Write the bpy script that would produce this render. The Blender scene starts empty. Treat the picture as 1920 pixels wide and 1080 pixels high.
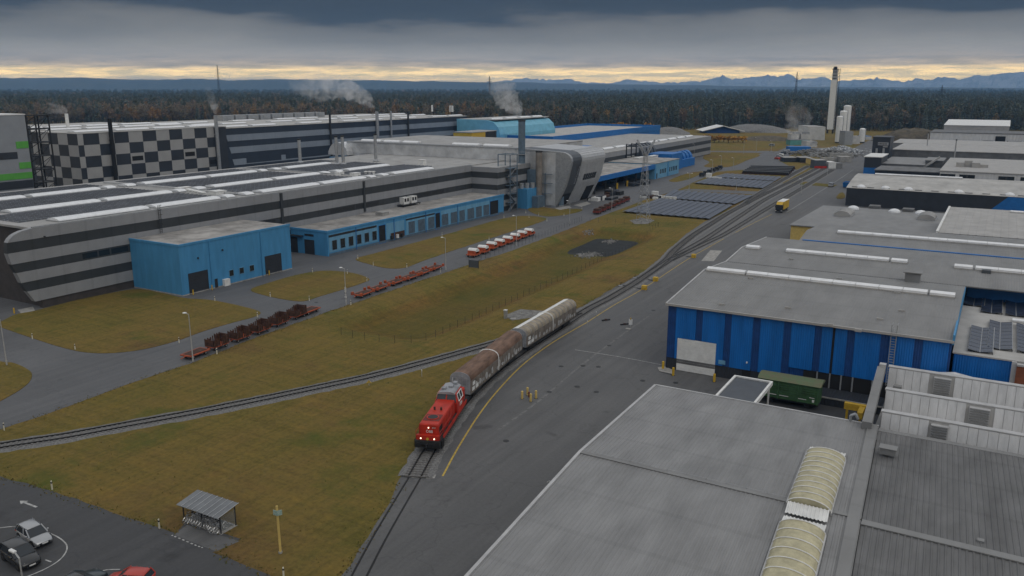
import bpy, bmesh, math, random
import numpy as np
from mathutils import Matrix, Vector

random.seed(7)
sc = bpy.context.scene
C = sc.collection
R = math.radians
PI = math.pi

# ------------------------------------------------------------------ camera
F_PX, HORIZON, YAW, CAM_H = 1560.0, 165.0, R(30.2), 45.0
PITCH = math.atan((540 - HORIZON) / F_PX)
cam_data = bpy.data.cameras.new('camera')
cam = bpy.data.objects.new('camera', cam_data)
C.objects.link(cam)
cam.location = (0, 0, CAM_H)
cam.rotation_euler = (PI / 2 - PITCH, 0, YAW)
cam_data.sensor_width = 36
cam_data.lens = 36 * F_PX / 1920
cam_data.clip_start = 0.5
cam_data.clip_end = 90000
sc.camera = cam

# ------------------------------------------------------------------ world, sun, exposure
SUN_EL, SUN_AZ = R(48), R(115)          # azimuth: measured from +Y towards +X
world = bpy.data.worlds.new('World')
sc.world = world
world.use_nodes = True
wn, wl = world.node_tree.nodes, world.node_tree.links
wn.clear()
def wnode(t, **kw):
    n = wn.new(t)
    for k, v in kw.items():
        setattr(n, k, v)
    return n
def wmath(op, a, b=None, clamp=False):
    n = wnode('ShaderNodeMath', operation=op, use_clamp=clamp)
    for i, v in enumerate((a, b)):
        if v is None: continue
        if isinstance(v, (int, float)): n.inputs[i].default_value = v
        else: wl.new(v, n.inputs[i])
    return n.outputs[0]
sky = wnode('ShaderNodeTexSky', sky_type='NISHITA', sun_disc=False)
sky.sun_elevation = SUN_EL
sky.sun_rotation = SUN_AZ
sky.air_density, sky.dust_density = 1.0, 2.0
tc = wnode('ShaderNodeTexCoord')
sep = wnode('ShaderNodeSeparateXYZ')
wl.new(tc.outputs['Generated'], sep.inputs[0])
elev = wmath('ARCSINE', sep.outputs['Z'])
elevd = wmath('MULTIPLY', elev, 180 / PI)
# slow warp of the deck's lower edge plus streaky cloud detail, all in sky directions
mp = wnode('ShaderNodeMapping'); mp.inputs['Scale'].default_value = (3, 3, 14)
wl.new(tc.outputs['Generated'], mp.inputs[0])
nz = wnode('ShaderNodeTexNoise'); nz.inputs['Scale'].default_value = 1.1; nz.inputs['Detail'].default_value = 5
wl.new(mp.outputs[0], nz.inputs['Vector'])
mp2 = wnode('ShaderNodeMapping'); mp2.inputs['Scale'].default_value = (9, 9, 120)
wl.new(tc.outputs['Generated'], mp2.inputs[0])
nz2 = wnode('ShaderNodeTexNoise'); nz2.inputs['Scale'].default_value = 2.2; nz2.inputs['Detail'].default_value = 6; nz2.inputs['Roughness'].default_value = 0.62
wl.new(mp2.outputs[0], nz2.inputs['Vector'])
w1 = wmath('MULTIPLY', wmath('SUBTRACT', nz.outputs['Fac'], 0.5), 4.2)
w2 = wmath('MULTIPLY', wmath('SUBTRACT', nz2.outputs['Fac'], 0.5), 0.5)
up = wmath('MULTIPLY', wmath('SUBTRACT', elevd, 0.9), 0.33, True)          # keep the strip at the horizon itself unwarped
e2 = wmath('ADD', elevd, wmath('MULTIPLY', wmath('ADD', w1, w2), up))
ramp = wnode('ShaderNodeValToRGB')
wl.new(wmath('DIVIDE', e2, 90.0, True), ramp.inputs[0])
def S(r, g, b):
    return tuple(((c / 255 + .055) / 1.055) ** 2.4 if c > 10 else c / 255 / 12.92 for c in (r, g, b)) + (1,)
els = ramp.color_ramp.elements
stops = [(0.0, (2.3, 1.40, 0.30, 1)), (0.7, (3.3, 2.25, 0.70, 1)), (1.2, (2.3, 1.62, 0.66, 1)), (1.45, (0.60, 0.49, 0.37, 1)),
         (2.2, (0.40, 0.365, 0.32, 1)), (3.1, (0.235, 0.225, 0.21, 1)), (4.1, (0.160, 0.155, 0.148, 1)), (4.6, (0.036, 0.045, 0.062, 1)),
         (7.5, (0.030, 0.040, 0.058, 1)), (10, (0.13, 0.145, 0.17, 1)), (18, (0.54, 0.55, 0.57, 1)), (30, (0.66, 0.67, 0.685, 1)), (90, (0.62, 0.63, 0.65, 1))]
els[0].position = 0; els[0].color = stops[0][1]
els[1].position = 1; els[1].color = stops[-1][1]
for d, c in stops[1:-1]:
    e = els.new(d / 90.0); e.color = c
# break up the bright strip with grey cloud bars
bars = wnode('ShaderNodeValToRGB')
bars.color_ramp.elements[0].position = 0.40; bars.color_ramp.elements[0].color = (0.42, 0.45, 0.52, 1)
bars.color_ramp.elements[1].position = 0.62; bars.color_ramp.elements[1].color = (1.18, 1.12, 1.05, 1)
wl.new(nz2.outputs['Fac'], bars.inputs[0])
mixb = wnode('ShaderNodeMixRGB', blend_type='MULTIPLY')
low = wnode('ShaderNodeMapRange'); low.inputs[1].default_value = 1.3; low.inputs[2].default_value = 2.1
low.inputs[3].default_value = 0.8; low.inputs[4].default_value = 0.10
wl.new(elevd, low.inputs[0]); wl.new(low.outputs[0], mixb.inputs[0])
wl.new(ramp.outputs[0], mixb.inputs[1]); wl.new(bars.outputs[0], mixb.inputs[2])
bg1 = wnode('ShaderNodeBackground'); bg1.inputs['Strength'].default_value = 0.05
wl.new(sky.outputs[0], bg1.inputs[0])
bg2 = wnode('ShaderNodeBackground'); bg2.inputs['Strength'].default_value = 1.0
wl.new(mixb.outputs[0], bg2.inputs[0])
mxs = wnode('ShaderNodeMixShader'); mxs.inputs[0].default_value = 0.95
wl.new(bg1.outputs[0], mxs.inputs[1]); wl.new(bg2.outputs[0], mxs.inputs[2])
wo = wnode('ShaderNodeOutputWorld'); wl.new(mxs.outputs[0], wo.inputs['Surface'])

sun_d = bpy.data.lights.new('sun', 'SUN')
sun_d.energy = 0.55; sun_d.angle = R(45); sun_d.color = (1.0, 0.95, 0.86)
sun = bpy.data.objects.new('sun', sun_d); C.objects.link(sun)
sv = Vector((math.sin(SUN_AZ) * math.cos(SUN_EL), math.cos(SUN_AZ) * math.cos(SUN_EL), math.sin(SUN_EL)))
sun.rotation_euler = sv.to_track_quat('Z', 'Y').to_euler()

sc.view_settings.view_transform = 'Standard'
sc.view_settings.look = 'None'
sc.view_settings.exposure = 0.08
sc.view_settings.gamma = 1.0
cy = sc.cycles if hasattr(sc, 'cycles') else None
sc.render.engine = 'CYCLES'
sc.cycles.use_denoising = True
sc.cycles.max_bounces = 5
sc.cycles.diffuse_bounces = 2
sc.cycles.glossy_bounces = 2
sc.cycles.transmission_bounces = 2
sc.cycles.transparent_max_bounces = 8
sc.cycles.volume_bounces = 1
sc.cycles.volume_step_rate = 2.0
sc.cycles.volume_max_steps = 256
sc.cycles.caustics_reflective = False
sc.cycles.caustics_refractive = False

# ------------------------------------------------------------------ surveying: image point -> place on a level
_fh = Vector((-math.sin(YAW), math.cos(YAW), 0)); _rt = Vector((math.cos(YAW), math.sin(YAW), 0)); _up = Vector((0, 0, 1))
_fw = _fh * math.cos(PITCH) - _up * math.sin(PITCH); _cu = _fh * math.sin(PITCH) + _up * math.cos(PITCH)
def _ray(px, py): return _fw * F_PX + _rt * (px - 960) + _cu * (540 - py)
def at(px, py, z=0.0):
    d = _ray(px, py); return Vector((0, 0, CAM_H)) + d * ((z - CAM_H) / d.z)
def on_x(px, py, x):
    d = _ray(px, py); return Vector((0, 0, CAM_H)) + d * (x / d.x)
def on_y(px, py, y):
    d = _ray(px, py); return Vector((0, 0, CAM_H)) + d * (y / d.y)
def pts(px, z=0.0): return [tuple(at(a, b, z)[:2]) for a, b in px]

# ------------------------------------------------------------------ materials
MATS = {}
def mat(name, col, rough=0.7, metal=0.0, var=0.12, scale=0.6, col2=None, streak=None, bump=0.0, bscale=6.0, detail=6.0,
        rib=None, emit=None, spec=0.4, coord='pos', alpha=None, seam=None, coat=0.0):
    """col varied by world-space noise; streak=(sx,sy,sz) stretches it; rib=(axis,period,strength) adds corrugation relief;
    seam=(axis,period,darkening) adds thin joint lines"""
    if name in MATS: return MATS[name]
    m = bpy.data.materials.new(name); m.use_nodes = True
    nt = m.node_tree; n, l = nt.nodes, nt.links
    p = n['Principled BSDF']
    p.inputs['Roughness'].default_value = rough
    p.inputs['Metallic'].default_value = metal
    p.inputs['Specular IOR Level'].default_value = spec
    p.inputs['Coat Weight'].default_value = coat
    c1 = tuple(col) + (1,)
    if coord == 'pos':
        g = n.new('ShaderNodeNewGeometry'); vec = g.outputs['Position']
    else:
        g = n.new('ShaderNodeTexCoord'); vec = g.outputs['Object']
    base = vec
    if var > 0 or col2:
        mpn = n.new('ShaderNodeMapping'); mpn.inputs['Scale'].default_value = streak or (1, 1, 1)
        l.new(vec, mpn.inputs[0])
        t = n.new('ShaderNodeTexNoise'); t.inputs['Scale'].default_value = scale; t.inputs['Detail'].default_value = detail
        t.inputs['Roughness'].default_value = 0.62
        l.new(mpn.outputs[0], t.inputs['Vector'])
        r = n.new('ShaderNodeValToRGB')
        r.color_ramp.elements[0].position = 0.3; r.color_ramp.elements[1].position = 0.7
        d = tuple(col2) + (1,) if col2 else tuple(c * (1 - 2 * var) for c in col) + (1,)
        b = c1 if col2 else tuple(min(1, c * (1 + var)) for c in col) + (1,)
        r.color_ramp.elements[0].color = d; r.color_ramp.elements[1].color = b
        l.new(t.outputs['Fac'], r.inputs[0])
        out = r.outputs[0]
    else:
        rgb = n.new('ShaderNodeRGB'); rgb.outputs[0].default_value = c1; out = rgb.outputs[0]
    bump_in = None
    if seam:
        ax, per, dark = seam
        s = n.new('ShaderNodeSeparateXYZ'); l.new(vec, s.inputs[0])
        a = n.new('ShaderNodeMath'); a.operation = 'PINGPONG'; a.inputs[1].default_value = per / 2
        l.new(s.outputs[ax], a.inputs[0])
        b2 = n.new('ShaderNodeMath'); b2.operation = 'LESS_THAN'; b2.inputs[1].default_value = per * 0.045
        l.new(a.outputs[0], b2.inputs[0])
        mx = n.new('ShaderNodeMixRGB'); mx.blend_type = 'MULTIPLY'; mx.inputs[2].default_value = (dark, dark, dark, 1)
        l.new(b2.outputs[0], mx.inputs[0]); l.new(out, mx.inputs[1]); out = mx.outputs[0]
    l.new(out, p.inputs['Base Color'])
    hs = []
    if rib:
        ax, per, st = rib
        s = n.new('ShaderNodeSeparateXYZ'); l.new(vec, s.inputs[0])
        a = n.new('ShaderNodeMath'); a.operation = 'MULTIPLY'; a.inputs[1].default_value = 2 * PI / per
        l.new(s.outputs[ax], a.inputs[0])
        w = n.new('ShaderNodeMath'); w.operation = 'SINE'; l.new(a.outputs[0], w.inputs[0])
        w2_ = n.new('ShaderNodeMath'); w2_.operation = 'MULTIPLY'; w2_.inputs[1].default_value = per * 0.12
        l.new(w.outputs[0], w2_.inputs[0])
        bp = n.new('ShaderNodeBump'); bp.inputs['Strength'].default_value = st; bp.inputs['Distance'].default_value = 1.0
        l.new(w2_.outputs[0], bp.inputs['Height']); l.new(bp.outputs[0], p.inputs['Normal']); bump_in = bp
    if bump > 0:
        t2 = n.new('ShaderNodeTexNoise'); t2.inputs['Scale'].default_value = bscale; t2.inputs['Detail'].default_value = 4
        l.new(vec, t2.inputs['Vector'])
        bp2 = n.new('ShaderNodeBump'); bp2.inputs['Strength'].default_value = bump; bp2.inputs['Distance'].default_value = 0.1
        l.new(t2.outputs['Fac'], bp2.inputs['Height'])
        if bump_in: l.new(bp2.outputs[0], bump_in.inputs['Normal'])
        else: l.new(bp2.outputs[0], p.inputs['Normal'])
    if emit:
        p.inputs['Emission Color'].default_value = tuple(emit[:3]) + (1,); p.inputs['Emission Strength'].default_value = emit[3]
    if alpha is not None: p.inputs['Alpha'].default_value = alpha
    MATS[name] = m
    return m

def grass_mat():
    m = bpy.data.materials.new('grass'); m.use_nodes = True
    n, l = m.node_tree.nodes, m.node_tree.links; p = n['Principled BSDF']
    p.inputs['Roughness'].default_value = 0.95; p.inputs['Specular IOR Level'].default_value = 0.1
    g = n.new('ShaderNodeNewGeometry')
    def noise(scale, sx, sy, detail, rot=0.0, rough=0.6):
        a = n.new('ShaderNodeMapping'); a.inputs['Scale'].default_value = (sx, sy, 1); a.inputs['Rotation'].default_value = (0, 0, rot)
        l.new(g.outputs['Position'], a.inputs[0])
        t = n.new('ShaderNodeTexNoise'); t.inputs['Scale'].default_value = scale; t.inputs['Detail'].default_value = detail
        t.inputs['Roughness'].default_value = rough
        l.new(a.outputs[0], t.inputs['Vector']); return t.outputs['Fac']
    def ramp_(f, st):
        r = n.new('ShaderNodeValToRGB'); e = r.color_ramp.elements
        e[0].position, e[0].color = st[0][0], tuple(st[0][1]) + (1,)
        e[1].position, e[1].color = st[-1][0], tuple(st[-1][1]) + (1,)
        for q, c in st[1:-1]:
            x = e.new(q); x.color = tuple(c) + (1,)
        l.new(f, r.inputs[0]); return r.outputs[0]
    big = noise(0.035, 1, 1, 7, 0, 0.66)
    col = ramp_(big, [(0.28, (0.098, 0.092, 0.025)), (0.42, (0.152, 0.121, 0.034)), (0.54, (0.174, 0.126, 0.039)), (0.64, (0.150, 0.098, 0.039)), (0.76, (0.112, 0.070, 0.033))])
    streak = noise(0.5, 2.0, 0.16, 5, 0.35)           # mowing swaths
    c2 = ramp_(streak, [(0.30, (0.66, 0.74, 0.6)), (0.5, (1, 1, 1)), (0.70, (1.35, 1.22, 1.05))])
    x1 = n.new('ShaderNodeMixRGB'); x1.blend_type = 'MULTIPLY'; x1.inputs[0].default_value = 0.85
    l.new(col, x1.inputs[1]); l.new(c2, x1.inputs[2]); x1.inputs[0].default_value = 0.5
    st2 = noise(0.32, .22, 2.2, 5, -0.5)
    cx = ramp_(st2, [(0.32, (0.74, 0.76, 0.70)), (0.5, (1, 1, 1)), (0.68, (1.25, 1.14, 1.02))])
    x1b = n.new('ShaderNodeMixRGB'); x1b.blend_type = 'MULTIPLY'; x1b.inputs[0].default_value = 0.55
    l.new(x1.outputs[0], x1b.inputs[1]); l.new(cx, x1b.inputs[2])
    fine = noise(1.7, 1, 1, 7, 0, 0.72)
    c3 = ramp_(fine, [(0.28, (0.60, 0.60, 0.62)), (0.52, (1, 1, 1)), (0.76, (1.42, 1.36, 1.2))])
    x2 = n.new('ShaderNodeMixRGB'); x2.blend_type = 'MULTIPLY'; x2.inputs[0].default_value = 0.8
    l.new(x1b.outputs[0], x2.inputs[1]); l.new(c3, x2.inputs[2])
    lush = noise(0.09, 1, 1, 4)
    fm = n.new('ShaderNodeMapRange'); fm.inputs[1].default_value = 0.56; fm.inputs[2].default_value = 0.72; fm.inputs[4].default_value = 0.75
    l.new(lush, fm.inputs[0])
    x3 = n.new('ShaderNodeMixRGB'); x3.inputs[2].default_value = (0.070, 0.095, 0.020, 1)
    l.new(fm.outputs[0], x3.inputs[0]); l.new(x2.outputs[0], x3.inputs[1])
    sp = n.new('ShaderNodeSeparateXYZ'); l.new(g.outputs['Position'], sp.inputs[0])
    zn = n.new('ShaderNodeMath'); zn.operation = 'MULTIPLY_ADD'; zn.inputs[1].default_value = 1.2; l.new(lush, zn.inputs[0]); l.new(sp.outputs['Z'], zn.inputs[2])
    dry = n.new('ShaderNodeMapRange'); dry.inputs[1].default_value = 0.2; dry.inputs[2].default_value = -0.5; dry.inputs[3].default_value = 0.0; dry.inputs[4].default_value = 0.5  # dry brown slopes, with shading put into the colour so the hollow's relief shows
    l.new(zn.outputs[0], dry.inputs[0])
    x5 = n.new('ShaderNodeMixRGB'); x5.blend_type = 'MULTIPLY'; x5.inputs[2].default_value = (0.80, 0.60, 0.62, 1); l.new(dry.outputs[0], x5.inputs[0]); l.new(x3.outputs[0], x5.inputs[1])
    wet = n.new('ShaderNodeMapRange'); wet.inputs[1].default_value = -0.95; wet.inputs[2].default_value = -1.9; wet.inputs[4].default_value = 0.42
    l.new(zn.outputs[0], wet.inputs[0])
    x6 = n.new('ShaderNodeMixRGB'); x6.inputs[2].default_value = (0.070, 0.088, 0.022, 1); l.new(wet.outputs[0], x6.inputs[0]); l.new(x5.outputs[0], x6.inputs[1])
    l.new(x6.outputs[0], p.inputs['Base Color'])
    bp = n.new('ShaderNodeBump'); bp.inputs['Strength'].default_value = 0.9; bp.inputs['Distance'].default_value = 0.35
    l.new(fine, bp.inputs['Height']); l.new(bp.outputs[0], p.inputs['Normal'])
    MATS['grass'] = m
    return m
grass_mat()

def asphalt_mat(name, c, patch=0.75):
    m = bpy.data.materials.new(name); m.use_nodes = True
    n, l = m.node_tree.nodes, m.node_tree.links; p = n['Principled BSDF']
    p.inputs['Specular IOR Level'].default_value = 0.35
    g = n.new('ShaderNodeNewGeometry')
    def noise(scale, detail, sx=1, sy=1, rough=0.6, rot=0):
        a = n.new('ShaderNodeMapping'); a.inputs['Scale'].default_value = (sx, sy, 1); a.inputs['Rotation'].default_value = (0, 0, rot)
        l.new(g.outputs['Position'], a.inputs[0])
        t = n.new('ShaderNodeTexNoise'); t.inputs['Scale'].default_value = scale; t.inputs['Detail'].default_value = detail
        t.inputs['Roughness'].default_value = rough
        l.new(a.outputs[0], t.inputs['Vector']); return t.outputs['Fac']
    big = noise(0.06, 6)
    r = n.new('ShaderNodeValToRGB'); e = r.color_ramp.elements
    e[0].position, e[1].position = 0.3, 0.72
    e[0].color = tuple(v * patch for v in c) + (1,); e[1].color = tuple(v * 1.2 for v in c) + (1,)
    l.new(big, r.inputs[0])
    tyre = noise(0.5, 4, 1.6, 0.05)
    r2 = n.new('ShaderNodeValToRGB'); e = r2.color_ramp.elements
    e[0].position, e[1].position = 0.3, 0.7; e[0].color = (0.78, 0.78, 0.78, 1); e[1].color = (1.15, 1.14, 1.12, 1)
    l.new(tyre, r2.inputs[0])
    x = n.new('ShaderNodeMixRGB'); x.blend_type = 'MULTIPLY'; x.inputs[0].default_value = 0.7
    l.new(r.outputs[0], x.inputs[1]); l.new(r2.outputs[0], x.inputs[2])
    fine = noise(2.5, 6, rough=0.75)
    r3 = n.new('ShaderNodeValToRGB'); e = r3.color_ramp.elements
    e[0].position, e[1].position = 0.25, 0.75; e[0].color = (0.8, 0.8, 0.8, 1); e[1].color = (1.18, 1.18, 1.18, 1)
    l.new(fine, r3.inputs[0])
    x2 = n.new('ShaderNodeMixRGB'); x2.blend_type = 'MULTIPLY'; x2.inputs[0].default_value = 0.8
    l.new(x.outputs[0], x2.inputs[1]); l.new(r3.outputs[0], x2.inputs[2])
    vor = n.new('ShaderNodeTexVoronoi'); vor.feature = 'DISTANCE_TO_EDGE'; vor.inputs['Scale'].default_value = 0.085
    wv = n.new('ShaderNodeVectorMath'); wv.operation = 'ADD'
    tn = n.new('ShaderNodeTexNoise'); tn.inputs['Scale'].default_value = 0.35; tn.inputs['Detail'].default_value = 5
    l.new(g.outputs['Position'], tn.inputs['Vector'])
    sc_ = n.new('ShaderNodeVectorMath'); sc_.operation = 'SCALE'; sc_.inputs['Scale'].default_value = 5.0
    l.new(tn.outputs['Color'], sc_.inputs[0]); l.new(g.outputs['Position'], wv.inputs[0]); l.new(sc_.outputs[0], wv.inputs[1]); l.new(wv.outputs[0], vor.inputs['Vector'])
    ck = n.new('ShaderNodeMapRange'); ck.inputs[1].default_value = 0.004; ck.inputs[2].default_value = 0.012; ck.inputs[3].default_value = 0.86; ck.inputs[4].default_value = 1.0
    l.new(vor.outputs['Distance'], ck.inputs[0])
    x3 = n.new('ShaderNodeMixRGB'); x3.blend_type = 'MULTIPLY'; x3.inputs[0].default_value = 1.0
    l.new(x2.outputs[0], x3.inputs[1]); l.new(ck.outputs[0], x3.inputs[2])
    oil = noise(0.22, 3, rough=0.5)
    om = n.new('ShaderNodeMapRange'); om.inputs[1].default_value = 0.66; om.inputs[2].default_value = 0.74; om.inputs[3].default_value = 1.0; om.inputs[4].default_value = 0.68
    l.new(oil, om.inputs[0])
    x4 = n.new('ShaderNodeMixRGB'); x4.blend_type = 'MULTIPLY'; x4.inputs[0].default_value = 1.0
    l.new(x3.outputs[0], x4.inputs[1]); l.new(om.outputs[0], x4.inputs[2])
    l.new(x4.outputs[0], p.inputs['Base Color'])
    mr = n.new('ShaderNodeMapRange'); mr.inputs[1].default_value = 0.3; mr.inputs[2].default_value = 0.7
    mr.inputs[3].default_value = 0.55; mr.inputs[4].default_value = 0.85
    l.new(big, mr.inputs[0]); l.new(mr.outputs[0], p.inputs['Roughness'])
    MATS[name] = m
asphalt_mat('asphalt', (0.108, 0.108, 0.109))
asphalt_mat('asphalt_west', (0.108, 0.11, 0.115))
asphalt_mat('asphalt_park', (0.058, 0.059, 0.062))

mat('ballast', (0.185, 0.182, 0.178), 0.95, var=0.3, scale=5, bump=0.8, bscale=9)
mat('sleeper', (0.148, 0.142, 0.135), 0.9, var=0.25, scale=3)
mat('rail_steel', (0.022, 0.021, 0.021), 0.55, 0.5, var=0.2, scale=2)
mat('roof_grey', (0.34, 0.335, 0.325), 0.75, var=0.14, scale=0.25, bump=0.15)
mat('roof_pale', (0.42, 0.41, 0.39), 0.75, var=0.13, scale=0.2, bump=0.15)
mat('roof_membrane', (0.34, 0.325, 0.305), 0.85, var=0.27, scale=0.22, bump=0.2)
mat('clad_light', (0.265, 0.272, 0.285), 0.5, var=0.06, scale=0.3, seam=(1, 6.0, 0.93))
mat('clad_dark', (0.040, 0.044, 0.048), 0.55, var=0.1, scale=0.3, seam=(1, 6.0, 0.85))
mat('clad_brown', (0.06, 0.052, 0.05), 0.7, var=0.15, scale=0.6)
mat('blue_clad', (0.062, 0.25, 0.47), 0.55, var=0.08, scale=0.9, streak=(1, 1, 0.18))
mat('blue_clad_pale', (0.14, 0.33, 0.50), 0.55, var=0.1, scale=0.9, streak=(1, 1, 0.2))
mat('blue_deep', (0.006, 0.145, 0.49), 0.45, var=0.12, scale=0.7, streak=(1, 1, 0.15), rib=(0, 0.33, 0.8))
mat('blue_navy', (0.009, 0.055, 0.205), 0.5, var=0.12, scale=0.7, rib=(0, 0.33, 0.8))
mat('blue_mid', (0.012, 0.14, 0.42), 0.5, var=0.1, scale=0.7)
mat('turquoise', (0.16, 0.42, 0.56), 0.5, var=0.08, scale=0.3)
mat('silver', (0.62, 0.63, 0.64), 0.28, 0.3, var=0.14, scale=0.25, bump=0.35, bscale=0.5)
mat('silver_scale', (0.47, 0.48, 0.49), 0.42, 0.3, var=0.08, scale=0.7)
mat('slate', (0.085, 0.095, 0.108), 0.5, 0.2, var=0.08)
mat('white_clad', (0.60, 0.60, 0.60), 0.6, var=0.1, scale=1.2, streak=(1, 1, 0.15))
mat('skylight', (0.74, 0.75, 0.76), 0.4, var=0.07, scale=0.8)
mat('skylight_yellow', (0.46, 0.42, 0.27), 0.45, var=0.16, scale=1.1)
mat('glass_dark', (0.015, 0.02, 0.025), 0.12, var=0.0, spec=0.6)
mat('glass_blue', (0.03, 0.07, 0.12), 0.15, var=0.0, spec=0.6)
mat('solar', (0.028, 0.036, 0.058), 0.22, var=0.12, scale=0.5, spec=0.6, seam=(1, 1.7, 2.4))
mat('solar_flat', (0.135, 0.143, 0.160), 0.38, var=0.18, scale=0.3, spec=0.4, seam=(1, 1.65, 1.9))
mat('anthracite', (0.030, 0.034, 0.042), 0.55, var=0.12, scale=0.4, rib=(0, 0.4, 0.5))
mat('dark', (0.012, 0.012, 0.013), 0.8, var=0.1)
mat('steel_dark', (0.035, 0.036, 0.038), 0.6, 0.3, var=0.15, scale=2)
mat('steel_blue', (0.12, 0.17, 0.22), 0.55, 0.2, var=0.12, scale=0.8)
mat('galv', (0.38, 0.39, 0.40), 0.45, 0.5, var=0.12, scale=1.5)
mat('pole', (0.46, 0.46, 0.45), 0.5, 0.3, var=0.1)
mat('concrete', (0.33, 0.32, 0.30), 0.9, var=0.18, scale=0.8, bump=0.2)
mat('white', (0.72, 0.72, 0.70), 0.55, var=0.08, scale=1.0)
mat('post_cream', (0.66, 0.62, 0.50), 0.6, var=0.08)
mat('yellow', (0.55, 0.35, 0.03), 0.6, var=0.12, scale=1.5)
mat('yellow_pale', (0.60, 0.44, 0.14), 0.7, var=0.12, scale=1.0)
mat('paint_yellow', (0.47, 0.33, 0.07), 0.8, var=0.2, scale=2.0)
mat('paint_white', (0.42, 0.42, 0.41), 0.85, var=0.25, scale=2.0)
mat('red', (0.47, 0.030, 0.014), 0.5, var=0.16, scale=0.9, spec=0.3)
mat('red_car', (0.42, 0.035, 0.02), 0.35, var=0.05, coat=0.4)
mat('orange', (0.40, 0.085, 0.032), 0.65, var=0.2, scale=1.5, coord='obj')
mat('rust', (0.075, 0.035, 0.022), 0.85, var=0.35, scale=1.6, coord='obj')
mat('rust_roof', (0.185, 0.112, 0.078), 0.8, var=0.28, scale=0.5, streak=(3, 0.6, 1), coord='obj')
mat('wagon_side', (0.20, 0.172, 0.145), 0.75, var=0.25, scale=0.7, coord='obj')
mat('wagon_grey', (0.30, 0.31, 0.33), 0.65, var=0.2, scale=0.8, coord='obj')
mat('wagon_tan', (0.31, 0.265, 0.20), 0.75, var=0.2, scale=0.8, coord='obj')
mat('graffiti', (0.58, 0.58, 0.57), 0.7, col2=(0.16, 0.155, 0.15), scale=1.8, coord='obj')
mat('green_wagon', (0.045, 0.115, 0.045), 0.75, var=0.25, scale=0.6)
mat('green_roof', (0.10, 0.155, 0.08), 0.85, var=0.15, scale=0.6, col2=(0.15, 0.12, 0.08))
mat('brick_red', (0.23, 0.075, 0.035), 0.8, var=0.15, scale=1.5)
mat('rubber', (0.015, 0.015, 0.015), 0.85, var=0)
mat('chrome', (0.5, 0.5, 0.5), 0.25, 0.9, var=0)
mat('car_silver', (0.36, 0.37, 0.38), 0.3, 0.5, var=0, coat=0.6)
mat('car_black', (0.012, 0.013, 0.014), 0.25, 0.1, var=0, coat=0.6)
mat('car_teal', (0.02, 0.035, 0.04), 0.3, 0.2, var=0, coat=0.6)
mat('lamp_lit', (1, 1, 0.9), 0.4, var=0, emit=(1.0, 0.86, 0.62, 2.4))
mat('tail_lit', (0.8, 0.05, 0.02), 0.5, var=0)
mat('water', (0.022, 0.025, 0.026), 0.5, var=0.3, scale=.4, spec=0.06, bump=0.1, bscale=2)
mat('earth', (0.11, 0.09, 0.06), 0.95, var=0.3, scale=0.3, bump=0.5)
mat('gravel', (0.20, 0.195, 0.185), 0.95, var=0.3, scale=1.0, bump=0.8, bscale=4)
mat('worn_paint', (0.158, 0.158, 0.155), 0.85, var=0.25, scale=1.2)
mat('bright_green', (0.10, 0.36, 0.06), 0.6, var=0.08, scale=0.4)
mat('grey_block', (0.27, 0.285, 0.305), 0.6, var=0.06, scale=0.2)
mat('sign_teal', (0.10, 0.28, 0.26), 0.5, var=0.1)
mat('scrap', (0.42, 0.43, 0.44), 0.5, 0.4, var=0.3, scale=0.8)

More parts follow.
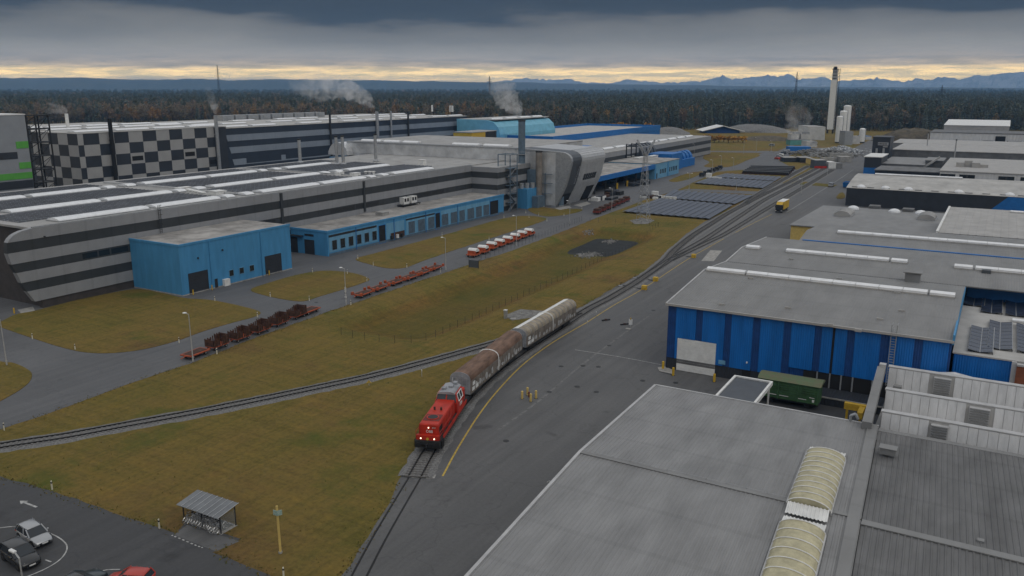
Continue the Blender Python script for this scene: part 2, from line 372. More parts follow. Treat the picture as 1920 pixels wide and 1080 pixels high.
# ------------------------------------------------------------------ mesh building
class MB:
    def __init__(s): s.v, s.f = [], []
    def add(s, vs, fs):
        o = len(s.v); s.v += [tuple(v) for v in vs]; s.f += [tuple(i + o for i in f) for f in fs]; return s
    def box(s, x0, x1, y0, y1, z0, z1):
        return s.add([(x0, y0, z0), (x1, y0, z0), (x1, y1, z0), (x0, y1, z0), (x0, y0, z1), (x1, y0, z1), (x1, y1, z1), (x0, y1, z1)],
                     [(0, 3, 2, 1), (4, 5, 6, 7), (0, 1, 5, 4), (1, 2, 6, 5), (2, 3, 7, 6), (3, 0, 4, 7)])
    def prism(s, poly, z0, z1):                     # poly in xy, counter-clockwise or not
        n = len(poly)
        a = sum(poly[i][0] * poly[(i + 1) % n][1] - poly[(i + 1) % n][0] * poly[i][1] for i in range(n))
        if a < 0: poly = poly[::-1]
        vs = [(x, y, z0) for x, y in poly] + [(x, y, z1) for x, y in poly]
        return s.add(vs, [tuple(range(n - 1, -1, -1)), tuple(range(n, 2 * n))] + [(i, (i + 1) % n, n + (i + 1) % n, n + i) for i in range(n)])
    def sweep(s, prof, axis, a, b, closed=True, caps=True):
        """profile of 2-d points swept along axis 'x' (prof = (y,z)) or 'y' (prof = (x,z))"""
        n = len(prof)
        pt = (lambda q, t: (t, q[0], q[1])) if axis == 'x' else (lambda q, t: (q[0], t, q[1]))
        vs = [pt(q, a) for q in prof] + [pt(q, b) for q in prof]
        fs = [(i, (i + 1) % n, n + (i + 1) % n, n + i) for i in range(n if closed else n - 1)]
        if caps and closed: fs += [tuple(range(n - 1, -1, -1)), tuple(range(n, 2 * n))]
        return s.add(vs, fs)
    def quad(s, a, b, c, d): return s.add([a, b, c, d], [(0, 1, 2, 3)])
    def sheet(s, poly, z):
        n = len(poly)
        a = sum(poly[i][0] * poly[(i + 1) % n][1] - poly[(i + 1) % n][0] * poly[i][1] for i in range(n))
        if a < 0: poly = poly[::-1]
        return s.add([(x, y, z) for x, y in poly], [tuple(range(n))])
    def cyl(s, p0, p1, r0, r1=None, n=10, caps=True):
        r1 = r0 if r1 is None else r1
        p0, p1 = Vector(p0), Vector(p1); d = (p1 - p0).normalized()
        a = d.cross(Vector((0, 0, 1)) if abs(d.z) < .9 else Vector((1, 0, 0))).normalized(); b = d.cross(a)
        vs = [p0 + (a * math.cos(2 * PI * i / n) + b * math.sin(2 * PI * i / n)) * r0 for i in range(n)]
        vs += [p1 + (a * math.cos(2 * PI * i / n) + b * math.sin(2 * PI * i / n)) * r1 for i in range(n)]
        fs = [(i, n + i, n + (i + 1) % n, (i + 1) % n) for i in range(n)]
        if caps: fs += [tuple(range(n)), tuple(range(2 * n - 1, n - 1, -1))]
        return s.add(vs, fs)
    def bar(s, p0, p1, w): return s.cyl(p0, p1, w / 2 * 1.3, n=4)
    def tube(s, ps, r, n=6):
        for a, b in zip(ps, ps[1:]): s.cyl(a, b, r, n=n)
        return s
    def lathe(s, prof, cx, cy, n=16):               # prof: (r, z)
        vs = [(cx + r * math.cos(2 * PI * i / n), cy + r * math.sin(2 * PI * i / n), z) for r, z in prof for i in range(n)]
        fs = [(k * n + i, k * n + (i + 1) % n, (k + 1) * n + (i + 1) % n, (k + 1) * n + i) for k in range(len(prof) - 1) for i in range(n)]
        fs += [tuple(range(n - 1, -1, -1)), tuple(range((len(prof) - 1) * n, len(prof) * n))]
        return s.add(vs, fs)
    def loft(s, rings, caps=True):
        n = len(rings[0]); vs = [p for r in rings for p in r]
        fs = [(k * n + i, k * n + (i + 1) % n, (k + 1) * n + (i + 1) % n, (k + 1) * n + i) for k in range(len(rings) - 1) for i in range(n)]
        if caps: fs += [tuple(range(n - 1, -1, -1)), tuple(range((len(rings) - 1) * n, len(rings) * n))]
        return s.add(vs, fs)
    def xf(s, m):
        s.v = [tuple(m @ Vector(v)) for v in s.v]; return s
    def mesh(s, name, m, smooth=False):
        me = bpy.data.meshes.new(name); me.from_pydata(s.v, [], s.f)
        me.materials.append(MATS[m] if isinstance(m, str) else m)
        bm = bmesh.new(); bm.from_mesh(me); bmesh.ops.recalc_face_normals(bm, faces=bm.faces); bm.to_mesh(me); bm.free()
        if smooth:
            me.polygons.foreach_set('use_smooth', [True] * len(me.polygons))
        return me
    def build(s, name, m, parent=None, smooth=False, world=True, kind=None):
        return link(name, s.mesh(name, m, smooth), parent, world, kind)

THING_M = {}
def link(name, me, parent=None, world=True, kind=None, loc=None):
    o = bpy.data.objects.new(name, me); C.objects.link(o)
    if parent is not None:
        o.parent = parent
        if world:
            root = parent
            M = Matrix.Identity(4)
            while root is not None:
                if root.name in THING_M: M = THING_M[root.name]; break
                root = root.parent
            if parent.name in THING_M: o.matrix_parent_inverse = M.inverted()
    if loc is not None: o.location = loc
    if kind: o['kind'] = kind
    return o
def tag(o, label=None, cat=None, group=None, kind=None):
    if label: o['label'] = label
    if cat: o['category'] = cat
    if group: o['group'] = group
    if kind: o['kind'] = kind
    return o
def thing(name, label, cat, loc=(0, 0, 0), rotz=0.0, group=None):
    o = bpy.data.objects.new(name, None); C.objects.link(o)
    o.empty_display_size = 0.5
    o.location = loc; o.rotation_euler = (0, 0, rotz)
    THING_M[o.name] = Matrix.Translation(Vector(loc)) @ Matrix.Rotation(rotz, 4, 'Z')
    return tag(o, label, cat, group)
def struct(name, mb, m, smooth=False):
    return tag(mb.build(name, m, smooth=smooth), kind='structure')
def dup(root, loc, rotz=0.0, label=None, group=None, scale=None):
    r = root.copy(); C.objects.link(r); r.location = loc; r.rotation_euler = (0, 0, rotz)
    if scale: r.scale = scale
    THING_M[r.name] = Matrix.Translation(Vector(loc)) @ Matrix.Rotation(rotz, 4, 'Z')
    if label: r['label'] = label
    if group: r['group'] = group
    for ch in list(root.children):
        c = ch.copy(); C.objects.link(c); c.parent = r
        for g in ch.children:
            d = g.copy(); C.objects.link(d); d.parent = c
    return r
def text_mesh(txt, size, m, name, extrude=0.01):
    cu = bpy.data.curves.new(name, 'FONT'); cu.body = txt; cu.size = size; cu.extrude = extrude; cu.align_x = 'CENTER'; cu.align_y = 'CENTER'
    o = bpy.data.objects.new(name, cu); C.objects.link(o)
    bpy.context.view_layer.update()
    me = bpy.data.meshes.new_from_object(o)
    me.materials.clear(); me.materials.append(MATS[m])
    bpy.data.objects.remove(o)
    return me
def smooth_poly(ps, n=8, closed=False):
    """Catmull-Rom through 2-d/3-d points"""
    ps = [Vector(p) for p in ps]; out = []
    m = len(ps)
    for i in range(m if closed else m - 1):
        g = (lambda k: ps[k % m]) if closed else (lambda k: ps[max(0, min(m - 1, k))])
        p0, p1, p2, p3 = g(i - 1), g(i), g(i + 1), g(i + 2)
        for k in range(n):
            t = k / n
            out.append(0.5 * ((2 * p1) + (p2 - p0) * t + (2 * p0 - 5 * p1 + 4 * p2 - p3) * t * t + (3 * p1 - p0 - 3 * p2 + p3) * t ** 3))
    if not closed: out.append(ps[-1])
    return [tuple(p) for p in out]

# ================================================================== SETTING: terrain, roads, tracks
BAS_Y0, BAS_Y1, BAS_X = 113.0, 256.0, -100.5
def basin(x, y):
    """depth profile of the drainage hollow in the lawn"""
    t = (y - BAS_Y0) / (BAS_Y1 - BAS_Y0)
    if t <= 0 or t >= 1: return 0.0
    xc = -98.5 - 6.0 * t * t
    hw = 13.5 + 3.0 * t
    d = abs(x - xc) / hw
    if d >= 1: return 0.0
    s = 1.0 if d < 0.30 else 0.5 + 0.5 * math.cos((d - 0.30) / 0.70 * PI)
    e = min(1.0, min(t, 1 - t) * (BAS_Y1 - BAS_Y0) / 13.0); e = e * e * (3 - 2 * e)
    q = max(0.0, min(1.0, (t - .68) / .10)); return -(2.3 + 0.9 * q * q * (3 - 2 * q)) * s * e
def ground_mesh():
    xs = [-60000, -20000, -8000, -3000, -1200, -500, -250, -170] + list(np.arange(-150, -40, 1.5)) + [-20, 20, 80, 300, 1000, 4000, 15000, 60000]
    ys = [-20000, -4000, -500, -50, 20, 60] + list(np.arange(70, 290, 1.8)) + [320, 400, 600, 1000, 2000, 5000, 12000, 60000]
    nx, ny = len(xs), len(ys)
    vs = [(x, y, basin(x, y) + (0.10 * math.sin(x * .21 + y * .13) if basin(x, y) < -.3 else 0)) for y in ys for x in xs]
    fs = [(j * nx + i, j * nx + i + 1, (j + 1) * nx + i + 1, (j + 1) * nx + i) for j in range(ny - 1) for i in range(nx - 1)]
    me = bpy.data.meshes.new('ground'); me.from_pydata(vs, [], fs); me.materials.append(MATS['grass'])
    me.polygons.foreach_set('use_smooth', [True] * len(me.polygons))
    return link('ground', me, kind='structure')
ground_mesh()

def rough_edge(poly, amp=0.25, step=2.0, zlim=260):
    """ragged outline where turf meets paving"""
    out = []; rnd = random.Random(3)
    m = len(poly)
    for i in range(m):
        a, b = Vector(poly[i]), Vector(poly[(i + 1) % m]); L = (b - a).length
        k = max(1, min(60, int(L / step)))
        nrm = Vector((-(b - a).y, (b - a).x)) / max(L, 1e-6)
        for j in range(k):
            p = a.lerp(b, j / k)
            o = rnd.uniform(-amp, amp) if (j and p.y < zlim) else 0
            out.append(tuple(p + nrm * o))
    return out

# asphalt ---------------------------------------------------------------
west_edge = [(-60, 826), (0, 806), (87, 777), (235, 722), (360, 681), (470, 637), (600, 590), (700, 556), (850, 506), (960, 470), (1060, 432), (1120, 408),
             (1180, 386), (1215, 372), (1268, 358), (1300, 342), (1345, 322), (1398, 305), (1440, 293), (1470, 283)]
we = [tuple(Vector(p)) for p in pts(west_edge)]
wpoly = [(-190, 30)] + we + [tuple(at(1440, 284)[:2]), tuple(at(1420, 290)[:2]), (-300, 470), (-430, 470), (-430, 30)]
struct('road_west_yard', MB().sheet(rough_edge(wpoly, 0.22), 0.02), 'asphalt_west')
east_edge = [(610, 1125), (640, 1080), (690, 1008), (738, 925), (757, 885), (775, 850), (800, 800), (850, 725), (1020, 610), (1100, 570), (1150, 540), (1205, 512), (1242, 480), (1285, 440),
             (1322, 415), (1400, 380), (1445, 361), (1500, 330), (1530, 318), (1575, 292), (1612, 272), (1640, 258)]
ee = pts(east_edge)
epoly = [(-38, 5)] + ee + [(60, 1000), (120, 1000), (120, 5)]
struct('road_east_yard', MB().sheet(rough_edge(epoly, 0.22), 0.012), 'asphalt')
park = [(-160, 850), (0, 893), (100, 921), (230, 968), (300, 990), (330, 1000), (349, 978), (452, 1011), (398, 1036), (480, 1068), (530, 1088), (640, 1140), (700, 1250), (300, 1500), (-400, 1500), (-600, 950)]
struct('car_park', MB().sheet(rough_edge(pts(park), 0.18), 0.008), 'asphalt_park')
far_road = [(1345, 322), (1398, 305), (1440, 292), (1475, 276), (1500, 262), (1508, 262), (1484, 276), (1600, 279), (1600, 284), (1490, 288), (1460, 301), (1500, 322), (1480, 330), (1440, 320), (1400, 318)]
struct('road_far', MB().sheet(pts(far_road), 0.03), 'asphalt_west')
struct('road_cross', MB().sheet(pts([(1276, 357), (1290, 354), (1445, 360), (1440, 366)]), 0.026), 'asphalt_west')
struct('road_north', MB().sheet(pts([(1328, 285), (1330, 283), (1450, 283), (1440, 287)]), 0.026), 'asphalt_west')

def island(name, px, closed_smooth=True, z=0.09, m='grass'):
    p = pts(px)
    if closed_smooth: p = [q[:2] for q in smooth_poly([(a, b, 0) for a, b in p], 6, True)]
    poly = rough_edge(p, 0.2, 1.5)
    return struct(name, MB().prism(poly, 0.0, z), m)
island('lawn_by_striped_hall', [(0, 604), (30, 590), (66, 583), (150, 562), (250, 543), (300, 549), (344, 559), (395, 563), (450, 574), (487, 585), (478, 594), (430, 607), (380, 622), (330, 640), (270, 655), (215, 662), (160, 661), (110, 650), (60, 634), (10, 617), (-20, 606)])
island('lawn_wedge', [(470, 544), (500, 532), (560, 515), (610, 508), (660, 512), (692, 523), (680, 531), (640, 544), (600, 556), (570, 565), (540, 563), (500, 555)])
island('lawn_long', [(667, 486), (700, 476), (760, 460), (850, 436), (940, 411), (985, 405), (1022, 409), (1015, 416), (960, 434), (880, 460), (800, 487), (760, 502), (725, 503), (690, 495)])
island('lawn_at_silver_hall', [(990, 392), (1010, 388), (1045, 392), (1085, 392), (1090, 396), (1060, 403), (1025, 406), (1000, 400)])
island('lawn_left_corner', [(-60, 660), (0, 678), (25, 681), (50, 692), (60, 703), (52, 720), (20, 742), (-30, 765), (-90, 770)])
island('lawn_far_strip', [(1255, 338), (1290, 325), (1318, 322), (1300, 333), (1270, 341)], True)
island('lawn_far_field', [(1320, 312), (1330, 304), (1318, 296), (1335, 288), (1422, 290), (1400, 301), (1372, 312), (1340, 314)], True)
island('verge_far', [(1400, 332), (1440, 334), (1570, 347), (1560, 351), (1420, 339)], False, 0.06)
island('verge_at_dark_hall', [(1568, 370), (1575, 362), (1582, 362), (1584, 371), (1572, 373)], True)

def sheet_px(name, px, z, m, label=None): return struct(name, MB().sheet(pts(px), z), m)
# apron slabs, patches and painted markings
for nm, px, z, m in [('concrete_apron', [(33, 581), (62, 575), (66, 584), (40, 588)], 0.03, 'concrete'),
                     ('concrete_apron', [(1075, 385), (1100, 378), (1108, 382), (1090, 388)], 0.035, 'concrete'),
                     ('concrete_apron', [(1040, 391), (1066, 386), (1072, 390), (1050, 394)], 0.1, 'concrete'),
                     ('asphalt_patch', [(1315, 489), (1332, 469), (1354, 470), (1338, 490)], 0.02, 'concrete'),
                     ('shelter_pad', [(326, 1003), (351, 984), (449, 1015), (405, 1034)], 0.015, 'asphalt'),
                     ('crossing_slab', [(774, 893), (788, 893), (785, 896), (771, 896)], 0.02, 'concrete'),
                     ('crossing_slab', [(800, 892), (818, 890), (815, 897), (799, 897)], 0.02, 'concrete'),
                     ('gravel_pad', [(945, 592), (975, 580), (1035, 584), (1010, 594), (960, 601)], 0.03, 'gravel'),
                     ('gravel_pad', [(1180, 413), (1205, 409), (1228, 413), (1215, 420), (1190, 420)], 0.03, 'gravel')]:
    sheet_px(nm, px, z, m)
def stripe(name, px, w, z=0.03, m='paint_white', dash=None, smooth=True):
    p = [Vector((a, b, 0)) for a, b in pts(px)]
    if smooth and len(p) > 2: p = [Vector(q) for q in smooth_poly(p, 6)]
    mb = MB(); vs = []
    for i, q in enumerate(p):
        d = (p[min(i + 1, len(p) - 1)] - p[max(i - 1, 0)]).normalized(); nn = Vector((-d.y, d.x, 0)) * w / 2
        vs += [(q.x + nn.x, q.y + nn.y, z), (q.x - nn.x, q.y - nn.y, z)]
    fs = [(2 * i, 2 * i + 1, 2 * i + 3, 2 * i + 2) for i in range(len(p) - 1) if not dash or (i % dash[0]) < dash[1]]
    mb.add(vs, fs)
    return tag(mb.build(name, m), kind='structure')
stripe('yellow_line', [(830, 893), (860, 838), (900, 775), (940, 725), (985, 680), (1040, 640), (1100, 605)], 0.24, m='paint_yellow')
stripe('pale_line', [(1100, 605), (1150, 573), (1208, 540), (1300, 480), (1400, 425), (1447, 402)], 0.2, m='paint_yellow')
stripe('white_line', [(1078, 656), (1160, 669), (1240, 684)], 0.16)
stripe('worn_line', [(935, 806), (1010, 752), (1090, 685), (1150, 640), (1220, 590)], 0.4, 0.026, 'worn_paint', smooth=True)
stripe('white_line', [(1475, 398), (1560, 345), (1600, 318)], 0.18)
stripe('edge_line', [(322, 1004), (342, 1012), (365, 1022), (382, 1028)], 0.16, m='paint_white', dash=(2, 1))
stripe('parking_line', [(-10, 992), (20, 988), (60, 990), (100, 1003), (122, 1018), (125, 1032), (112, 1050), (85, 1067), (50, 1082)], 0.14)
stripe('parking_line', [(85, 1050), (96, 1054)], 0.14)
stripe('parking_line', [(182, 1074), (200, 1069), (225, 1068)], 0.14)
# lane arrow
def arrow():
    a, b = at(37, 939), at(69, 951)
    d = (a - b); L = d.length; d.normalize(); n = Vector((-d.y, d.x, 0)); hl, hw, w = .9, .45, .13
    P = lambda s, t: tuple((b + d * s + n * t)[:2])
    struct('lane_arrow', MB().sheet([P(0, -w), P(L - hl, -w), P(L - hl, -hw), P(L, 0), P(L - hl, hw), P(L - hl, w), P(0, w)], 0.014), 'paint_white')
arrow()
# manhole covers and tar patches
for px in [(1052, 687), (1122, 688), (1142, 648), (1267, 718), (1205, 714), (949, 827), (1030, 735), (1093, 686), (1118, 735), (1082, 725), (593, 567), (1290, 567), (1225, 582)]:
    p = at(*px); mb = MB(); mb.lathe([(0.42, 0.02), (0.42, 0.036)], p.x, p.y, 12)
    tag(mb.build('manhole_cover', 'steel_dark'), kind='structure')

# pond, rip-rap -----------------------------------------------------------
struct('pond_water', MB().sheet([(-122, 212), (-86, 212), (-86, 254), (-122, 254)], -2.75), 'water')
rocks = MB(); rnd = random.Random(11)
def pebble(mb, x, y, z, r):
    vs = []
    for th, k in ((0.0, 1), (0.9, 5), (2.0, 5), (PI, 1)):
        for i in range(k):
            a = 2 * PI * i / k + th; q = r * rnd.uniform(.7, 1.25)
            vs.append((x + q * math.sin(th) * math.cos(a), y + q * math.sin(th) * math.sin(a), z + q * .7 * math.cos(th)))
    fs = [(0, 1 + i, 1 + (i + 1) % 5) for i in range(5)] + [(1 + i, 6 + i, 6 + (i + 1) % 5, 1 + (i + 1) % 5) for i in range(5)] + [(11, 6 + (i + 1) % 5, 6 + i) for i in range(5)]
    mb.add(vs, fs)
for cx, cy, sp, n in ((1102, 478, 2.4, 230), (1143, 452, 1.6, 90), (1103, 443, 1.2, 40)):
    c = at(cx, cy, -2.5)
    for _ in range(n):
        x, y = c.x + rnd.gauss(0, sp * .55), c.y + rnd.gauss(0, sp)
        pebble(rocks, x, y, max(basin(x, y), -2.8) + .1, rnd.uniform(.18, .42))
tag(rocks.build('riprap_stones', 'gravel'), 'grey rip-rap stones heaped around the pond in the hollow', 'stones', kind='stuff')

# railway tracks ----------------------------------------------------------
def path(ps, n=10): return [Vector(p) for p in smooth_poly([(x, y, 0) for x, y in ps], n)]
def resample(p, step):
    out = [p[0].copy()]; acc = 0
    for a, b in zip(p, p[1:]):
        L = (b - a).length; t = step - acc
        while t <= L:
            out.append(a.lerp(b, t / L)); t += step
        acc = (acc + L) % step if L >= step - acc else acc + L
    return out
def offset(p, o):
    res = []
    for i, q in enumerate(p):
        d = (p[min(i + 1, len(p) - 1)] - p[max(i - 1, 0)]).normalized()
        res.append(q + Vector((-d.y, d.x, 0)) * o)
    return res
def rail_part(p, o, z0, z1, w, root, name='rail', m='rail_steel'):
    q = offset(p, o); rings = []
    for i, a in enumerate(q):
        d = (q[min(i + 1, len(q) - 1)] - q[max(i - 1, 0)]).normalized(); n = Vector((-d.y, d.x, 0)) * w / 2
        rings.append([(a.x - n.x, a.y - n.y, z0), (a.x + n.x, a.y + n.y, z0), (a.x + n.x, a.y + n.y, z1), (a.x - n.x, a.y - n.y, z1)])
    MB().loft(rings).build(name, m, root)
def strip(p, w, z, name, m, root, wob=0.0):
    rnd = random.Random(5); mb = MB(); vs = []
    for i, q in enumerate(p):
        d = (p[min(i + 1, len(p) - 1)] - p[max(i - 1, 0)]).normalized(); n = Vector((-d.y, d.x, 0))
        a, b = w / 2 + rnd.uniform(-wob, wob), w / 2 + rnd.uniform(-wob, wob)
        vs += [(q.x + n.x * (a + .5), q.y + n.y * (a + .5), 0.0), (q.x + n.x * a, q.y + n.y * a, z), (q.x - n.x * b, q.y - n.y * b, z), (q.x - n.x * (b + .5), q.y - n.y * (b + .5), 0.0)]
    fs = [(4 * i + k, 4 * i + k + 1, 4 * i + k + 5, 4 * i + k + 4) for i in range(len(p) - 1) for k in range(3)]
    return mb.add(vs, fs).build(name, m, root)
_sl = MB().box(-1.3, 1.3, -.13, .13, 0, .14).mesh('sleeper', 'sleeper')
def track(ps, label, sleepers=0, ballast=True, flush=False, joined=False, z=0.0):
    p = resample(path(ps), 1.2)
    t = thing('railway_track', label, 'railway track', tuple(p[0]))
    zb = z + 0.13 if ballast else z + 0.03
    if ballast: strip(p, 3.2, zb, 'ballast', 'ballast', t, 0.18)
    for s in (-1, 1):
        rail_part(p, s * .7525, zb - .05, zb + (.17 if not flush else .015), .15 if not flush else .13, t)
        if flush: rail_part(p, s * .66, zb - .05, zb + .006, .10, t, 'flangeway', 'dark')
    if sleepers:
        sp = resample(path(ps), sleepers)
        jm = MB()
        for i, q in enumerate(sp[:-1]):
            d = sp[i + 1] - q; a = math.atan2(d.y, d.x) - PI / 2
            M = Matrix.Translation(Vector((q.x, q.y, zb - .07))) @ Matrix.Rotation(a, 4, 'Z')
            if joined or i >= 290:
                b = MB().box(-1.3, 1.3, -.13, .13, 0, .14).xf(M); jm.add(b.v, b.f)
            else:
                o = link('sleeper', _sl, t); o.matrix_basis = M
        if jm.v: jm.build('sleepers', 'sleeper', t, kind='stuff')
    return t
T2A = [(-44.6, 46), (-47.9, 53.5), (-51.0, 60.8), (-55.7, 72.8)]
T2 = [(-51.0, 60.8), (-55.7, 72.8), (-58.5, 79.8), (-63.4, 93.5), (-66.6, 107), (-68.3, 120.6), (-69.5, 137), (-70.6, 153.4), (-70.6, 165.4), (-71.6, 184.4), (-74.1, 208.7), (-77.0, 224.4), (-80.3, 250.2), (-82.4, 276.6), (-84.6, 308), (-86.7, 363.9), (-88, 420), (-91, 520)]
track(T2A, 'rails sunk flush into dark asphalt at the bottom edge ahead of the locomotive', flush=True, ballast=False)
t2p = [p for p in T2 if p[1] > 71]
track(t2p, 'main track under the train, curving away towards the far sidings', 0.63, joined=False)
T1 = [(-114, 40), (-107.4, 52.2), (-102.9, 58.8), (-99.1, 65.6), (-95.0, 72.8), (-90.9, 80.9), (-86.6, 89.9), (-83.2, 97.3), (-79.5, 108.0), (-76.8, 117.1), (-74.2, 126.5), (-72.4, 137), (-71.0, 150)]
track(T1, 'branch track on pale ballast crossing the lawn to the left edge', 0.63)
track([(-71.7, 186), (-73.0, 205), (-74.2, 222), (-75.2, 248.3), (-77.2, 276.5), (-80.1, 318.5), (-82.3, 353.8), (-84, 420), (-87, 520)], 'second siding fanning out beside the solar field', 1.3, joined=True, z=.004)
track([(-73.2, 210), (-73.0, 226), (-72.6, 245), (-72.4, 258), (-73.4, 285.2), (-74.9, 322), (-77.5, 400), (-81, 500)], 'siding nearest the truck, fanning out from the points', 1.3, joined=True, z=.008)
track([(-85.6, 330), (-89.2, 366), (-92, 410), (-95.5, 470), (-98, 520)], 'farthest siding beside the second solar field', 1.3, joined=True)

# tufts of longer grass over the near lawn, thicker along its edges
def inside(x, y, poly):
    r = False; j = len(poly) - 1
    for i in range(len(poly)):
        (xi, yi), (xj, yj) = poly[i], poly[j]
        if (yi > y) != (yj > y) and x < (xj - xi) * (y - yi) / (yj - yi) + xi: r = not r
        j = i
    return r
lawn_poly = pts(west_edge[1:12]) + ee[::-1][5:] + pts([(530, 1088), (480, 1068), (398, 1036), (452, 1011), (349, 978), (330, 1000), (300, 990), (230, 968), (100, 921), (0, 893), (-160, 850)])
trk = [Vector((x, y, 0)) for x, y in T1] + [Vector((x, y, 0)) for x, y in T2 if y < 200]
trk_d = resample(path(T1), 2.0) + resample(path(t2p[:9]), 2.0)
tx_, ty_ = np.array([p.x for p in trk_d]), np.array([p.y for p in trk_d])
def tuft(mb, x, y, z, h, rnd):
    for _ in range(4):
        a = rnd.uniform(0, 6.28); w = rnd.uniform(.05, .12); dx, dy = math.cos(a), math.sin(a); l_ = rnd.uniform(.1, .35) * h
        mb.add([(x - dy * w, y + dx * w, z), (x + dy * w, y - dx * w, z), (x + dx * l_, y + dy * l_, z + h * rnd.uniform(.6, 1.1))], [(0, 1, 2)])
rt_ = random.Random(31); tufts = {'grass_dry': MB(), 'grass_lush': MB()}; n_t = 0
edge_loop = [Vector((x, y, 0)) for x, y in lawn_poly]; edge_s = resample(edge_loop + edge_loop[:1], .5)
while n_t < 2600:
    if n_t % 6:
        p = rt_.choice(edge_s); x, y = p.x + rt_.gauss(0, .45), p.y + rt_.gauss(0, .45)
        if y > 190: continue
    else:
        x, y = rt_.uniform(-118, -46), 44 + 120 * rt_.random() ** 1.5
        if not inside(x, y, lawn_poly): continue
    if np.min((tx_ - x) ** 2 + (ty_ - y) ** 2) < 2.2 ** 2: continue
    tuft(tufts['grass_dry' if rt_.random() < .62 else 'grass_lush'], x, y, basin(x, y), rt_.uniform(.06, .2), rt_); n_t += 1
for _ in range(260):                                   # weeds in the strip along the grey hall
    y = rt_.uniform(46, 64); tuft(tufts['grass_lush'], -32.6 - (64 - y) * -.056 - rt_.uniform(.8, 2.2), y, 0.01, rt_.uniform(.2, .5), rt_)
mat('grass_dry', (0.27, 0.205, 0.075), 0.95, var=0.3, scale=0.4, spec=0.1); mat('grass_lush', (0.16, 0.165, 0.045), 0.95, var=0.3, scale=0.4, spec=0.1)
for k_, mb_ in tufts.items(): tag(mb_.build('grass_tufts', k_), ('dry straw coloured' if k_ == 'grass_dry' else 'green') + ' grass tufts scattered over the near lawn and its edges', 'grass', kind='stuff')
struct('planting_strip', MB().sheet([(-35.6, 45), (-33.2, 45), (-34.2, 64), (-36.0, 64)], 0.03), 'earth')

# wood, hills, air ----------------------------------------------------------
def leaf_mat(name, stops, rough=0.8):
    m = bpy.data.materials.new(name); m.use_nodes = True
    n, l = m.node_tree.nodes, m.node_tree.links; p = n['Principled BSDF']
    p.inputs['Roughness'].default_value = rough; p.inputs['Specular IOR Level'].default_value = 0.15
    oi = n.new('ShaderNodeObjectInfo'); r = n.new('ShaderNodeValToRGB'); e = r.color_ramp.elements
    e[0].position, e[0].color = 0, tuple(stops[0]) + (1,); e[1].position, e[1].color = 1, tuple(stops[-1]) + (1,)
    for i, c in enumerate(stops[1:-1]):
        x = e.new((i + 1) / (len(stops) - 1)); x.color = tuple(c) + (1,)
    l.new(oi.outputs['Random'], r.inputs[0])
    g = n.new('ShaderNodeNewGeometry'); t = n.new('ShaderNodeTexNoise'); t.inputs['Scale'].default_value = 0.45; t.inputs['Detail'].default_value = 3
    l.new(g.outputs['Position'], t.inputs['Vector'])
    r2 = n.new('ShaderNodeValToRGB'); e = r2.color_ramp.elements
    e[0].position, e[1].position = .32, .7; e[0].color = (.6, .6, .6, 1); e[1].color = (1.3, 1.25, 1.15, 1); l.new(t.outputs['Fac'], r2.inputs[0])
    x = n.new('ShaderNodeMixRGB'); x.blend_type = 'MULTIPLY'; x.inputs[0].default_value = .9
    l.new(r.outputs[0], x.inputs[1]); l.new(r2.outputs[0], x.inputs[2]); l.new(x.outputs[0], p.inputs['Base Color'])
    MATS[name] = m
leaf_mat('needles', [(0.095, 0.125, 0.11), (0.11, 0.135, 0.112), (0.125, 0.142, 0.112), (0.10, 0.13, 0.12)])
leaf_mat('pine_needles', [(0.09, 0.105, 0.075), (0.115, 0.115, 0.075), (0.08, 0.10, 0.08)])
leaf_mat('leaves_brown', [(0.20, 0.155, 0.11), (0.23, 0.165, 0.11), (0.18, 0.155, 0.12), (0.21, 0.18, 0.12), (0.16, 0.15, 0.125)])
leaf_mat('leaves_orange', [(0.30, 0.18, 0.075), (0.25, 0.16, 0.08), (0.31, 0.21, 0.08), (0.23, 0.15, 0.08)])
leaf_mat('leaves_gold', [(0.44, 0.24, 0.04), (0.38, 0.19, 0.03), (0.32, 0.19, 0.045)])
mat('bark', (0.075, 0.058, 0.045), 0.9, var=0.2, scale=2)
def leaf_quad(mb, c, s, rnd, up=.3):
    n = Vector((rnd.gauss(0, 1), rnd.gauss(0, 1), rnd.gauss(0, 1) + up)).normalized()
    a = n.cross(Vector((rnd.gauss(0, 1), rnd.gauss(0, 1), .2))).normalized(); b = n.cross(a)
    k = rnd.uniform(.6, 1.1)
    mb.add([c + a * s * rnd.uniform(.7, 1.2), c + b * s * k, c - a * s * rnd.uniform(.7, 1.2), c - b * s * k], [(0, 1, 2, 3)])
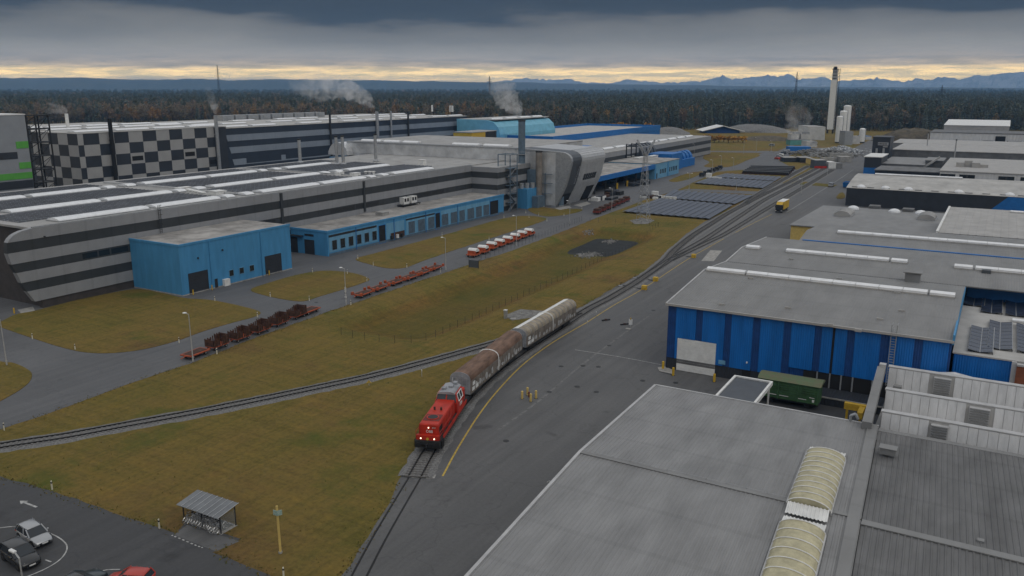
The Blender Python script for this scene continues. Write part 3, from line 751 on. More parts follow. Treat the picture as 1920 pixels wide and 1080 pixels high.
def make_tree(kind, seed):
    """unit trees 1 m = 1 m; returns (trunk mesh, crown mesh, merged mesh builder)"""
    rnd = random.Random(seed); tr, cr = MB(), MB()
    if kind == 'spruce':
        H, W = 24, 3.6
        tr.cyl((0, 0, 0), (0, 0, H * .9), .32, .05, 6)
        for lv in range(15):
            z = 2.5 + (H - 3) * (lv / 15) ** .95; r = W * (1 - (z / H)) ** .85 + .25
            for k in range(int(6 + r * 4)):
                a = rnd.uniform(0, 2 * PI); q = r * rnd.uniform(.45, 1.08)
                leaf_quad(cr, Vector((q * math.cos(a), q * math.sin(a), z - q * .32 + rnd.uniform(-.6, .6))), rnd.uniform(.55, 1.0), rnd, .9)
        for k in range(5): leaf_quad(cr, Vector((rnd.gauss(0, .1), rnd.gauss(0, .1), H - k * .5)), .45, rnd, 0)
    elif kind == 'pine':
        H = 22
        tr.cyl((0, 0, 0), (.3, .2, H * .85), .3, .1, 6)
        for k in range(9):
            z = rnd.uniform(H * .55, H); a = rnd.uniform(0, 2 * PI); q = rnd.uniform(.4, 2.6) * (1.15 - (z - H * .55) / (H * .55))
            c = Vector((q * math.cos(a), q * math.sin(a), z)); tr.cyl((.2, .1, z - 2), c, .1, .04, 4)
            for _ in range(34):
                leaf_quad(cr, c + Vector((rnd.gauss(0, .9), rnd.gauss(0, .9), rnd.gauss(0, .55))), rnd.uniform(.4, .75), rnd, .6)
    else:
        H = 19 if kind != 'bush' else 7
        W = 4.6 if kind != 'bush' else 3.2
        tr.cyl((0, 0, 0), (.2, .1, H * .45), .34, .2, 6)
        for k in range(11):
            a = 2 * PI * k / 11 + rnd.uniform(-.3, .3); z = H * rnd.uniform(.42, .93); q = W * rnd.uniform(.2, .85) * (1 - abs(z / H - .58) * 1.3)
            c = Vector((q * math.cos(a), q * math.sin(a), z)); tr.cyl((.2, .1, H * .33), c, .14, .03, 4)
            n = 40 if kind != 'bush' else 30
            for _ in range(n):
                leaf_quad(cr, c + Vector((rnd.gauss(0, W * .22), rnd.gauss(0, W * .22), rnd.gauss(0, H * .07))), rnd.uniform(.38, .8), rnd, .4)
    return tr, cr
TREE_KINDS = {'spruce': 'needles', 'spruce2': 'needles', 'pine': 'pine_needles', 'broad_brown': 'leaves_brown', 'broad_brown2': 'leaves_brown', 'broad_orange': 'leaves_orange', 'bush': 'leaves_gold'}
TREES = {}
for i, (k, lm) in enumerate(TREE_KINDS.items()):
    kk = k.rstrip('2'); kk = 'broad' if kk.startswith('broad') else kk
    tr, cr = make_tree(kk, 40 + i)
    TREES[k] = (tr.mesh('trunk', 'bark'), cr.mesh('crown', lm), tr, cr)
TREE_LABEL = {'spruce': ('dark spruce at the front edge of the far wood', 'spruces along the edge of the wood'),
              'pine': ('dull green pine with bare stem at the front edge of the wood', 'pines along the edge of the wood'),
              'broad': ('brown leafed autumn tree at the front edge of the wood', 'brown autumn trees along the edge of the wood'),
              'orange': ('orange leafed autumn tree standing out against the dark wood', 'orange autumn trees along the edge of the wood'),
              'bush': ('low golden autumn tree beyond the blue edged hall', 'golden trees beyond the halls')}
def plant(kind, x, y, s, rot, label=None, group=None):
    nm = {'spruce': 'spruce_tree', 'spruce2': 'spruce_tree', 'pine': 'pine_tree', 'broad_brown': 'autumn_tree', 'broad_brown2': 'autumn_tree', 'broad_orange': 'orange_tree', 'bush': 'golden_tree'}[kind]
    lk = 'orange' if kind == 'broad_orange' else 'bush' if kind == 'bush' else 'broad' if kind.startswith('broad') else kind.rstrip('2')
    L, G_ = TREE_LABEL[lk]
    t = thing(nm, label or L, 'tree', (x, y, 0), rot, group or G_); t.scale = s
    for n_, me in (('trunk', TREES[kind][0]), ('crown', TREES[kind][1])):
        o = bpy.data.objects.new(n_, me); C.objects.link(o); o.parent = t
rnd = random.Random(21)
edge_px = [(-350, 236), (0, 234), (300, 232), (600, 232), (880, 236), (1000, 241), (1130, 244), (1280, 243), (1400, 241), (1500, 243), (1620, 246), (1720, 246), (1800, 244), (1920, 246), (2300, 248)]
def edge_at(px):
    for (a, ya), (b, yb) in zip(edge_px, edge_px[1:]):
        if a <= px <= b: return ya + (yb - ya) * (px - a) / (b - a)
    return 240
def kind_for(px, depth):
    """brown and orange broadleaves near the edge, left mostly; dark conifers behind and to the right"""
    pb = max(0.10, 0.74 - depth / 1500) * (1.0 if px < 900 else 0.55 if px < 1100 or px > 1450 and px < 1700 else 0.22)
    if rnd.random() < pb: return rnd.choice(['broad_brown', 'broad_brown2', 'broad_brown', 'broad_orange' if rnd.random() < .6 else 'broad_brown2'])
    return rnd.choice(['spruce', 'spruce2', 'pine'])
for i in range(236):                                   # the front rows: trees one by one
    px = -40 + 2000 * (i + rnd.uniform(0, 1)) / 236
    py = edge_at(px); dep = rnd.choice([0, 0, 9, 16, 25]) + rnd.uniform(-3, 3)
    p = at(px, py); d = Vector((p.x, p.y, 0)).normalized(); p = p + d * (dep)
    k = kind_for(px, dep * .2); s = rnd.uniform(.62, 1.2)
    plant(k, p.x, p.y, (s * rnd.uniform(.9, 1.25), s * rnd.uniform(.9, 1.25), s), rnd.uniform(0, 6.28))
# golden thicket beyond the blue-edged hall, and hedge trees in front of the pitched hall
for px, py, s in [(1135, 254, 1.3), (1147, 252, 1.5), (1160, 253, 1.7), (1172, 255, 1.6), (1184, 254, 1.4), (1196, 256, 1.5), (1207, 254, 1.6), (1219, 255, 1.7), (1228, 256, 1.3)]:
    p = at(px, py); plant('bush', p.x, p.y, (s * 1.3, s * 1.3, s), rnd.uniform(0, 6))
for i, px in enumerate(range(1312, 1400, 9)):
    p = at(px, 268 - (i % 3)); s = rnd.uniform(.6, .95)
    plant('bush', p.x, p.y, (s * 1.3, s * 1.3, s), rnd.uniform(0, 6), 'low orange brown tree in the row before the white roofed hall', 'orange row before the white roofed hall')

# the wood behind: one mass, trees instanced on points
def forest():
    col = bpy.data.collections.new('forest_sources')
    keys = list(TREE_KINDS)[:6]
    for i, k in enumerate(keys):
        tr, cr = TREES[k][2], TREES[k][3]
        me = bpy.data.meshes.new('a%d' % i); o0 = len(tr.v)
        me.from_pydata(tr.v + [tuple(v) for v in cr.v], [], tr.f + [tuple(j + o0 for j in f) for f in cr.f])
        me.materials.append(MATS['bark']); me.materials.append(MATS[TREE_KINDS[k]])
        me.polygons.foreach_set('material_index', [0] * len(tr.f) + [1] * len(cr.f))
        col.objects.link(bpy.data.objects.new('tree_source_%d' % i, me))
    P, K, S_, RT = [], [], [], []
    dep = 12.0
    while dep < 9000:
        base_d = 900 + dep
        spacing = 8.0 + dep * .0075
        n = int(1.35 * base_d / spacing)
        for j in range(n):
            px = -120 + 2160 * (j + rnd.uniform(0, 1)) / n
            p = at(px, edge_at(px)); d = Vector((p.x, p.y, 0)).normalized()
            q = p + d * (dep + rnd.uniform(-.5, .5) * spacing)
            P.append((q.x, q.y, 0)); K.append(keys.index(kind_for(px, dep)))
            s = rnd.uniform(.62, 1.28) * (1 + dep / 14000); S_.append((s * (1 + dep / 3500), s * (1 + dep / 3500), s)); RT.append((0, 0, rnd.uniform(0, 6.28)))
        dep += spacing * (1 + dep / 1500)
    me = bpy.data.meshes.new('forest'); me.from_pydata(P, [], [])
    for nm, tp, dat, key in (('kind', 'INT', K, 'value'), ('size', 'FLOAT_VECTOR', S_, 'vector'), ('turn', 'FLOAT_VECTOR', RT, 'vector')):
        a = me.attributes.new(nm, tp, 'POINT'); a.data.foreach_set(key, np.array(dat).ravel())
    o = link('forest', me); tag(o, 'dense mixed wood stretching from behind the works to the hills', 'forest', kind='stuff')
    ng = bpy.data.node_groups.new('forest_nodes', 'GeometryNodeTree')
    ng.interface.new_socket('Geometry', in_out='INPUT', socket_type='NodeSocketGeometry'); ng.interface.new_socket('Geometry', in_out='OUTPUT', socket_type='NodeSocketGeometry')
    N, Lk = ng.nodes, ng.links
    gi, go = N.new('NodeGroupInput'), N.new('NodeGroupOutput')
    ip = N.new('GeometryNodeInstanceOnPoints'); ci = N.new('GeometryNodeCollectionInfo')
    ci.inputs['Collection'].default_value = col; ci.inputs['Separate Children'].default_value = True; ci.inputs['Reset Children'].default_value = True
    ip.inputs['Pick Instance'].default_value = True
    m2p = N.new('GeometryNodeMeshToPoints')
    def attr(nm, tp):
        a = N.new('GeometryNodeInputNamedAttribute'); a.data_type = tp; a.inputs['Name'].default_value = nm; return a.outputs[0]
    Lk.new(gi.outputs[0], m2p.inputs[0]); Lk.new(m2p.outputs[0], ip.inputs['Points']); Lk.new(ci.outputs[0], ip.inputs['Instance'])
    Lk.new(attr('kind', 'INT'), ip.inputs['Instance Index']); Lk.new(attr('turn', 'FLOAT_VECTOR'), ip.inputs['Rotation']); Lk.new(attr('size', 'FLOAT_VECTOR'), ip.inputs['Scale'])
    Lk.new(ip.outputs[0], go.inputs[0])
    md = o.modifiers.new('trees', 'NODES'); md.node_group = ng
    return len(P)
N_FOREST = forest()
print('forest instances', N_FOREST)

def hills(name, prof, r, depth, m, seed, jag):
    rnd = random.Random(seed); px = np.arange(-500, 2440, 6.0 if jag else 16.0)
    hy = np.interp(px, [a for a, b in prof], [b for a, b in prof]) + np.array([rnd.gauss(0, .9 if jag else .3) for _ in px])
    rows = 9; vs = []
    for j in range(rows):
        t = j / (rows - 1); k = math.sin(t * PI) ** (1.1)
        for i, a in enumerate(px):
            dirv = Vector(((_ray(a, 165)).x, (_ray(a, 165)).y, 0)); dirv.normalize()
            top = CAM_H + r * (165 - hy[i]) / 1604.0 * math.cos(math.atan((a - 960) / 1604)) ** -1
            rr = r + (t - .5) * depth + rnd.uniform(-.04, .04) * depth
            z = -30 + (top + 30) * k * (1 if j == rows // 2 else rnd.uniform(.86, 1.0))
            vs.append((dirv.x * rr, dirv.y * rr, z))
    n = len(px)
    fs = [(j * n + i, j * n + i + 1, (j + 1) * n + i + 1, (j + 1) * n + i) for j in range(rows - 1) for i in range(n - 1)]
    me = bpy.data.meshes.new(name); me.from_pydata(vs, [], fs); me.materials.append(m)
    if not jag: me.polygons.foreach_set('use_smooth', [True] * len(me.polygons))
    link(name, me, kind='structure')
hm = mat('hill_wood', (0.030, 0.042, 0.045), 0.95, var=0.3, scale=0.004, col2=(0.055, 0.06, 0.05))
am = mat('alpine_rock', (0.34, 0.35, 0.37), 0.9, var=0.3, scale=0.003, col2=(0.12, 0.13, 0.15))
hills('hills', [(-500, 156), (-300, 155), (0, 152), (60, 151), (150, 149.5), (200, 151.5), (300, 152.5), (380, 150.2), (430, 152.5), (520, 150), (620, 151), (700, 151), (760, 152.5), (900, 154.5), (960, 153.5), (1050, 157), (1150, 158.5), (1300, 160), (1440, 163), (1600, 163.5), (1800, 164.5), (1920, 165), (2440, 164)], 9000, 3200, hm, 3, False)
hills('mountains', [(-500, 168), (700, 166), (860, 160), (900, 157), (985, 146.5), (1030, 150), (1070, 149), (1092, 155), (1140, 156.5), (1175, 149.5), (1200, 153), (1250, 156), (1290, 154), (1320, 152), (1340, 147), (1352, 144), (1370, 150), (1400, 147), (1420, 145), (1440, 143), (1458, 145.5), (1480, 141.5), (1495, 152), (1505, 150), (1545, 148), (1560, 153), (1600, 153), (1645, 150), (1690, 156), (1720, 150), (1740, 153.5), (1760, 150), (1790, 150), (1800, 153), (1830, 146), (1850, 148), (1880, 144), (1920, 145), (2000, 147), (2440, 150)], 15000, 3600, am, 9, True)

def haze():
    b = MB().box(-22000, 20000, -3000, 20000, -60, 330)
    m = bpy.data.materials.new('haze'); m.use_nodes = True; n, l = m.node_tree.nodes, m.node_tree.links
    n.remove(n['Principled BSDF']); v = n.new('ShaderNodeVolumePrincipled')
    v.inputs['Color'].default_value = (0.28, 0.57, 1.0, 1); v.inputs['Density'].default_value = 7e-5
    v.inputs['Anisotropy'].default_value = 0.0
    l.new(v.outputs[0], n['Material Output'].inputs['Volume'])
    MATS['haze'] = m
    tag(b.build('haze', 'haze'), 'thin blue haze in the air over the plain', 'haze', kind='stuff')
haze()

# ================================================================== WEST SIDE BUILDINGS
def bld(name, label, loc, cat='building'): return thing(name, label, cat, loc)
def rect_x(X, pxl, pxr, pyt, pyb):
    c = (pxl + pxr) / 2; m = (pyt + pyb) / 2
    return on_x(pxl, m, X).y, on_x(pxr, m, X).y, on_x(c, pyb, X).z, on_x(c, pyt, X).z
def rect_y(Y, pxl, pxr, pyt, pyb):
    c = (pxl + pxr) / 2; m = (pyt + pyb) / 2
    return on_y(pxl, m, Y).x, on_y(pxr, m, Y).x, on_y(c, pyb, Y).z, on_y(c, pyt, Y).z
def pane_x(root, X, y0, y1, z0, z1, name='window', m='glass_dark', frame=None, d=0.06, fw=.09):
    """opening in a wall that faces +x: reveal, pane, and a frame standing proud"""
    o = MB().box(X - .15, X + d, y0, y1, z0, z1).build(name, m, root)
    if frame:
        f = MB(); a = d + .05
        f.box(X - .1, X + a, y0 - fw, y0, z0 - fw, z1 + fw).box(X - .1, X + a, y1, y1 + fw, z0 - fw, z1 + fw)
        f.box(X - .1, X + a, y0, y1, z1, z1 + fw).box(X - .1, X + a, y0, y1, z0 - fw, z0)
        fo = f.build('frame', frame, root); fo.parent = o; fo.matrix_parent_inverse = Matrix.Identity(4)
    return o
def pane_y(root, Y, x0, x1, z0, z1, name='window', m='glass_dark', frame=None, d=0.06, fw=.09):
    o = MB().box(x0, x1, Y - d, Y + .15, z0, z1).build(name, m, root)
    if frame:
        f = MB(); a = d + .05
        f.box(x0 - fw, x0, Y - a, Y + .1, z0 - fw, z1 + fw).box(x1, x1 + fw, Y - a, Y + .1, z0 - fw, z1 + fw)
        f.box(x0, x1, Y - a, Y + .1, z1, z1 + fw).box(x0, x1, Y - a, Y + .1, z0 - fw, z0)
        fo = f.build('frame', frame, root); fo.parent = o; fo.matrix_parent_inverse = Matrix.Identity(4)
    return o
def arch(w, h, n=8, z0=0.0, c=0.0):
    return [(c - w / 2, z0)] + [(c + w / 2 * math.cos(PI - PI * i / n), z0 + .25 + h * math.sin(PI * i / n)) for i in range(n + 1)] + [(c + w / 2, z0)]
def barrel(axis, c, a, b, z, w=4.2, h=.95, m='skylight', label=None, ribs=0, group=None, name='barrel_skylight', root=None, part='skylight', rib_m='galv'):
    """barrel rooflight as a part of its hall: kerb, vault and glazing bars"""
    o = MB().sweep(arch(w, h, 8, z, c), axis, a, b).build(part, m, root, smooth=False)
    k = MB()
    if axis == 'y': k.box(c - w / 2 - .18, c + w / 2 + .18, a - .18, b + .18, z - .05, z + .22)
    else: k.box(a - .18, b + .18, c - w / 2 - .18, c + w / 2 + .18, z - .05, z + .22)
    ko = k.build('kerb', rib_m, root); ko.parent = o; ko.matrix_parent_inverse = Matrix.Identity(4)
    if ribs:
        r = MB()
        for i in range(ribs + 1):
            t = a + (b - a) * i / ribs
            pr = arch(w + .1, h + .05, 10, z, c)[1:-1]
            for p, q in zip(pr, pr[1:]):
                if axis == 'y': r.bar((p[0], t, p[1]), (q[0], t, q[1]), .09)
                else: r.bar((t, p[0], p[1]), (t, q[0], q[1]), .09)
        ro = r.build('glazing_bars', rib_m, root); ro.parent = o; ro.matrix_parent_inverse = Matrix.Identity(4)
    return o
def top_z(p, px, py):
    d = _ray(px, py); return CAM_H + math.hypot(p.x, p.y) / math.hypot(d.x, d.y) * d.z

# ---- striped hall -------------------------------------------------------
HX, HB, HT, EXX = -170.0, -238.0, 17.0, -158.6
hall = bld('striped_hall', 'long hall banded in light and dark grey with rounded near end and rooflights', (-170, 96, 0))
MB().box(HB, HX - 1.25, 98.5, 287, 0, 16.55).box(HX - 1.3, EXX - .3, 262.9, 286.9, 0, 16.0).build('wall', 'clad_dark', hall)
MB().box(HB, HX - .6, 96.5, 286.9, 16.55, 17.0).box(HX - .6, EXX - .1, 262.4, 286.8, 16.0, 16.6).build('roof', 'roof_grey', hall)
MB().box(HX - .6, HX - .2, 96.5, 262.0, 17.0, 17.25).build('roof_edge', 'galv', hall)
zs = [(14.8, 17.05, 'clad_light'), (12.6, 14.8, 'clad_dark'), (10.3, 12.6, 'clad_light'), (8.4, 10.3, 'clad_dark'), (6.2, 8.4, 'clad_light'), (4.2, 6.2, 'clad_dark'), (1.8, 4.2, 'clad_light')]
_edge = [(0.0, 96.0), (1.8, 95.0), (4.2, 93.6), (6.2, 92.7), (8.4, 92.0), (10.3, 91.3), (12.6, 90.8), (14.0, 90.9), (14.8, 91.1), (15.5, 91.6), (16.1, 92.4), (16.6, 93.6), (16.9, 95.0), (17.05, 96.8)]
def yedge(z): return float(np.interp(z, [a for a, b in _edge], [b for a, b in _edge]))
for z0, z1, m in zs:
    n = 7; zz = [z0 + (z1 - z0) * i / n for i in range(n + 1)]
    prof = [(yedge(z), z) for z in zz] + [(262.3, z1), (262.3, z0)]
    ins = 0.0 if m == 'clad_light' else .10
    MB().sweep(prof, 'x', HX - 1.35, HX - ins).build('cladding_band', m, hall)
    # inner corner: cross wall facing the camera, and its return
    MB().box(HX - ins - .02, EXX - ins, 262.0 + ins, 262.7, z0, min(z1, 16.62)).box(EXX - .3, EXX - ins, 262.7, 286.7, z0, min(z1, 16.62)).build('cladding_band', m, hall)
MB().box(HX - 1.3, HX - .25, 96.6, 262, 0, 1.8).build('plinth', 'clad_brown', hall)
MB().box(-240, HX - 1.36, 97.2, 98.5, 0, 16.5).build('gable_wall', 'clad_brown', hall)
for a, b in ((on_x(60, 575, -170.5).y + 4, 0),): pass
for y0, y1 in ((106.5, 110), (110.4, 113.0), (113.4, 117.6)): pane_x(hall, HX - .1, y0, y1, 8.75, 9.95, d=.02)
for y0, y1 in ((150.5, 163), (185, 196), (196.6, 207.5), (228, 236), (236.5, 244)): pane_x(hall, HX - .1, y0, y1, 8.7, 10.0, d=.02, m='steel_dark')
# ladder with cage, dark downpipes, lamps on the facade
def ladder_x(root, X, y, z0, z1, name='ladder', m='steel_dark', w=.6):
    l = MB(); l.bar((X + .2, y - w / 2, z0), (X + .2, y - w / 2, z1), .08).bar((X + .2, y + w / 2, z0), (X + .2, y + w / 2, z1), .08)
    z = z0 + .3
    while z < z1: l.bar((X + .2, y - w / 2, z), (X + .2, y + w / 2, z), .05); z += .5
    z = z0 + 2.2
    while z < z1 + .5:
        l.tube([(X + .2, y - w / 2, z), (X + .85, y - w / 2, z), (X + .85, y + w / 2, z), (X + .2, y + w / 2, z)], .03, 4); z += 1.1
    return l.build(name, m, root)
ladder_x(hall, HX, on_x(298, 400, HX).y, 11.6, 18.2)
for px in (527, 683):
    y = on_x(px, 380, HX).y; MB().box(HX - .05, HX + .35, y - .4, y + .4, 7.4, 16.9).build('downpipe', 'clad_dark', hall)
MB().box(HX, HX + .35, 98.5, 98.8, 14.9, 15.1).build('wall_lamp', 'steel_dark', hall)
# rooflights
rndh = random.Random(5)
for X, ph in ((-175.2, 0), (-196.5, 2), (-220.5, -3)):
    y = 98 + ph
    while y < 252:
        for a, b in ((0, 3.0), (6, 28.4), (30.2, 49.6), (51.6, 54.4)):
            if y + b < 252 and y + a > 98: barrel('y', X, y + a, y + b, 17.0, 4.4, .5, root=hall, ribs=0)
        y += 58.0
# roof solar arrays
sa = 0
for X0, X1 in ((-193.0, -179.0), (-216.5, -200.0), (-234.0, -224.5)):
    for y0, y1 in ((99, 150), (160, 206), (212, 250)):
        where = {-193.0: 'front', -216.5: 'middle', -234.0: 'rear'}[X0]; wh2 = {99: 'near', 160: 'middle', 212: 'far'}[y0]
        if X0 == -234.0 and y0 == 99: y0 = 118
        t = thing('rooftop_solar_array', f'dark solar array between skylights, {where} row, {wh2} end of the striped hall roof', 'solar array', (X0, y0, 17.0), group='solar arrays on the striped hall')
        x = X0
        while x < X1 - 1.2:
            MB().add([(x, y0, 17.22), (x + 1.36, y0, 17.36), (x + 1.36, y1, 17.36), (x, y1, 17.22), (x, y0, 17.01), (x + 1.36, y0, 17.01), (x + 1.36, y1, 17.01), (x, y1, 17.01)],
                     [(0, 1, 2, 3), (0, 1, 5, 4), (1, 2, 6, 5), (2, 3, 7, 6), (3, 0, 4, 7)]).build('panel_row', 'solar_flat', t)
            x += 1.74
# roof walkways / pipes / small plant
for nm, x0, x1, y0, y1, h in (('vent_unit', -184, -181, 153, 156.5, .9), ('vent_unit', -199, -197, 154, 158, .8), ('vent_unit', -182, -180, 208, 211, 1.1), ('vent_unit', -189, -187, 208.5, 211, 1.0), ('vent_unit', -187, -184.8, 252, 254, 2.0)):
    MB().box(x0, x1, y0, y1, 17.0, 17.0 + h).box(x0 - .1, x1 + .1, y0 - .1, y1 + .1, 17.0 + h, 17.08 + h).build(nm, 'white', hall)
for y in (155.3, 209.5): MB().tube([(-233, y, 17.35), (-212, y + 1, 17.35), (-190, y, 17.4), (-176, y + .6, 17.35)], .16, 6).build('roof_pipe', 'galv', hall)
# ridge of little white cowls
for i in range(6):
    p = at(353 + 5.6 * i, 357 + 1.2 * i, 17.6); MB().lathe([(.45, 17.0), (.45, 17.7), (.75, 17.75), (.75, 18.0), (.1, 18.2)], p.x, p.y, 8).build('roof_cowl', 'white', hall)
for i in range(3):
    p = at(686 + 7 * i, 324, 17.6); MB().lathe([(.4, 17.0), (.4, 17.8), (.7, 17.85), (.7, 18.1), (.1, 18.2)], p.x, p.y, 8).build('roof_cowl', 'white', hall)

def stack(name, label, px, pyb, pyt, r, m, z0=0.0, band=None, n=14, group=None, collar=True):
    p = at(px, pyb, z0); zt = top_z(p, px, pyt)
    t = thing(name, label, 'chimney', (p.x, p.y, z0), group=group)
    MB().lathe([(r, z0), (r, zt)], p.x, p.y, n).build('flue', m, t, smooth=False)
    if collar: MB().lathe([(r * 1.9, z0), (r * 1.9, z0 + .4), (r * 1.05, z0 + .9)], p.x, p.y, n).build('base_flange', 'galv', t)
    MB().lathe([(r * 1.06, zt - .5), (r * 1.06, zt + .05), (r * .9, zt + .05)], p.x, p.y, n).build('rim', 'steel_dark', t)
    if band:
        for zb in band: MB().lathe([(r * 1.04, zb), (r * 1.04, zb + .15)], p.x, p.y, n).build('joint_band', m, t)
    return p, zt
for px, b, tp, lb in ((563, 306, 260, 'thin pale flue on the striped hall roof, nearest the back'), (632, 309, 255, 'left flue of the close pair on the striped hall roof'), (644, 309, 254, 'right flue of the close pair on the striped hall roof'), (705, 303, 251, 'single pale flue on the striped hall roof before the silver wall')):
    stack('roof_flue', lb, px, b, tp, .62, 'galv', 17.0, group='pale flues on the striped hall roof')

# ---- bright blue block beside the striped hall --------------------------
SX = -153.2
shed = bld('blue_block', 'bright blue windowed block with flat pale roof beside the striped hall', (-161, 134, 0))
MB().box(-169.9, SX, 118, 151.5, 0, 11.3).build('wall', 'blue_clad', shed)
MB().box(-169.9, SX + .12, 117.88, 118.25, 11.15, 11.65).box(SX - .25, SX + .12, 118.25, 151.6, 11.15, 11.65).build('parapet', 'blue_clad', shed)
MB().box(-169.9, SX - .25, 118.25, 151.6, 11.3, 11.42).build('roof', 'roof_membrane', shed)
MB().box(-169.9, SX + .03, 117.97, 151.53, 0, .3).build('plinth', 'concrete', shed)
for pl, pr, pt, pb in ((354, 390, 500, 548), (497, 527, 468, 510)):
    y0, y1, z0, z1 = rect_x(SX, pl, pr, pt, pb)
    d = pane_x(shed, SX, y0, y1, .05, 4.7, 'roller_door', 'anthracite', 'steel_dark', d=.02)
    for k in range(1, 6): MB().box(SX, SX + .05, y0, y1, .05 + k * .75, .11 + k * .75).build('door_slat', 'steel_dark', shed)
for pl, pr in ((429.5, 437.5), (449, 457), (468.5, 476.5)):
    y0, y1, z0, z1 = rect_x(SX, pl, pr, 503, 517); pane_x(shed, SX, y0, y1, 2.0, 3.4, frame='blue_clad_pale')
y0, y1, _, _ = rect_x(SX, 402.5, 408, 520, 533); pane_x(shed, SX, y0, y1, .1, 2.2, 'door', 'steel_dark')
MB().box(SX, SX + .8, y0 + 2.2, y0 + 3.8, .1, 1.7).build('control_cabinet', 'white', shed)
for px in (393, 490):
    y = on_x(px, 480, SX).y; MB().cyl((SX + .15, y, .1), (SX + .15, y, 11.2), .1, n=6).build('downpipe', 'blue_clad', shed)
for px, z in ((417, 8.4), (370, 7.7)): y = on_x(px, 478, SX).y; MB().box(SX, SX + .35, y - .12, y + .12, z, z + .35).build('wall_lamp', 'steel_dark', shed)

# ---- long blue annex -------------------------------------------------------
AX, AY0, AY1, AT = -156.3, 168.3, 262.5, 6.9
annex = bld('blue_annex', 'long low blue annex with windows and louvres under the striped hall', (-163, 215, 0))
MB().box(-169.9, AX, AY0, AY1, 0, AT - .2).build('wall', 'blue_clad', annex)
MB().box(-169.9, AX + .15, AY0 - .15, AY0 + .2, AT - .35, AT + .2).box(AX - .2, AX + .15, AY0 + .2, AY1, AT - .35, AT + .2).build('parapet', 'blue_clad', annex)
MB().box(-169.9, AX - .2, AY0 + .2, AY1, AT - .2, AT - .05).build('roof', 'roof_membrane', annex)
MB().box(AX, AX + .04, AY0 + .4, AY1 - .3, .05, .7).build('plinth', 'steel_blue', annex)
y0, y1, _, _ = rect_x(AX, 622, 708, 445, 455)
MB().box(AX, AX + .05, AY0 + .5, y1, 1.0, 5.9).build('render_panel', 'blue_clad_pale', annex)
MB().box(AX + .02, AX + .09, AY0 + .5, y1 - .3, 5.2, 5.8).build('clerestory', 'steel_dark', annex)
for pl, pr in ((623, 631), (638.5, 646.5), (654, 662), (669.5, 677), (684, 691.5), (698.5, 706)):
    a, b, z0, z1 = rect_x(AX, pl, pr, 440 + (706 - pl) * .12, 460 + (706 - pl) * .14); pane_x(annex, AX + .03, a, b, 1.6, 4.1, m='glass_dark', frame='steel_blue')
for pl, pr in ((710, 722), (817, 825), (919, 934)):
    a, b, _, _ = rect_x(AX, pl, pr, 410, 440); pane_x(annex, AX, a, b, .1, 5.4, 'recessed_door', 'dark', 'blue_mid', d=.02)
a, b, _, _ = rect_x(AX, 724, 758, 420, 440)
MB().box(AX, AX + .06, a, b, .7, 5.6).build('render_panel', 'blue_clad_pale', annex)
MB().box(AX, AX + .10, a + 2, b, .7, 2.4).build('brick_panel', 'rust', annex)
for k in (.2, .5, .75): MB().box(AX, AX + .7, a + (b - a) * k, a + (b - a) * k + .8, .6, 1.7).build('meter_box', 'white' if k == .5 else 'steel_dark', annex)
a, b, _, _ = rect_x(AX, 761, 815, 400, 430); MB().box(AX, AX + .05, a, b, .7, 5.9).build('render_panel', 'blue_clad_pale', annex)
MB().box(AX + .02, AX + .09, a, b, 5.2, 5.7).build('clerestory', 'steel_dark', annex)
a, b, _, _ = rect_x(AX, 827, 918, 385, 415); MB().box(AX, AX + .05, a, b, .7, 5.9).build('render_panel', 'blue_clad_pale', annex)
for pl, pr in ((765, 777), (783, 796), (802, 814), (828, 840), (845, 857), (861, 871), (876, 889), (892, 903), (906, 917)):
    a, b, _, _ = rect_x(AX, pl, pr, 395, 425)
    o = pane_x(annex, AX + .04, a, b, .9, 4.6, 'louvre', 'steel_blue', 'blue_clad_pale')
    s = MB(); z = 1.1
    while z < 4.4: s.box(AX + .09, AX + .16, a + .1, b - .1, z, z + .08); z += .3
    so = s.build('louvre_blades', 'steel_blue', annex); so.parent = o; so.matrix_parent_inverse = Matrix.Identity(4)
for px in (666, 738, 798, 858): y = on_x(px, 420, AX).y; MB().cyl((AX + .18, y, .1), (AX + .18, y, 6.6), .09, n=6).build('downpipe', 'blue_mid', annex)
# near end wall: canopy and two dark doors
for pl, pr, z1 in ((542, 558, 4.2), (572, 589, 4.0)):
    x0, x1, _, _ = rect_y(AY0, pl, pr, 450, 470); pane_y(annex, AY0, x0, x1, .05, z1, 'door', 'anthracite', 'steel_dark')
x0, x1, _, _ = rect_y(AY0, 538, 569, 440, 442); MB().box(x0, x1, AY0 - 1.2, AY0, 4.9, 5.1).build('door_canopy', 'steel_dark', annex)
x0, x1, _, _ = rect_y(AY0, 571, 588, 438, 444); pane_y(annex, AY0, x0, x1, 5.1, 5.7)
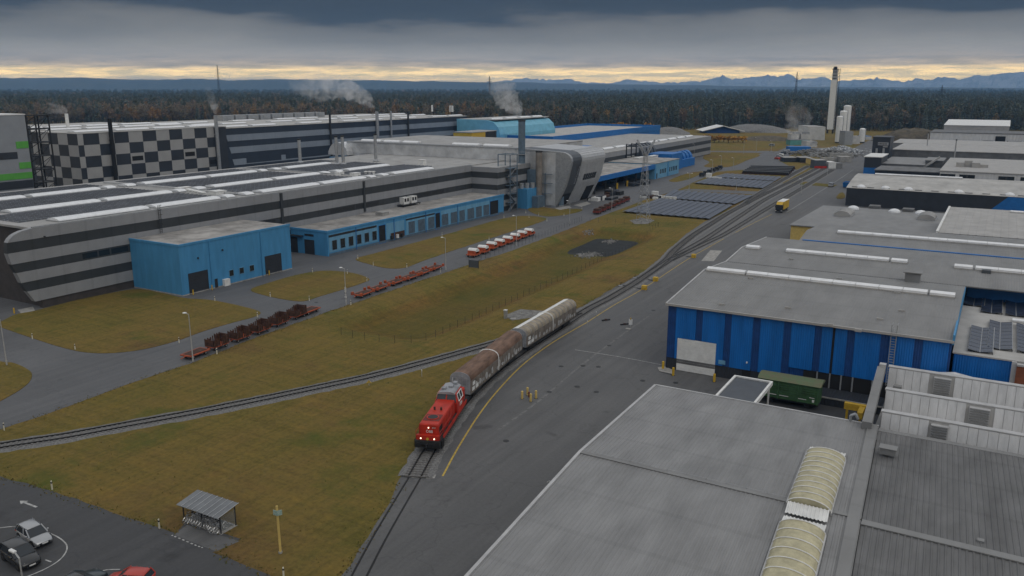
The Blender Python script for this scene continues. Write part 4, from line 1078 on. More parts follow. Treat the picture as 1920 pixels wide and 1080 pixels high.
# rooftop chiller and boxes
p = at(763, 385, AT)
ch = thing('rooftop_chiller', 'pair of white cooling units on a frame on the blue annex roof', 'cooling unit', (p.x, p.y, AT))
for k, (dx, dy) in enumerate(((0, -1.6), (0, 2.6))):
    u = MB().box(p.x - 1.2 + dx, p.x + 1.2 + dx, p.y - 1.5 + dy, p.y + 1.5 + dy, AT + .7, AT + 2.9).build('housing', 'white', ch)
    for j in (-.7, .7): MB().box(p.x + 1.18 + dx, p.x + 1.24 + dx, p.y + dy + j - .45, p.y + dy + j + .45, AT + 1.5, AT + 2.6).build('fan_grille', 'dark', ch)
MB().box(p.x - 2, p.x + 2, p.y - 4.6, p.y + 5, AT + .45, AT + .65).build('platform', 'steel_dark', ch)
for dx in (-1.8, 1.8):
    for dy in (-4.4, 0, 4.8): MB().box(p.x + dx - .08, p.x + dx + .08, p.y + dy - .08, p.y + dy + .08, AT - .05, AT + .45).build('leg', 'steel_dark', ch)
p = at(718, 403, AT); MB().box(p.x - 1.6, p.x + 1.2, p.y - 1.6, p.y + 1.6, AT - .1, AT + .9).box(p.x - 1.7, p.x + 1.3, p.y - 1.7, p.y + 1.7, AT + .9, AT + 1.0).build('roof_hatch', 'roof_grey', annex)

# ---- stair tower, stacks and tanks ------------------------------------------
p = at(952, 394); tower = thing('stair_tower', 'open steel stair tower beside the tall blue grey stack', 'stair tower', (p.x, p.y, 0))
W = 2.6; HT2 = 21
MBt = MB()
for dx in (-W, W):
    for dy in (-W, W): MB().box(p.x + dx - .14, p.x + dx + .14, p.y + dy - .14, p.y + dy + .14, 0, HT2).build('column', 'steel_blue', tower)
z = 3.2; k = 0
while z < 18:
    MB().box(p.x - W, p.x + W, p.y - W, p.y + W, z - .12, z).build('landing', 'steel_blue', tower)
    r = MB()
    for s in (-W, W):
        r.bar((p.x - W, p.y + s, z + 1), (p.x + W, p.y + s, z + 1), .07).bar((p.x + s, p.y - W, z + 1), (p.x + s, p.y + W, z + 1), .07).bar((p.x + s, p.y - W, z + .5), (p.x + s, p.y + W, z + .5), .05)
    r.build('guard_rail', 'steel_blue', tower)
    a, b = (-W + .4, W - .4) if k % 2 == 0 else (W - .4, -W + .4)
    f = MB(); x0 = p.x + W - .9
    f.add([(x0 - .5, p.y + a, z - 3.2), (x0 + .5, p.y + a, z - 3.2), (x0 + .5, p.y + b, z), (x0 - .5, p.y + b, z), (x0 - .5, p.y + a, z - 3.45), (x0 + .5, p.y + a, z - 3.45), (x0 + .5, p.y + b, z - .25), (x0 - .5, p.y + b, z - .25)], [(0, 1, 2, 3), (4, 7, 6, 5), (0, 4, 5, 1), (1, 5, 6, 2), (2, 6, 7, 3), (3, 7, 4, 0)])
    f.build('stair_flight', 'galv', tower)
    z += 3.2; k += 1
top = MB()
for s in (-W, W): top.bar((p.x - W, p.y + s, HT2), (p.x + W, p.y + s, HT2), .2).bar((p.x + s, p.y - W, HT2), (p.x + s, p.y + W, HT2), .2)
top.build('head_frame', 'steel_blue', tower)
p, zt = stack('stack', 'tall blue grey steel stack before the silver hall', 978, 386, 225, 1.35, 'steel_blue', band=(5, 10, 15, 26, 29))
rg = thing('stack_platform', 'round inspection platform ringing the tall blue grey stack', 'platform', (p.x, p.y, 20)); MB().lathe([(2.1, 20), (2.1, 20.12)], p.x, p.y, 16).build('deck', 'galv', rg)
g = MB()
for i in range(16):
    a, b = 2 * PI * i / 16, 2 * PI * (i + 1) / 16; g.bar((p.x + 2 * math.cos(a), p.y + 2 * math.sin(a), 21.1), (p.x + 2 * math.cos(b), p.y + 2 * math.sin(b), 21.1), .06).bar((p.x + 2 * math.cos(a), p.y + 2 * math.sin(a), 20.1), (p.x + 2 * math.cos(a), p.y + 2 * math.sin(a), 21.1), .05)
g.build('guard_rail', 'galv', rg)
mat('flue_tan', (0.24, 0.215, 0.19), 0.6, 0.2, var=0.18, scale=0.5)
stack('stack', 'shorter tan weathered stack right of the tall blue grey stack', 1010, 387, 283, 1.3, 'flue_tan', band=(6, 12, 17.5))
for px, pb, pt, r, m, lb in ((1040, 385, 352, 1.6, 'steel_blue', 'dark blue grey upright tank at the foot of the silver shell'), (1050, 386, 353, 1.5, 'steel_blue', 'second dark upright tank against the silver shell edge'), (1000, 379, 354, 1.8, 'blue_mid', 'blue upright tank between the two stacks')):
    q = at(px, pb); zt = top_z(q, px, pt); t = thing('upright_tank', lb, 'tank', (q.x, q.y, 0))
    MB().lathe([(r, .3), (r, zt - .5), (r * .6, zt - .1), (.1, zt)], q.x, q.y, 14).build('shell', m, t)
    MB().lathe([(r * 1.05, 0), (r * 1.05, .3)], q.x, q.y, 14).build('base_ring', 'concrete', t)
# pipe gantry between stacks and silver wall
pg = thing('pipe_gantry', 'steel pipework and blue cabinets crowded between the stacks and silver wall', 'pipework', (-156, 284, 0))
for i, (dx, h) in enumerate(((0, 14), (1.2, 15.5), (2.4, 16.5), (3.6, 14.5), (4.8, 13.0))):
    MB().cyl((-156.5 + dx, 286.2, 0), (-156.5 + dx, 286.2, h), .2, n=7).build('riser_pipe', 'galv' if i % 2 else 'steel_blue', pg)
for z in (5, 9, 12.5): MB().box(-156, -148.5, 285.6, 286.3, z, z + .2).build('cross_beam', 'steel_blue', pg)
MB().box(-158.4, -154.2, 276.5, 286, 0, 7.5).build('plant_room', 'blue_clad', pg)
MB().box(-154.1, -151.5, 280, 286, 0, 4.5).build('cabinet', 'steel_blue', pg)
for k in range(3): MB().cyl((-157.6 + k * 1.3, 278 + k * 2, 7.5), (-157.6 + k * 1.3, 278 + k * 2, 9.5), .9, n=10).build('filter_drum', 'galv', pg)
MB().box(-158.2, -154.5, 283.5, 286.7, 7.6, 14.2).build('duct_box', 'steel_blue', pg)

# ---- silver hall -------------------------------------------------------------
silver = bld('silver_hall', 'silver metal hall with scaled overhanging curved end and dark lettered strip', (-150, 300, 0))
SY0, SY1 = 287.0, 319.5
prof_px = [(1040, 388), (1049, 369), (1058, 350), (1062.5, 335), (1066, 320), (1068.7, 310), (1070, 303), (1069, 297), (1066, 292), (1061, 288.3), (1055, 286), (1044, 284.5)]
prof = [(on_y(a, b, SY0).x, max(0.0, on_y(a, b, SY0).z)) for a, b in prof_px]
back = [(-170, 21.9), (-170, 0)]
MB().box(-252, -163.9, SY0 + .05, 345, 0, 21.7).build('wall', 'silver', silver)
def shell(y0, y1, out, m, name):
    q = [(x + out, z) for x, z in prof]
    return MB().sweep(q + [(-163.8, 21.95), (-163.8, 0)], 'y', y0, y1).build(name, m, silver, smooth=False)
shell(SY0, SY0 + 1.6, .35, 'galv', 'shell_rim')
shell(SY0 + 1.6, SY0 + 10.2, -.1, 'slate', 'dark_strip')
# scales: overlapping courses of real plates over the curved end
scm = MB(); rings = 26
q = np.array(prof); seg = np.hypot(*np.diff(q, axis=0).T); s_ = np.concatenate([[0], np.cumsum(seg)])
shell(SY0 + 10.2, SY1, -.02, 'silver_scale', 'curved_end')
for i in range(rings):
    a, b = s_[-1] * i / rings, s_[-1] * (i + 1) / rings
    xa, za, xb, zb = np.interp(a, s_, q[:, 0]), np.interp(a, s_, q[:, 1]), np.interp(b, s_, q[:, 0]), np.interp(b, s_, q[:, 1])
    if 8.7 < za < 12.2: pass
    nw = 9
    for k in range(nw):
        ya = SY0 + 10.3 + (SY1 - SY0 - 10.5) * (k + (.5 if i % 2 else 0)) / nw; yb = min(SY1 - .05, ya + (SY1 - SY0 - 10.5) / nw - .06)
        if ya > SY1 - .5: continue
        tx, tz = xb - xa, zb - za; L = math.hypot(tx, tz); nx, nz = tz / L, -tx / L
        MBp = MB().add([(xa + nx * .13, ya, za + nz * .13), (xa + nx * .13, yb, za + nz * .13), (xb + nx * .03, yb, zb + nz * .03), (xb + nx * .03, ya, zb + nz * .03), (xa, ya, za), (xa, yb, za)], [(0, 1, 2, 3), (0, 4, 5, 1)])
        scm.add(MBp.v, MBp.f)
scm.build('metal_shingles', 'silver_scale', silver, kind='stuff')
def xprof(z): return float(np.interp(z, q[:7, 1], q[:7, 0]))
# window band and two black gateways follow the slope of the shell
def slope_pane(y0, y1, z0, z1, name, m, out=.16):
    a, b = xprof(z0), xprof(z1)
    return MB().add([(a + out, y0, z0), (a + out, y1, z0), (b + out, y1, z1), (b + out, y0, z1), (a - .6, y0, z0), (a - .6, y1, z0), (b - .6, y1, z1), (b - .6, y0, z1)], [(0, 1, 2, 3), (4, 7, 6, 5), (0, 4, 5, 1), (1, 5, 6, 2), (2, 6, 7, 3), (3, 7, 4, 0)]).build(name, m, silver)
for k in range(6): slope_pane(SY0 + 15.2 + k * 2.0, SY0 + 17.0 + k * 2.0, 9.2, 11.7, 'window', 'glass_dark')
slope_pane(SY0 + 22, SY0 + 29.4, .05, 6.0, 'gateway', 'dark', .2)
slope_pane(SY0 + 2.2, SY0 + 9.6, .05, 4.6, 'gateway', 'dark', .1)
tm = text_mesh('hot rolling', 1.75, 'galv', 'lettering', .03)
to = link('lettering', tm, silver)
to.matrix_basis = Matrix.Translation((xprof(11.5) + .05, SY0 + 8.6, 11.8)) @ Matrix.Rotation(math.atan2(xprof(17) - xprof(6), 11), 4, 'Y') @ Matrix.Rotation(PI / 2, 4, 'Z') @ Matrix.Rotation(PI / 2, 4, 'X') @ Matrix.Rotation(PI / 2, 4, 'Z')
MB().box(-252, -163.7, SY0 + 1.7, 345, 21.7, 22.0).build('roof', 'roof_grey', silver)
MB().box(-252, -164.2, SY0 - .25, SY0 + 1.7, 21.6, 22.15).build('roof_edge', 'galv', silver)
# wall panels on the long silver face: each sheet a panel of its own, seams recessed
for i in range(26):
    x0 = -250 + i * 3.25
    for z0, z1 in ((17.05, 19.2), (19.24, 21.6)):
        if x0 + 3.2 < -164: MB().box(x0, x0 + 3.2, SY0 - .06, SY0 + .04, z0, z1).build('wall_panel', 'silver', silver)
for i in range(8):
    x0 = -164 + i * 2.05
    if x0 < -149: MB().box(x0 + .02, x0 + 2.0, SY0 - .05, SY0 + .05, 0.5, 20.8).build('wall_panel', 'silver', silver)
for px0, px1 in ((680, 716), (722, 751), (758, 785), (850, 899), (909, 955)):
    x0, x1 = at(px0, 268, 22.2).x, at(px1, 268, 22.2).x
    x0, x1 = on_y(px0, 270, 291).x, on_y(px1, 270, 291).x
    if x1 - x0 > 1: barrel('x', 291.5, x0, x1, 22.0, 3.4, .7, root=silver)
# silver round duct at the left end
MB().sweep([(-254 + 5.5 * math.cos(a), 16.2 + 5.5 * math.sin(a)) for a in [PI * i / 10 for i in range(11)]], 'y', 283, 300).build('round_duct', 'silver', silver)
MB().box(-260, -254.5, 284, 296, 10, 15).build('annex_box', 'blue_clad', silver)

# ---- long low banded hall behind the canopy -----------------------------------
LX = -176.0
lh = bld('banded_hall', 'long low light and dark banded hall beyond the silver hall', (LX, 450, 0))
MB().box(-236, LX - .1, 320.2, 578, 0, 12.3).build('wall', 'clad_dark', lh)
MB().box(-236, LX + .2, 320.2, 578.2, 12.3, 12.6).build('roof', 'roof_grey', lh)
for z0, z1, m in ((9.9, 12.3, 'clad_light'), (7.6, 9.9, 'clad_dark'), (5.2, 7.6, 'clad_light'), (2.8, 5.2, 'clad_dark'), (.4, 2.8, 'clad_light')):
    MB().box(LX - .1, LX + (.12 if m == 'clad_light' else .04), 320.3, 578, z0, z1).build('cladding_band', m, lh)
for y0 in range(330, 560, 17): barrel('y', -186, y0, y0 + 13, 12.6, 3.6, .8, root=lh)
for px0, px1 in ((1130, 1165), (1180, 1240)):
    pass
# white-rimmed low roof with the long blue fascia behind
bw = bld('blue_fascia_hall', 'low pale roofed hall with a long vivid blue fascia behind the silver hall', (-240, 470, 0))
MB().box(-300, -236.5, 455, 640, 0, 12.5).build('wall', 'blue_mid', bw)
[MB().box(*bb, 12.5, 16.4).build('fascia', 'blue_mid', bw) for bb in ((-300.2, -236.2, 454.8, 455.6), (-237, -236.2, 455.6, 640), (-300.2, -299.4, 455.6, 640), (-299.4, -237, 639.2, 640))]
MB().box(-299.4, -237, 455.6, 639.2, 14.6, 14.8).build('roof', 'roof_pale', bw)
MB().box(-236.2, -205, 425, 445, 0, 12.62).build('link_block', 'blue_mid', bw)

# canopy with blue fascia and dark loading bay
cn = bld('loading_canopy', 'wide loading canopy with a blue fascia over a dark bay', (-152, 365, 0))
MB().box(LX + .3, -150.4, 330, 401, 6.5, 7.3).build('roof', 'roof_membrane', cn)
MB().box(-150.4, -150.0, 330, 401, 5.3, 7.55).build('fascia', 'blue_mid', cn)
MB().box(LX + .3, -174.5, 330, 401, 0, 6.5).build('back_wall', 'dark', cn)
for y in (330.4, 342, 354, 366, 378, 390):
    MB().box(-151.2, -150.6, y - .25, y + .25, 0, 6.5).build('pillar', 'steel_dark', cn)
    if y in (354, 366): MB().box(-150.55, -150.0, y - .4, y + .4, 0, 2.6).build('pillar_guard', 'yellow', cn)
for k, (y0, h) in enumerate(((338, 2.4), (348, 1.6), (359, 2.2), (372, 1.4), (384, 2.6))):
    t = thing('coil_stack', f'{["tall", "low", "wide", "small", "far"][k]} dark stack of coils stored under the loading canopy', 'coils', (-160, y0, 0))
    for j in range(3): MB().cyl((-161 - j * 2.4, y0, h / 2), (-161 - j * 2.4, y0 + 3.5, h / 2), h / 2, n=12).build('coil', 'steel_dark' if k % 2 else 'rust', t)
for i, (px, py) in enumerate(((1178, 297), (1200, 299), (1224, 296), (1230, 292))):
    q_ = at(px, py, 7.3); MB().box(q_.x - 1.2, q_.x + 1.2, q_.y - 5, q_.y + 5, 7.3, 8.4).box(q_.x - 1.4, q_.x + 1.4, q_.y - 5.2, q_.y + 5.2, 8.4, 8.6).build('roof_monitor', 'white', cn)
# blue office block at the end of the canopy
bo = bld('blue_office', 'low blue office block with small windows at the canopy end', (-152, 420, 0))
MB().box(LX + .3, -150.2, 401.2, 438, 0, 7.7).build('wall', 'blue_clad_pale', bo)
MB().box(LX + .3, -150.0, 401.1, 438.1, 7.7, 8.0).build('roof', 'roof_membrane', bo)
for i, y in enumerate((404, 409, 411.5, 414, 416.5, 423, 426, 428.5, 431, 433.5)):
    pane_x(bo, -150.2, y, y + 1.3, *((.1, 2.8) if i == 0 else (2.2, 4.4)), name='door' if i == 0 else 'window')
for y in (401.4, 420): MB().box(-150.2, -150.05, y, y + 1.8, .1, 7.6).build('blue_pier', 'blue_clad', bo)
# blue machine house with round ducts
bm_ = bld('blue_filter_house', 'vivid blue filter house with big round ducts beyond the office', (-158, 470, 0))
MB().box(-172, -158, 448, 466, 0, 9.2).box(-170, -159, 466, 492, 0, 4.5).build('housing', 'blue_mid', bm_)
for y in (470, 476, 482, 488): MB().sweep([(-164.5 + 4.2 * math.cos(a), 4.2 + 4.6 * math.sin(a)) for a in [PI * i / 8 for i in range(9)]], 'y', y, y + 3.6).build('round_duct', 'blue_mid', bm_)
dk = thing('duct_cluster', 'dark grey curved ducts climbing the banded hall above the blue filter house', 'ducts', (-174, 455, 0))
for y in (444, 449, 454, 459, 464): MB().sweep([(-180 + 6 * math.cos(a), 8 + 6.2 * math.sin(a)) for a in [PI * i / 8 for i in range(9)]], 'y', y, y + 2.6).build('duct', 'slate', dk)
for y in (425, 432, 439): MB().box(-176, -175.4, y, y + .4, 7.7, 15.5).box(-176, -170, y, y + .4, 15.2, 15.5).build('frame', 'steel_dark', dk)

# ---- chequered hall and long banded hall at the back ------------------------------
BX = -300.0
ck = bld('chequered_hall', 'tall hall clad in a grey and dark chequerboard pattern', (BX, 225, 0))
mat('check_light', (0.35, 0.345, 0.335), 0.6, var=0.05, scale=0.2)
mat('check_dark', (0.034, 0.039, 0.048), 0.5, var=0.08, scale=0.2)
CY0, CT, CW, CH = 191.5, 28.2, 6.35, 4.25
MB().box(-390, BX - .1, CY0 + .1, 262, 0, CT - .1).build('wall', 'check_dark', ck)
cols = [CY0, CY0 + 2.3, CY0 + 8.8] + [CY0 + 8.8 + CW * k for k in range(1, 10)]
for r in range(6):
    z1 = CT - r * CH; z0 = z1 - CH + .03
    for c in range(len(cols) - 1):
        lit = (c + r) % 2 == 0
        y1 = cols[c + 1] - .04
        if c == len(cols) - 2: y1 = cols[c] + 4.0
        MB().box(BX - .12, BX + .05, cols[c], y1, max(0, z0), z1).build('wall_panel', 'check_light' if lit else 'check_dark', ck)
    for c in range(7):                                     # end wall that faces the camera
        x1 = BX - c * 6.2; lit = (c + r) % 2 == 1
        MB().box(x1 - 6.16, x1, CY0 - .05, CY0 + .12, max(0, z0), z1).build('wall_panel', 'check_light' if lit else 'check_dark', ck)
MB().box(-390, BX + .2, CY0 - .2, 262, CT, CT + .3).build('roof', 'roof_pale', ck)
for X, a in ((-306.5, 0), (-330, 3), (-352, 0)):
    y = CY0 + 2 + a
    while y < 258: barrel('y', X, y, min(y + 15, 261), CT + .3, 4.6, .5, root=ck); y += 17.5
for c, r in ((4, 2), (8, 2), (10, 3)):
    if c < len(cols) - 1: MB().box(BX + .05, BX + .12, cols[c] + .6, cols[c + 1] - .8, CT - (r + 1) * CH + 1.2, CT - (r + 1) * CH + 3.0).build('louvre_band', 'dark', ck)
bh = bld('rear_banded_hall', 'very long rear hall in blue grey and dark bands running behind the chequered one', (BX - 4, 360, 0))
RX = BX - 3.0
mat('clad_bluegrey', (0.23, 0.265, 0.31), 0.55, var=0.06, scale=0.2, seam=(1, 7.0, .94))
mat('clad_blueblack', (0.030, 0.040, 0.058), 0.55, var=0.08, scale=0.2)
MB().box(-390, RX - .1, 262.1, 462, 0, 27.2).build('wall', 'clad_blueblack', bh)
MB().box(-391, RX + .2, 262.1, 462.2, 27.2, 27.5).build('roof', 'roof_pale', bh)
for k in range(5):
    z1 = 27.2 - 2.9 - k * 5.5; ye = 262.2 + (27.2 - z1) * .0 + 2.0
    n0 = 264 + k * 1.4
    MB().sweep([(n0, z1), (462, z1), (462, z1 - 2.8), (n0 + 1.0, z1 - 2.8)], 'x', RX - .12, RX + .08).build('cladding_band', 'clad_bluegrey', bh)
for y0, y1, z in ((275, 297, 13.0), (300, 330, 13.2)): MB().box(RX + .08, RX + .14, y0, y1, z - 2, z + 1.0).build('louvre_band', 'clad_blueblack', bh)
for X, a in ((-309, 0), (-335, 5), (-360, 2)):
    y = 266 + a
    while y < 455: barrel('y', X, y, y + 15, 27.5, 4.4, .5, root=bh); y += 18 + 14 * ((int(y) // 40) % 2)
# rooftop plant rows on the rear hall
for i in range(9):
    y = 318 + i * 9; MB().box(-372, -366, y, y + 7.5, 27.5, 30.5).box(-365.9, -365.8, y + 2, y + 5.5, 28.4, 29.8).build('roof_unit', 'galv', bh)
for px, pt, m, lb in ((563 + 57, 213, 'steel_dark', 'black pipe rising up the rear banded hall, middle of its length'), (708, 209, 'galv', 'pale thick flue against the rear banded hall'), (734, 208, 'galv', 'pale thin flue against the rear banded hall'), (766, 209, 'steel_dark', 'black pipe near the right end of the rear banded hall')):
    Y = on_x(px, 250, RX + 1.2).y; zt = on_x(px, pt, RX + 1.2).z
    t = thing('wall_flue', lb, 'chimney', (RX + 1.2, Y, 0)); r = .9 if 'thick' in lb else .55
    MB().lathe([(r, 0), (r, zt)], RX + 1.2, Y, 10).build('flue', m, t); MB().box(RX, RX + 1.2, Y - .3, Y + .3, 24, 24.4).build('bracket', m, t)
for px, pt, m, lb in ((206, 222, 'dark', 'black flue rising up the chequered hall'), (404.5, 216, 'galv', 'steaming pale flue at the right corner of the chequered hall')):
    Y = on_x(px + 2, 250, BX + 1.3).y; zt = on_x(px, pt, BX + 1.3).z
    t = thing('wall_flue', lb, 'chimney', (BX + 1.3, Y, 0)); MB().lathe([(.8, 0), (.8, zt)], BX + 1.3, Y, 10).build('flue', m, t); MB().box(BX, BX + 1.3, Y - .3, Y + .3, 25, 25.4).build('bracket', m, t)
q_ = on_x(128, 244, -340); t = thing('roof_flue', 'short white steaming flue behind the chequered hall roof', 'chimney', (-340, q_.y, 28)); zt = on_x(125, 213, -340).z
MB().lathe([(.7, 28), (.7, zt)], -340, q_.y, 10).build('flue', 'white', t); MB().lathe([(1.0, 28.3), (1.0, 28.9)], -340, q_.y, 10).build('base_flange', 'galv', t)

# ---- grey block with green bars and its lattice stair frame -------------------------
gb = bld('green_barred_block', 'grey block with bright green and dark bars at the left edge', (-272, 120, 0))
GXp = -270.0; GYe = on_x(52, 260, GXp).y
MB().box(-320, GXp, 60, GYe, 0, 36.7).build('wall', 'grey_block', gb); MB().box(-320, GXp + .15, 60, GYe + .15, 36.7, 37.0).build('roof_edge', 'white', gb)
for pl, pr, pt, pb, m in ((30, 54, 265, 278, 'bright_green'), (36, 58, 304, 316, 'bright_green'), (-60, 62, 327, 339, 'bright_green'), (-40, 33, 287, 300, 'check_dark'), (-40, 64, 341, 356, 'check_dark')):
    y0, y1, z0, z1 = rect_x(GXp, pl, pr, pt, pb); MB().box(GXp, GXp + .12, y0, min(y1, GYe - .1), z0, z1).build('colour_bar', m, gb)
MB().box(-300, GXp - 8, GYe, GYe + 6, 0, 33).build('stair_core', 'grey_block', gb)
ls = thing('lattice_stair', 'black lattice steel stair frame at the end of the green barred block', 'stair frame', (-271, GYe + 4, 0))
Y0, Y1, X0, X1 = GYe + .3, GYe + 7.6, -276, -270
for x in (X0, X1):
    for y in (Y0, (Y0 + Y1) / 2 - .8, Y1): MB().box(x - .18, x + .18, y - .18, y + .18, 0, 36.6).build('column', 'steel_dark', ls)
for k in range(9):
    z = 2 + k * 4.3
    b = MB()
    for x in (X0, X1): b.bar((x, Y0, z), (x, Y1, z), .25).bar((x, Y0, z), (x, Y1, min(36.5, z + 4.3)), .16)
    for y in (Y0, Y1): b.bar((X0, y, z), (X1, y, z), .25).bar((X0, y, z), (X1, y, min(36.5, z + 4.3)), .14)
    b.build('bracing', 'steel_dark', ls)
    MB().box(X0, X1, Y0, Y1, z - .1, z).build('landing', 'steel_dark', ls)

# ---- turquoise curved hall, yellow box -----------------------------------------------
tq = bld('turquoise_hall', 'turquoise hall with rounded end in front of the rear banded hall', (-285, 500, 0))
tp = [(-300, 0), (-272, 0), (-269, 8), (-268, 17), (-269.5, 21.5), (-273, 24.5), (-278, 25.5), (-300, 26)]
MB().sweep(tp, 'y', 446, 520).build('shell', 'turquoise', tq)
MB().box(-300, -272.5, 448, 519, 25.6, 26.0).build('roof', 'roof_pale', tq)
for y in (450, 468, 486, 503): barrel('y', -278, y, y + 13, 25.8, 4, .8, root=tq)
MB().box(-268.2, -267.8, 470, 512, 4, 8).build('window_band', 'dark', tq)
MB().box(-320, -298, 505, 545, 0, 23).build('rear_wing', 'clad_blueblack', tq)
for k in range(3): MB().box(-298.2, -297.8, 505.2, 545, 23 - 4 - k * 6, 23 - 1.6 - k * 6).build('cladding_band', 'clad_light', tq)
for k in range(3): MB().box(-320, -298, 504.8, 505.1, 23 - 4 - k * 6, 23 - 1.6 - k * 6).build('cladding_band', 'clad_light', tq)
yb = bld('yellow_box_house', 'yellow box house with blue surround in front of the turquoise hall', (-250, 392, 0))
MB().box(-262, -250, 386, 400, 0, 21.2).build('housing', 'yellow', yb); MB().box(-262.2, -249.8, 385.8, 412, 21.2, 21.6).build('roof', 'roof_grey', yb)
MB().box(-262, -250, 400, 412, 0, 21.2).build('open_bay', 'steel_dark', yb)
lb_ = bld('low_blue_roofs', 'low vivid blue plant sheds between the rear and silver halls', (-262, 370, 0))
MB().box(-285, -252, 340, 386, 0, 16.2).build('housing', 'blue_mid', lb_); MB().box(-284, -253, 400, 452, 0, 15).build('housing', 'blue_mid', lb_)
for k in range(5): MB().box(-280 + k * 5, -277 + k * 5, 345 + k * 6, 349 + k * 6, 16.2, 18.2).build('plant_unit', 'galv' if k % 2 else 'steel_blue', lb_)

# ================================================================== EAST SIDE BUILDINGS
def corr(A0, A1, B0, B1, per, amp, name, m, root, flat=.5):
    """trapezoidal sheet: ribs run from edge A (A0..A1) to edge B (B0..B1)"""
    A0, A1, B0, B1 = map(Vector, (A0, A1, B0, B1)); L = (A1 - A0).length; n = max(2, int(L / per)); vs = []
    for i in range(n):
        for f, h in ((0, 0), (flat, 0), (flat + .12, amp), (.92, amp)):
            t = (i + f) / n
            a, b = A0.lerp(A1, t), B0.lerp(B1, t); vs += [(a.x, a.y, a.z + h), (b.x, b.y, b.z + h)]
    vs += [tuple(A1), tuple(B1)]
    k = len(vs) // 2
    return MB().add(vs, [(2 * i, 2 * i + 2, 2 * i + 3, 2 * i + 1) for i in range(k - 1)]).build(name, m, root)
mat('sheet_grey', (0.250, 0.250, 0.250), 0.6, 0.1, var=0.13, scale=0.35, streak=(1, .3, 1), seam=(1, 6.4, .93))
mat('sheet_dark', (0.150, 0.150, 0.150), 0.7, 0.1, var=0.16, scale=0.45, streak=(1, .3, 1), seam=(1, 7.1, .9))
mat('sheet_mid', (0.225, 0.225, 0.223), 0.6, 0.1, var=0.09, scale=0.3, streak=(1, .35, 1), seam=(1, 6.1, .94))
mat('sheet_pale', (0.37, 0.36, 0.345), 0.65, 0.0, var=0.1, scale=0.25)
mat('trim_pale', (0.45, 0.45, 0.45), 0.5, 0.1, var=0.1)

# ---- near grey hall at the bottom edge -------------------------------------------
nl = lambda y: -34.7 + (96 - y) * .056
nr = lambda y: -8.3 + (96 - y) * .065
nh = bld('grey_sheet_hall', 'large grey ribbed metal roof filling the lower right with yellowed skylights', (-20, 70, 0))
EV, RG, EZ, RZ = 96.2, 71.0, 8.0, 9.1
MB().prism([(nl(96) + .5, 95.8), (nr(96) - .2, 95.8), (nr(20) - .2, 20), (nl(20) + .5, 20)], 0, 6.6).build('wall', 'sheet_dark', nh)
MB().prism([(nl(96) + .4, 95.9), (nr(96) - .2, 95.9), (nr(71) - .2, 71), (nl(71) + .4, 71)], 6.6, 7.7).build('wall', 'sheet_dark', nh)
corr((nl(EV), EV, EZ), (nr(EV), EV, EZ), (nl(RG), RG, RZ), (nr(RG), RG, RZ), .42, .045, 'roof_sheet', 'sheet_grey', nh)
corr((nl(RG), RG, RZ - .02), (nr(RG), RG, RZ - .02), (nl(24), 24, 6.9), (nr(24), 24, 6.9), .42, .045, 'roof_sheet', 'sheet_grey', nh)
def beam(p, q, w, h, name, m, root):
    p, q = Vector(p), Vector(q); d = (q - p); d.z = 0; d.normalize(); n = Vector((-d.y, d.x, 0)) * w / 2; u = Vector((0, 0, h))
    return MB().add([p - n, p + n, q + n, q - n, p - n + u, p + n + u, q + n + u, q - n + u], [(0, 1, 2, 3), (4, 7, 6, 5), (0, 4, 5, 1), (1, 5, 6, 2), (2, 6, 7, 3), (3, 7, 4, 0)]).build(name, m, root)
for a, b, za, zb in ((EV, RG, EZ, RZ), (RG, 24, RZ, 6.9)): beam((nl(a) - .05, a, za - .25), (nl(b) - .05, b, zb - .25), .3, .38, 'verge_trim', 'trim_pale', nh)
beam((nl(EV), EV + .08, EZ - .2), (nr(EV), EV + .08, EZ - .2), .25, .3, 'eaves_gutter', 'trim_pale', nh)
beam((nl(RG), RG, RZ + .02), (nr(RG), RG, RZ + .02), .55, .07, 'ridge_cap', 'sheet_mid', nh)
beam((nr(EV) - .6, EV, EZ + .03), (nr(RG) - .6, RG, RZ + .03), 1.0, .14, 'roof_gutter', 'sheet_mid', nh)
beam((nr(RG) - .6, RG, RZ + .03), (nr(24) - .6, 24, 6.95), 1.0, .14, 'roof_gutter', 'sheet_mid', nh)
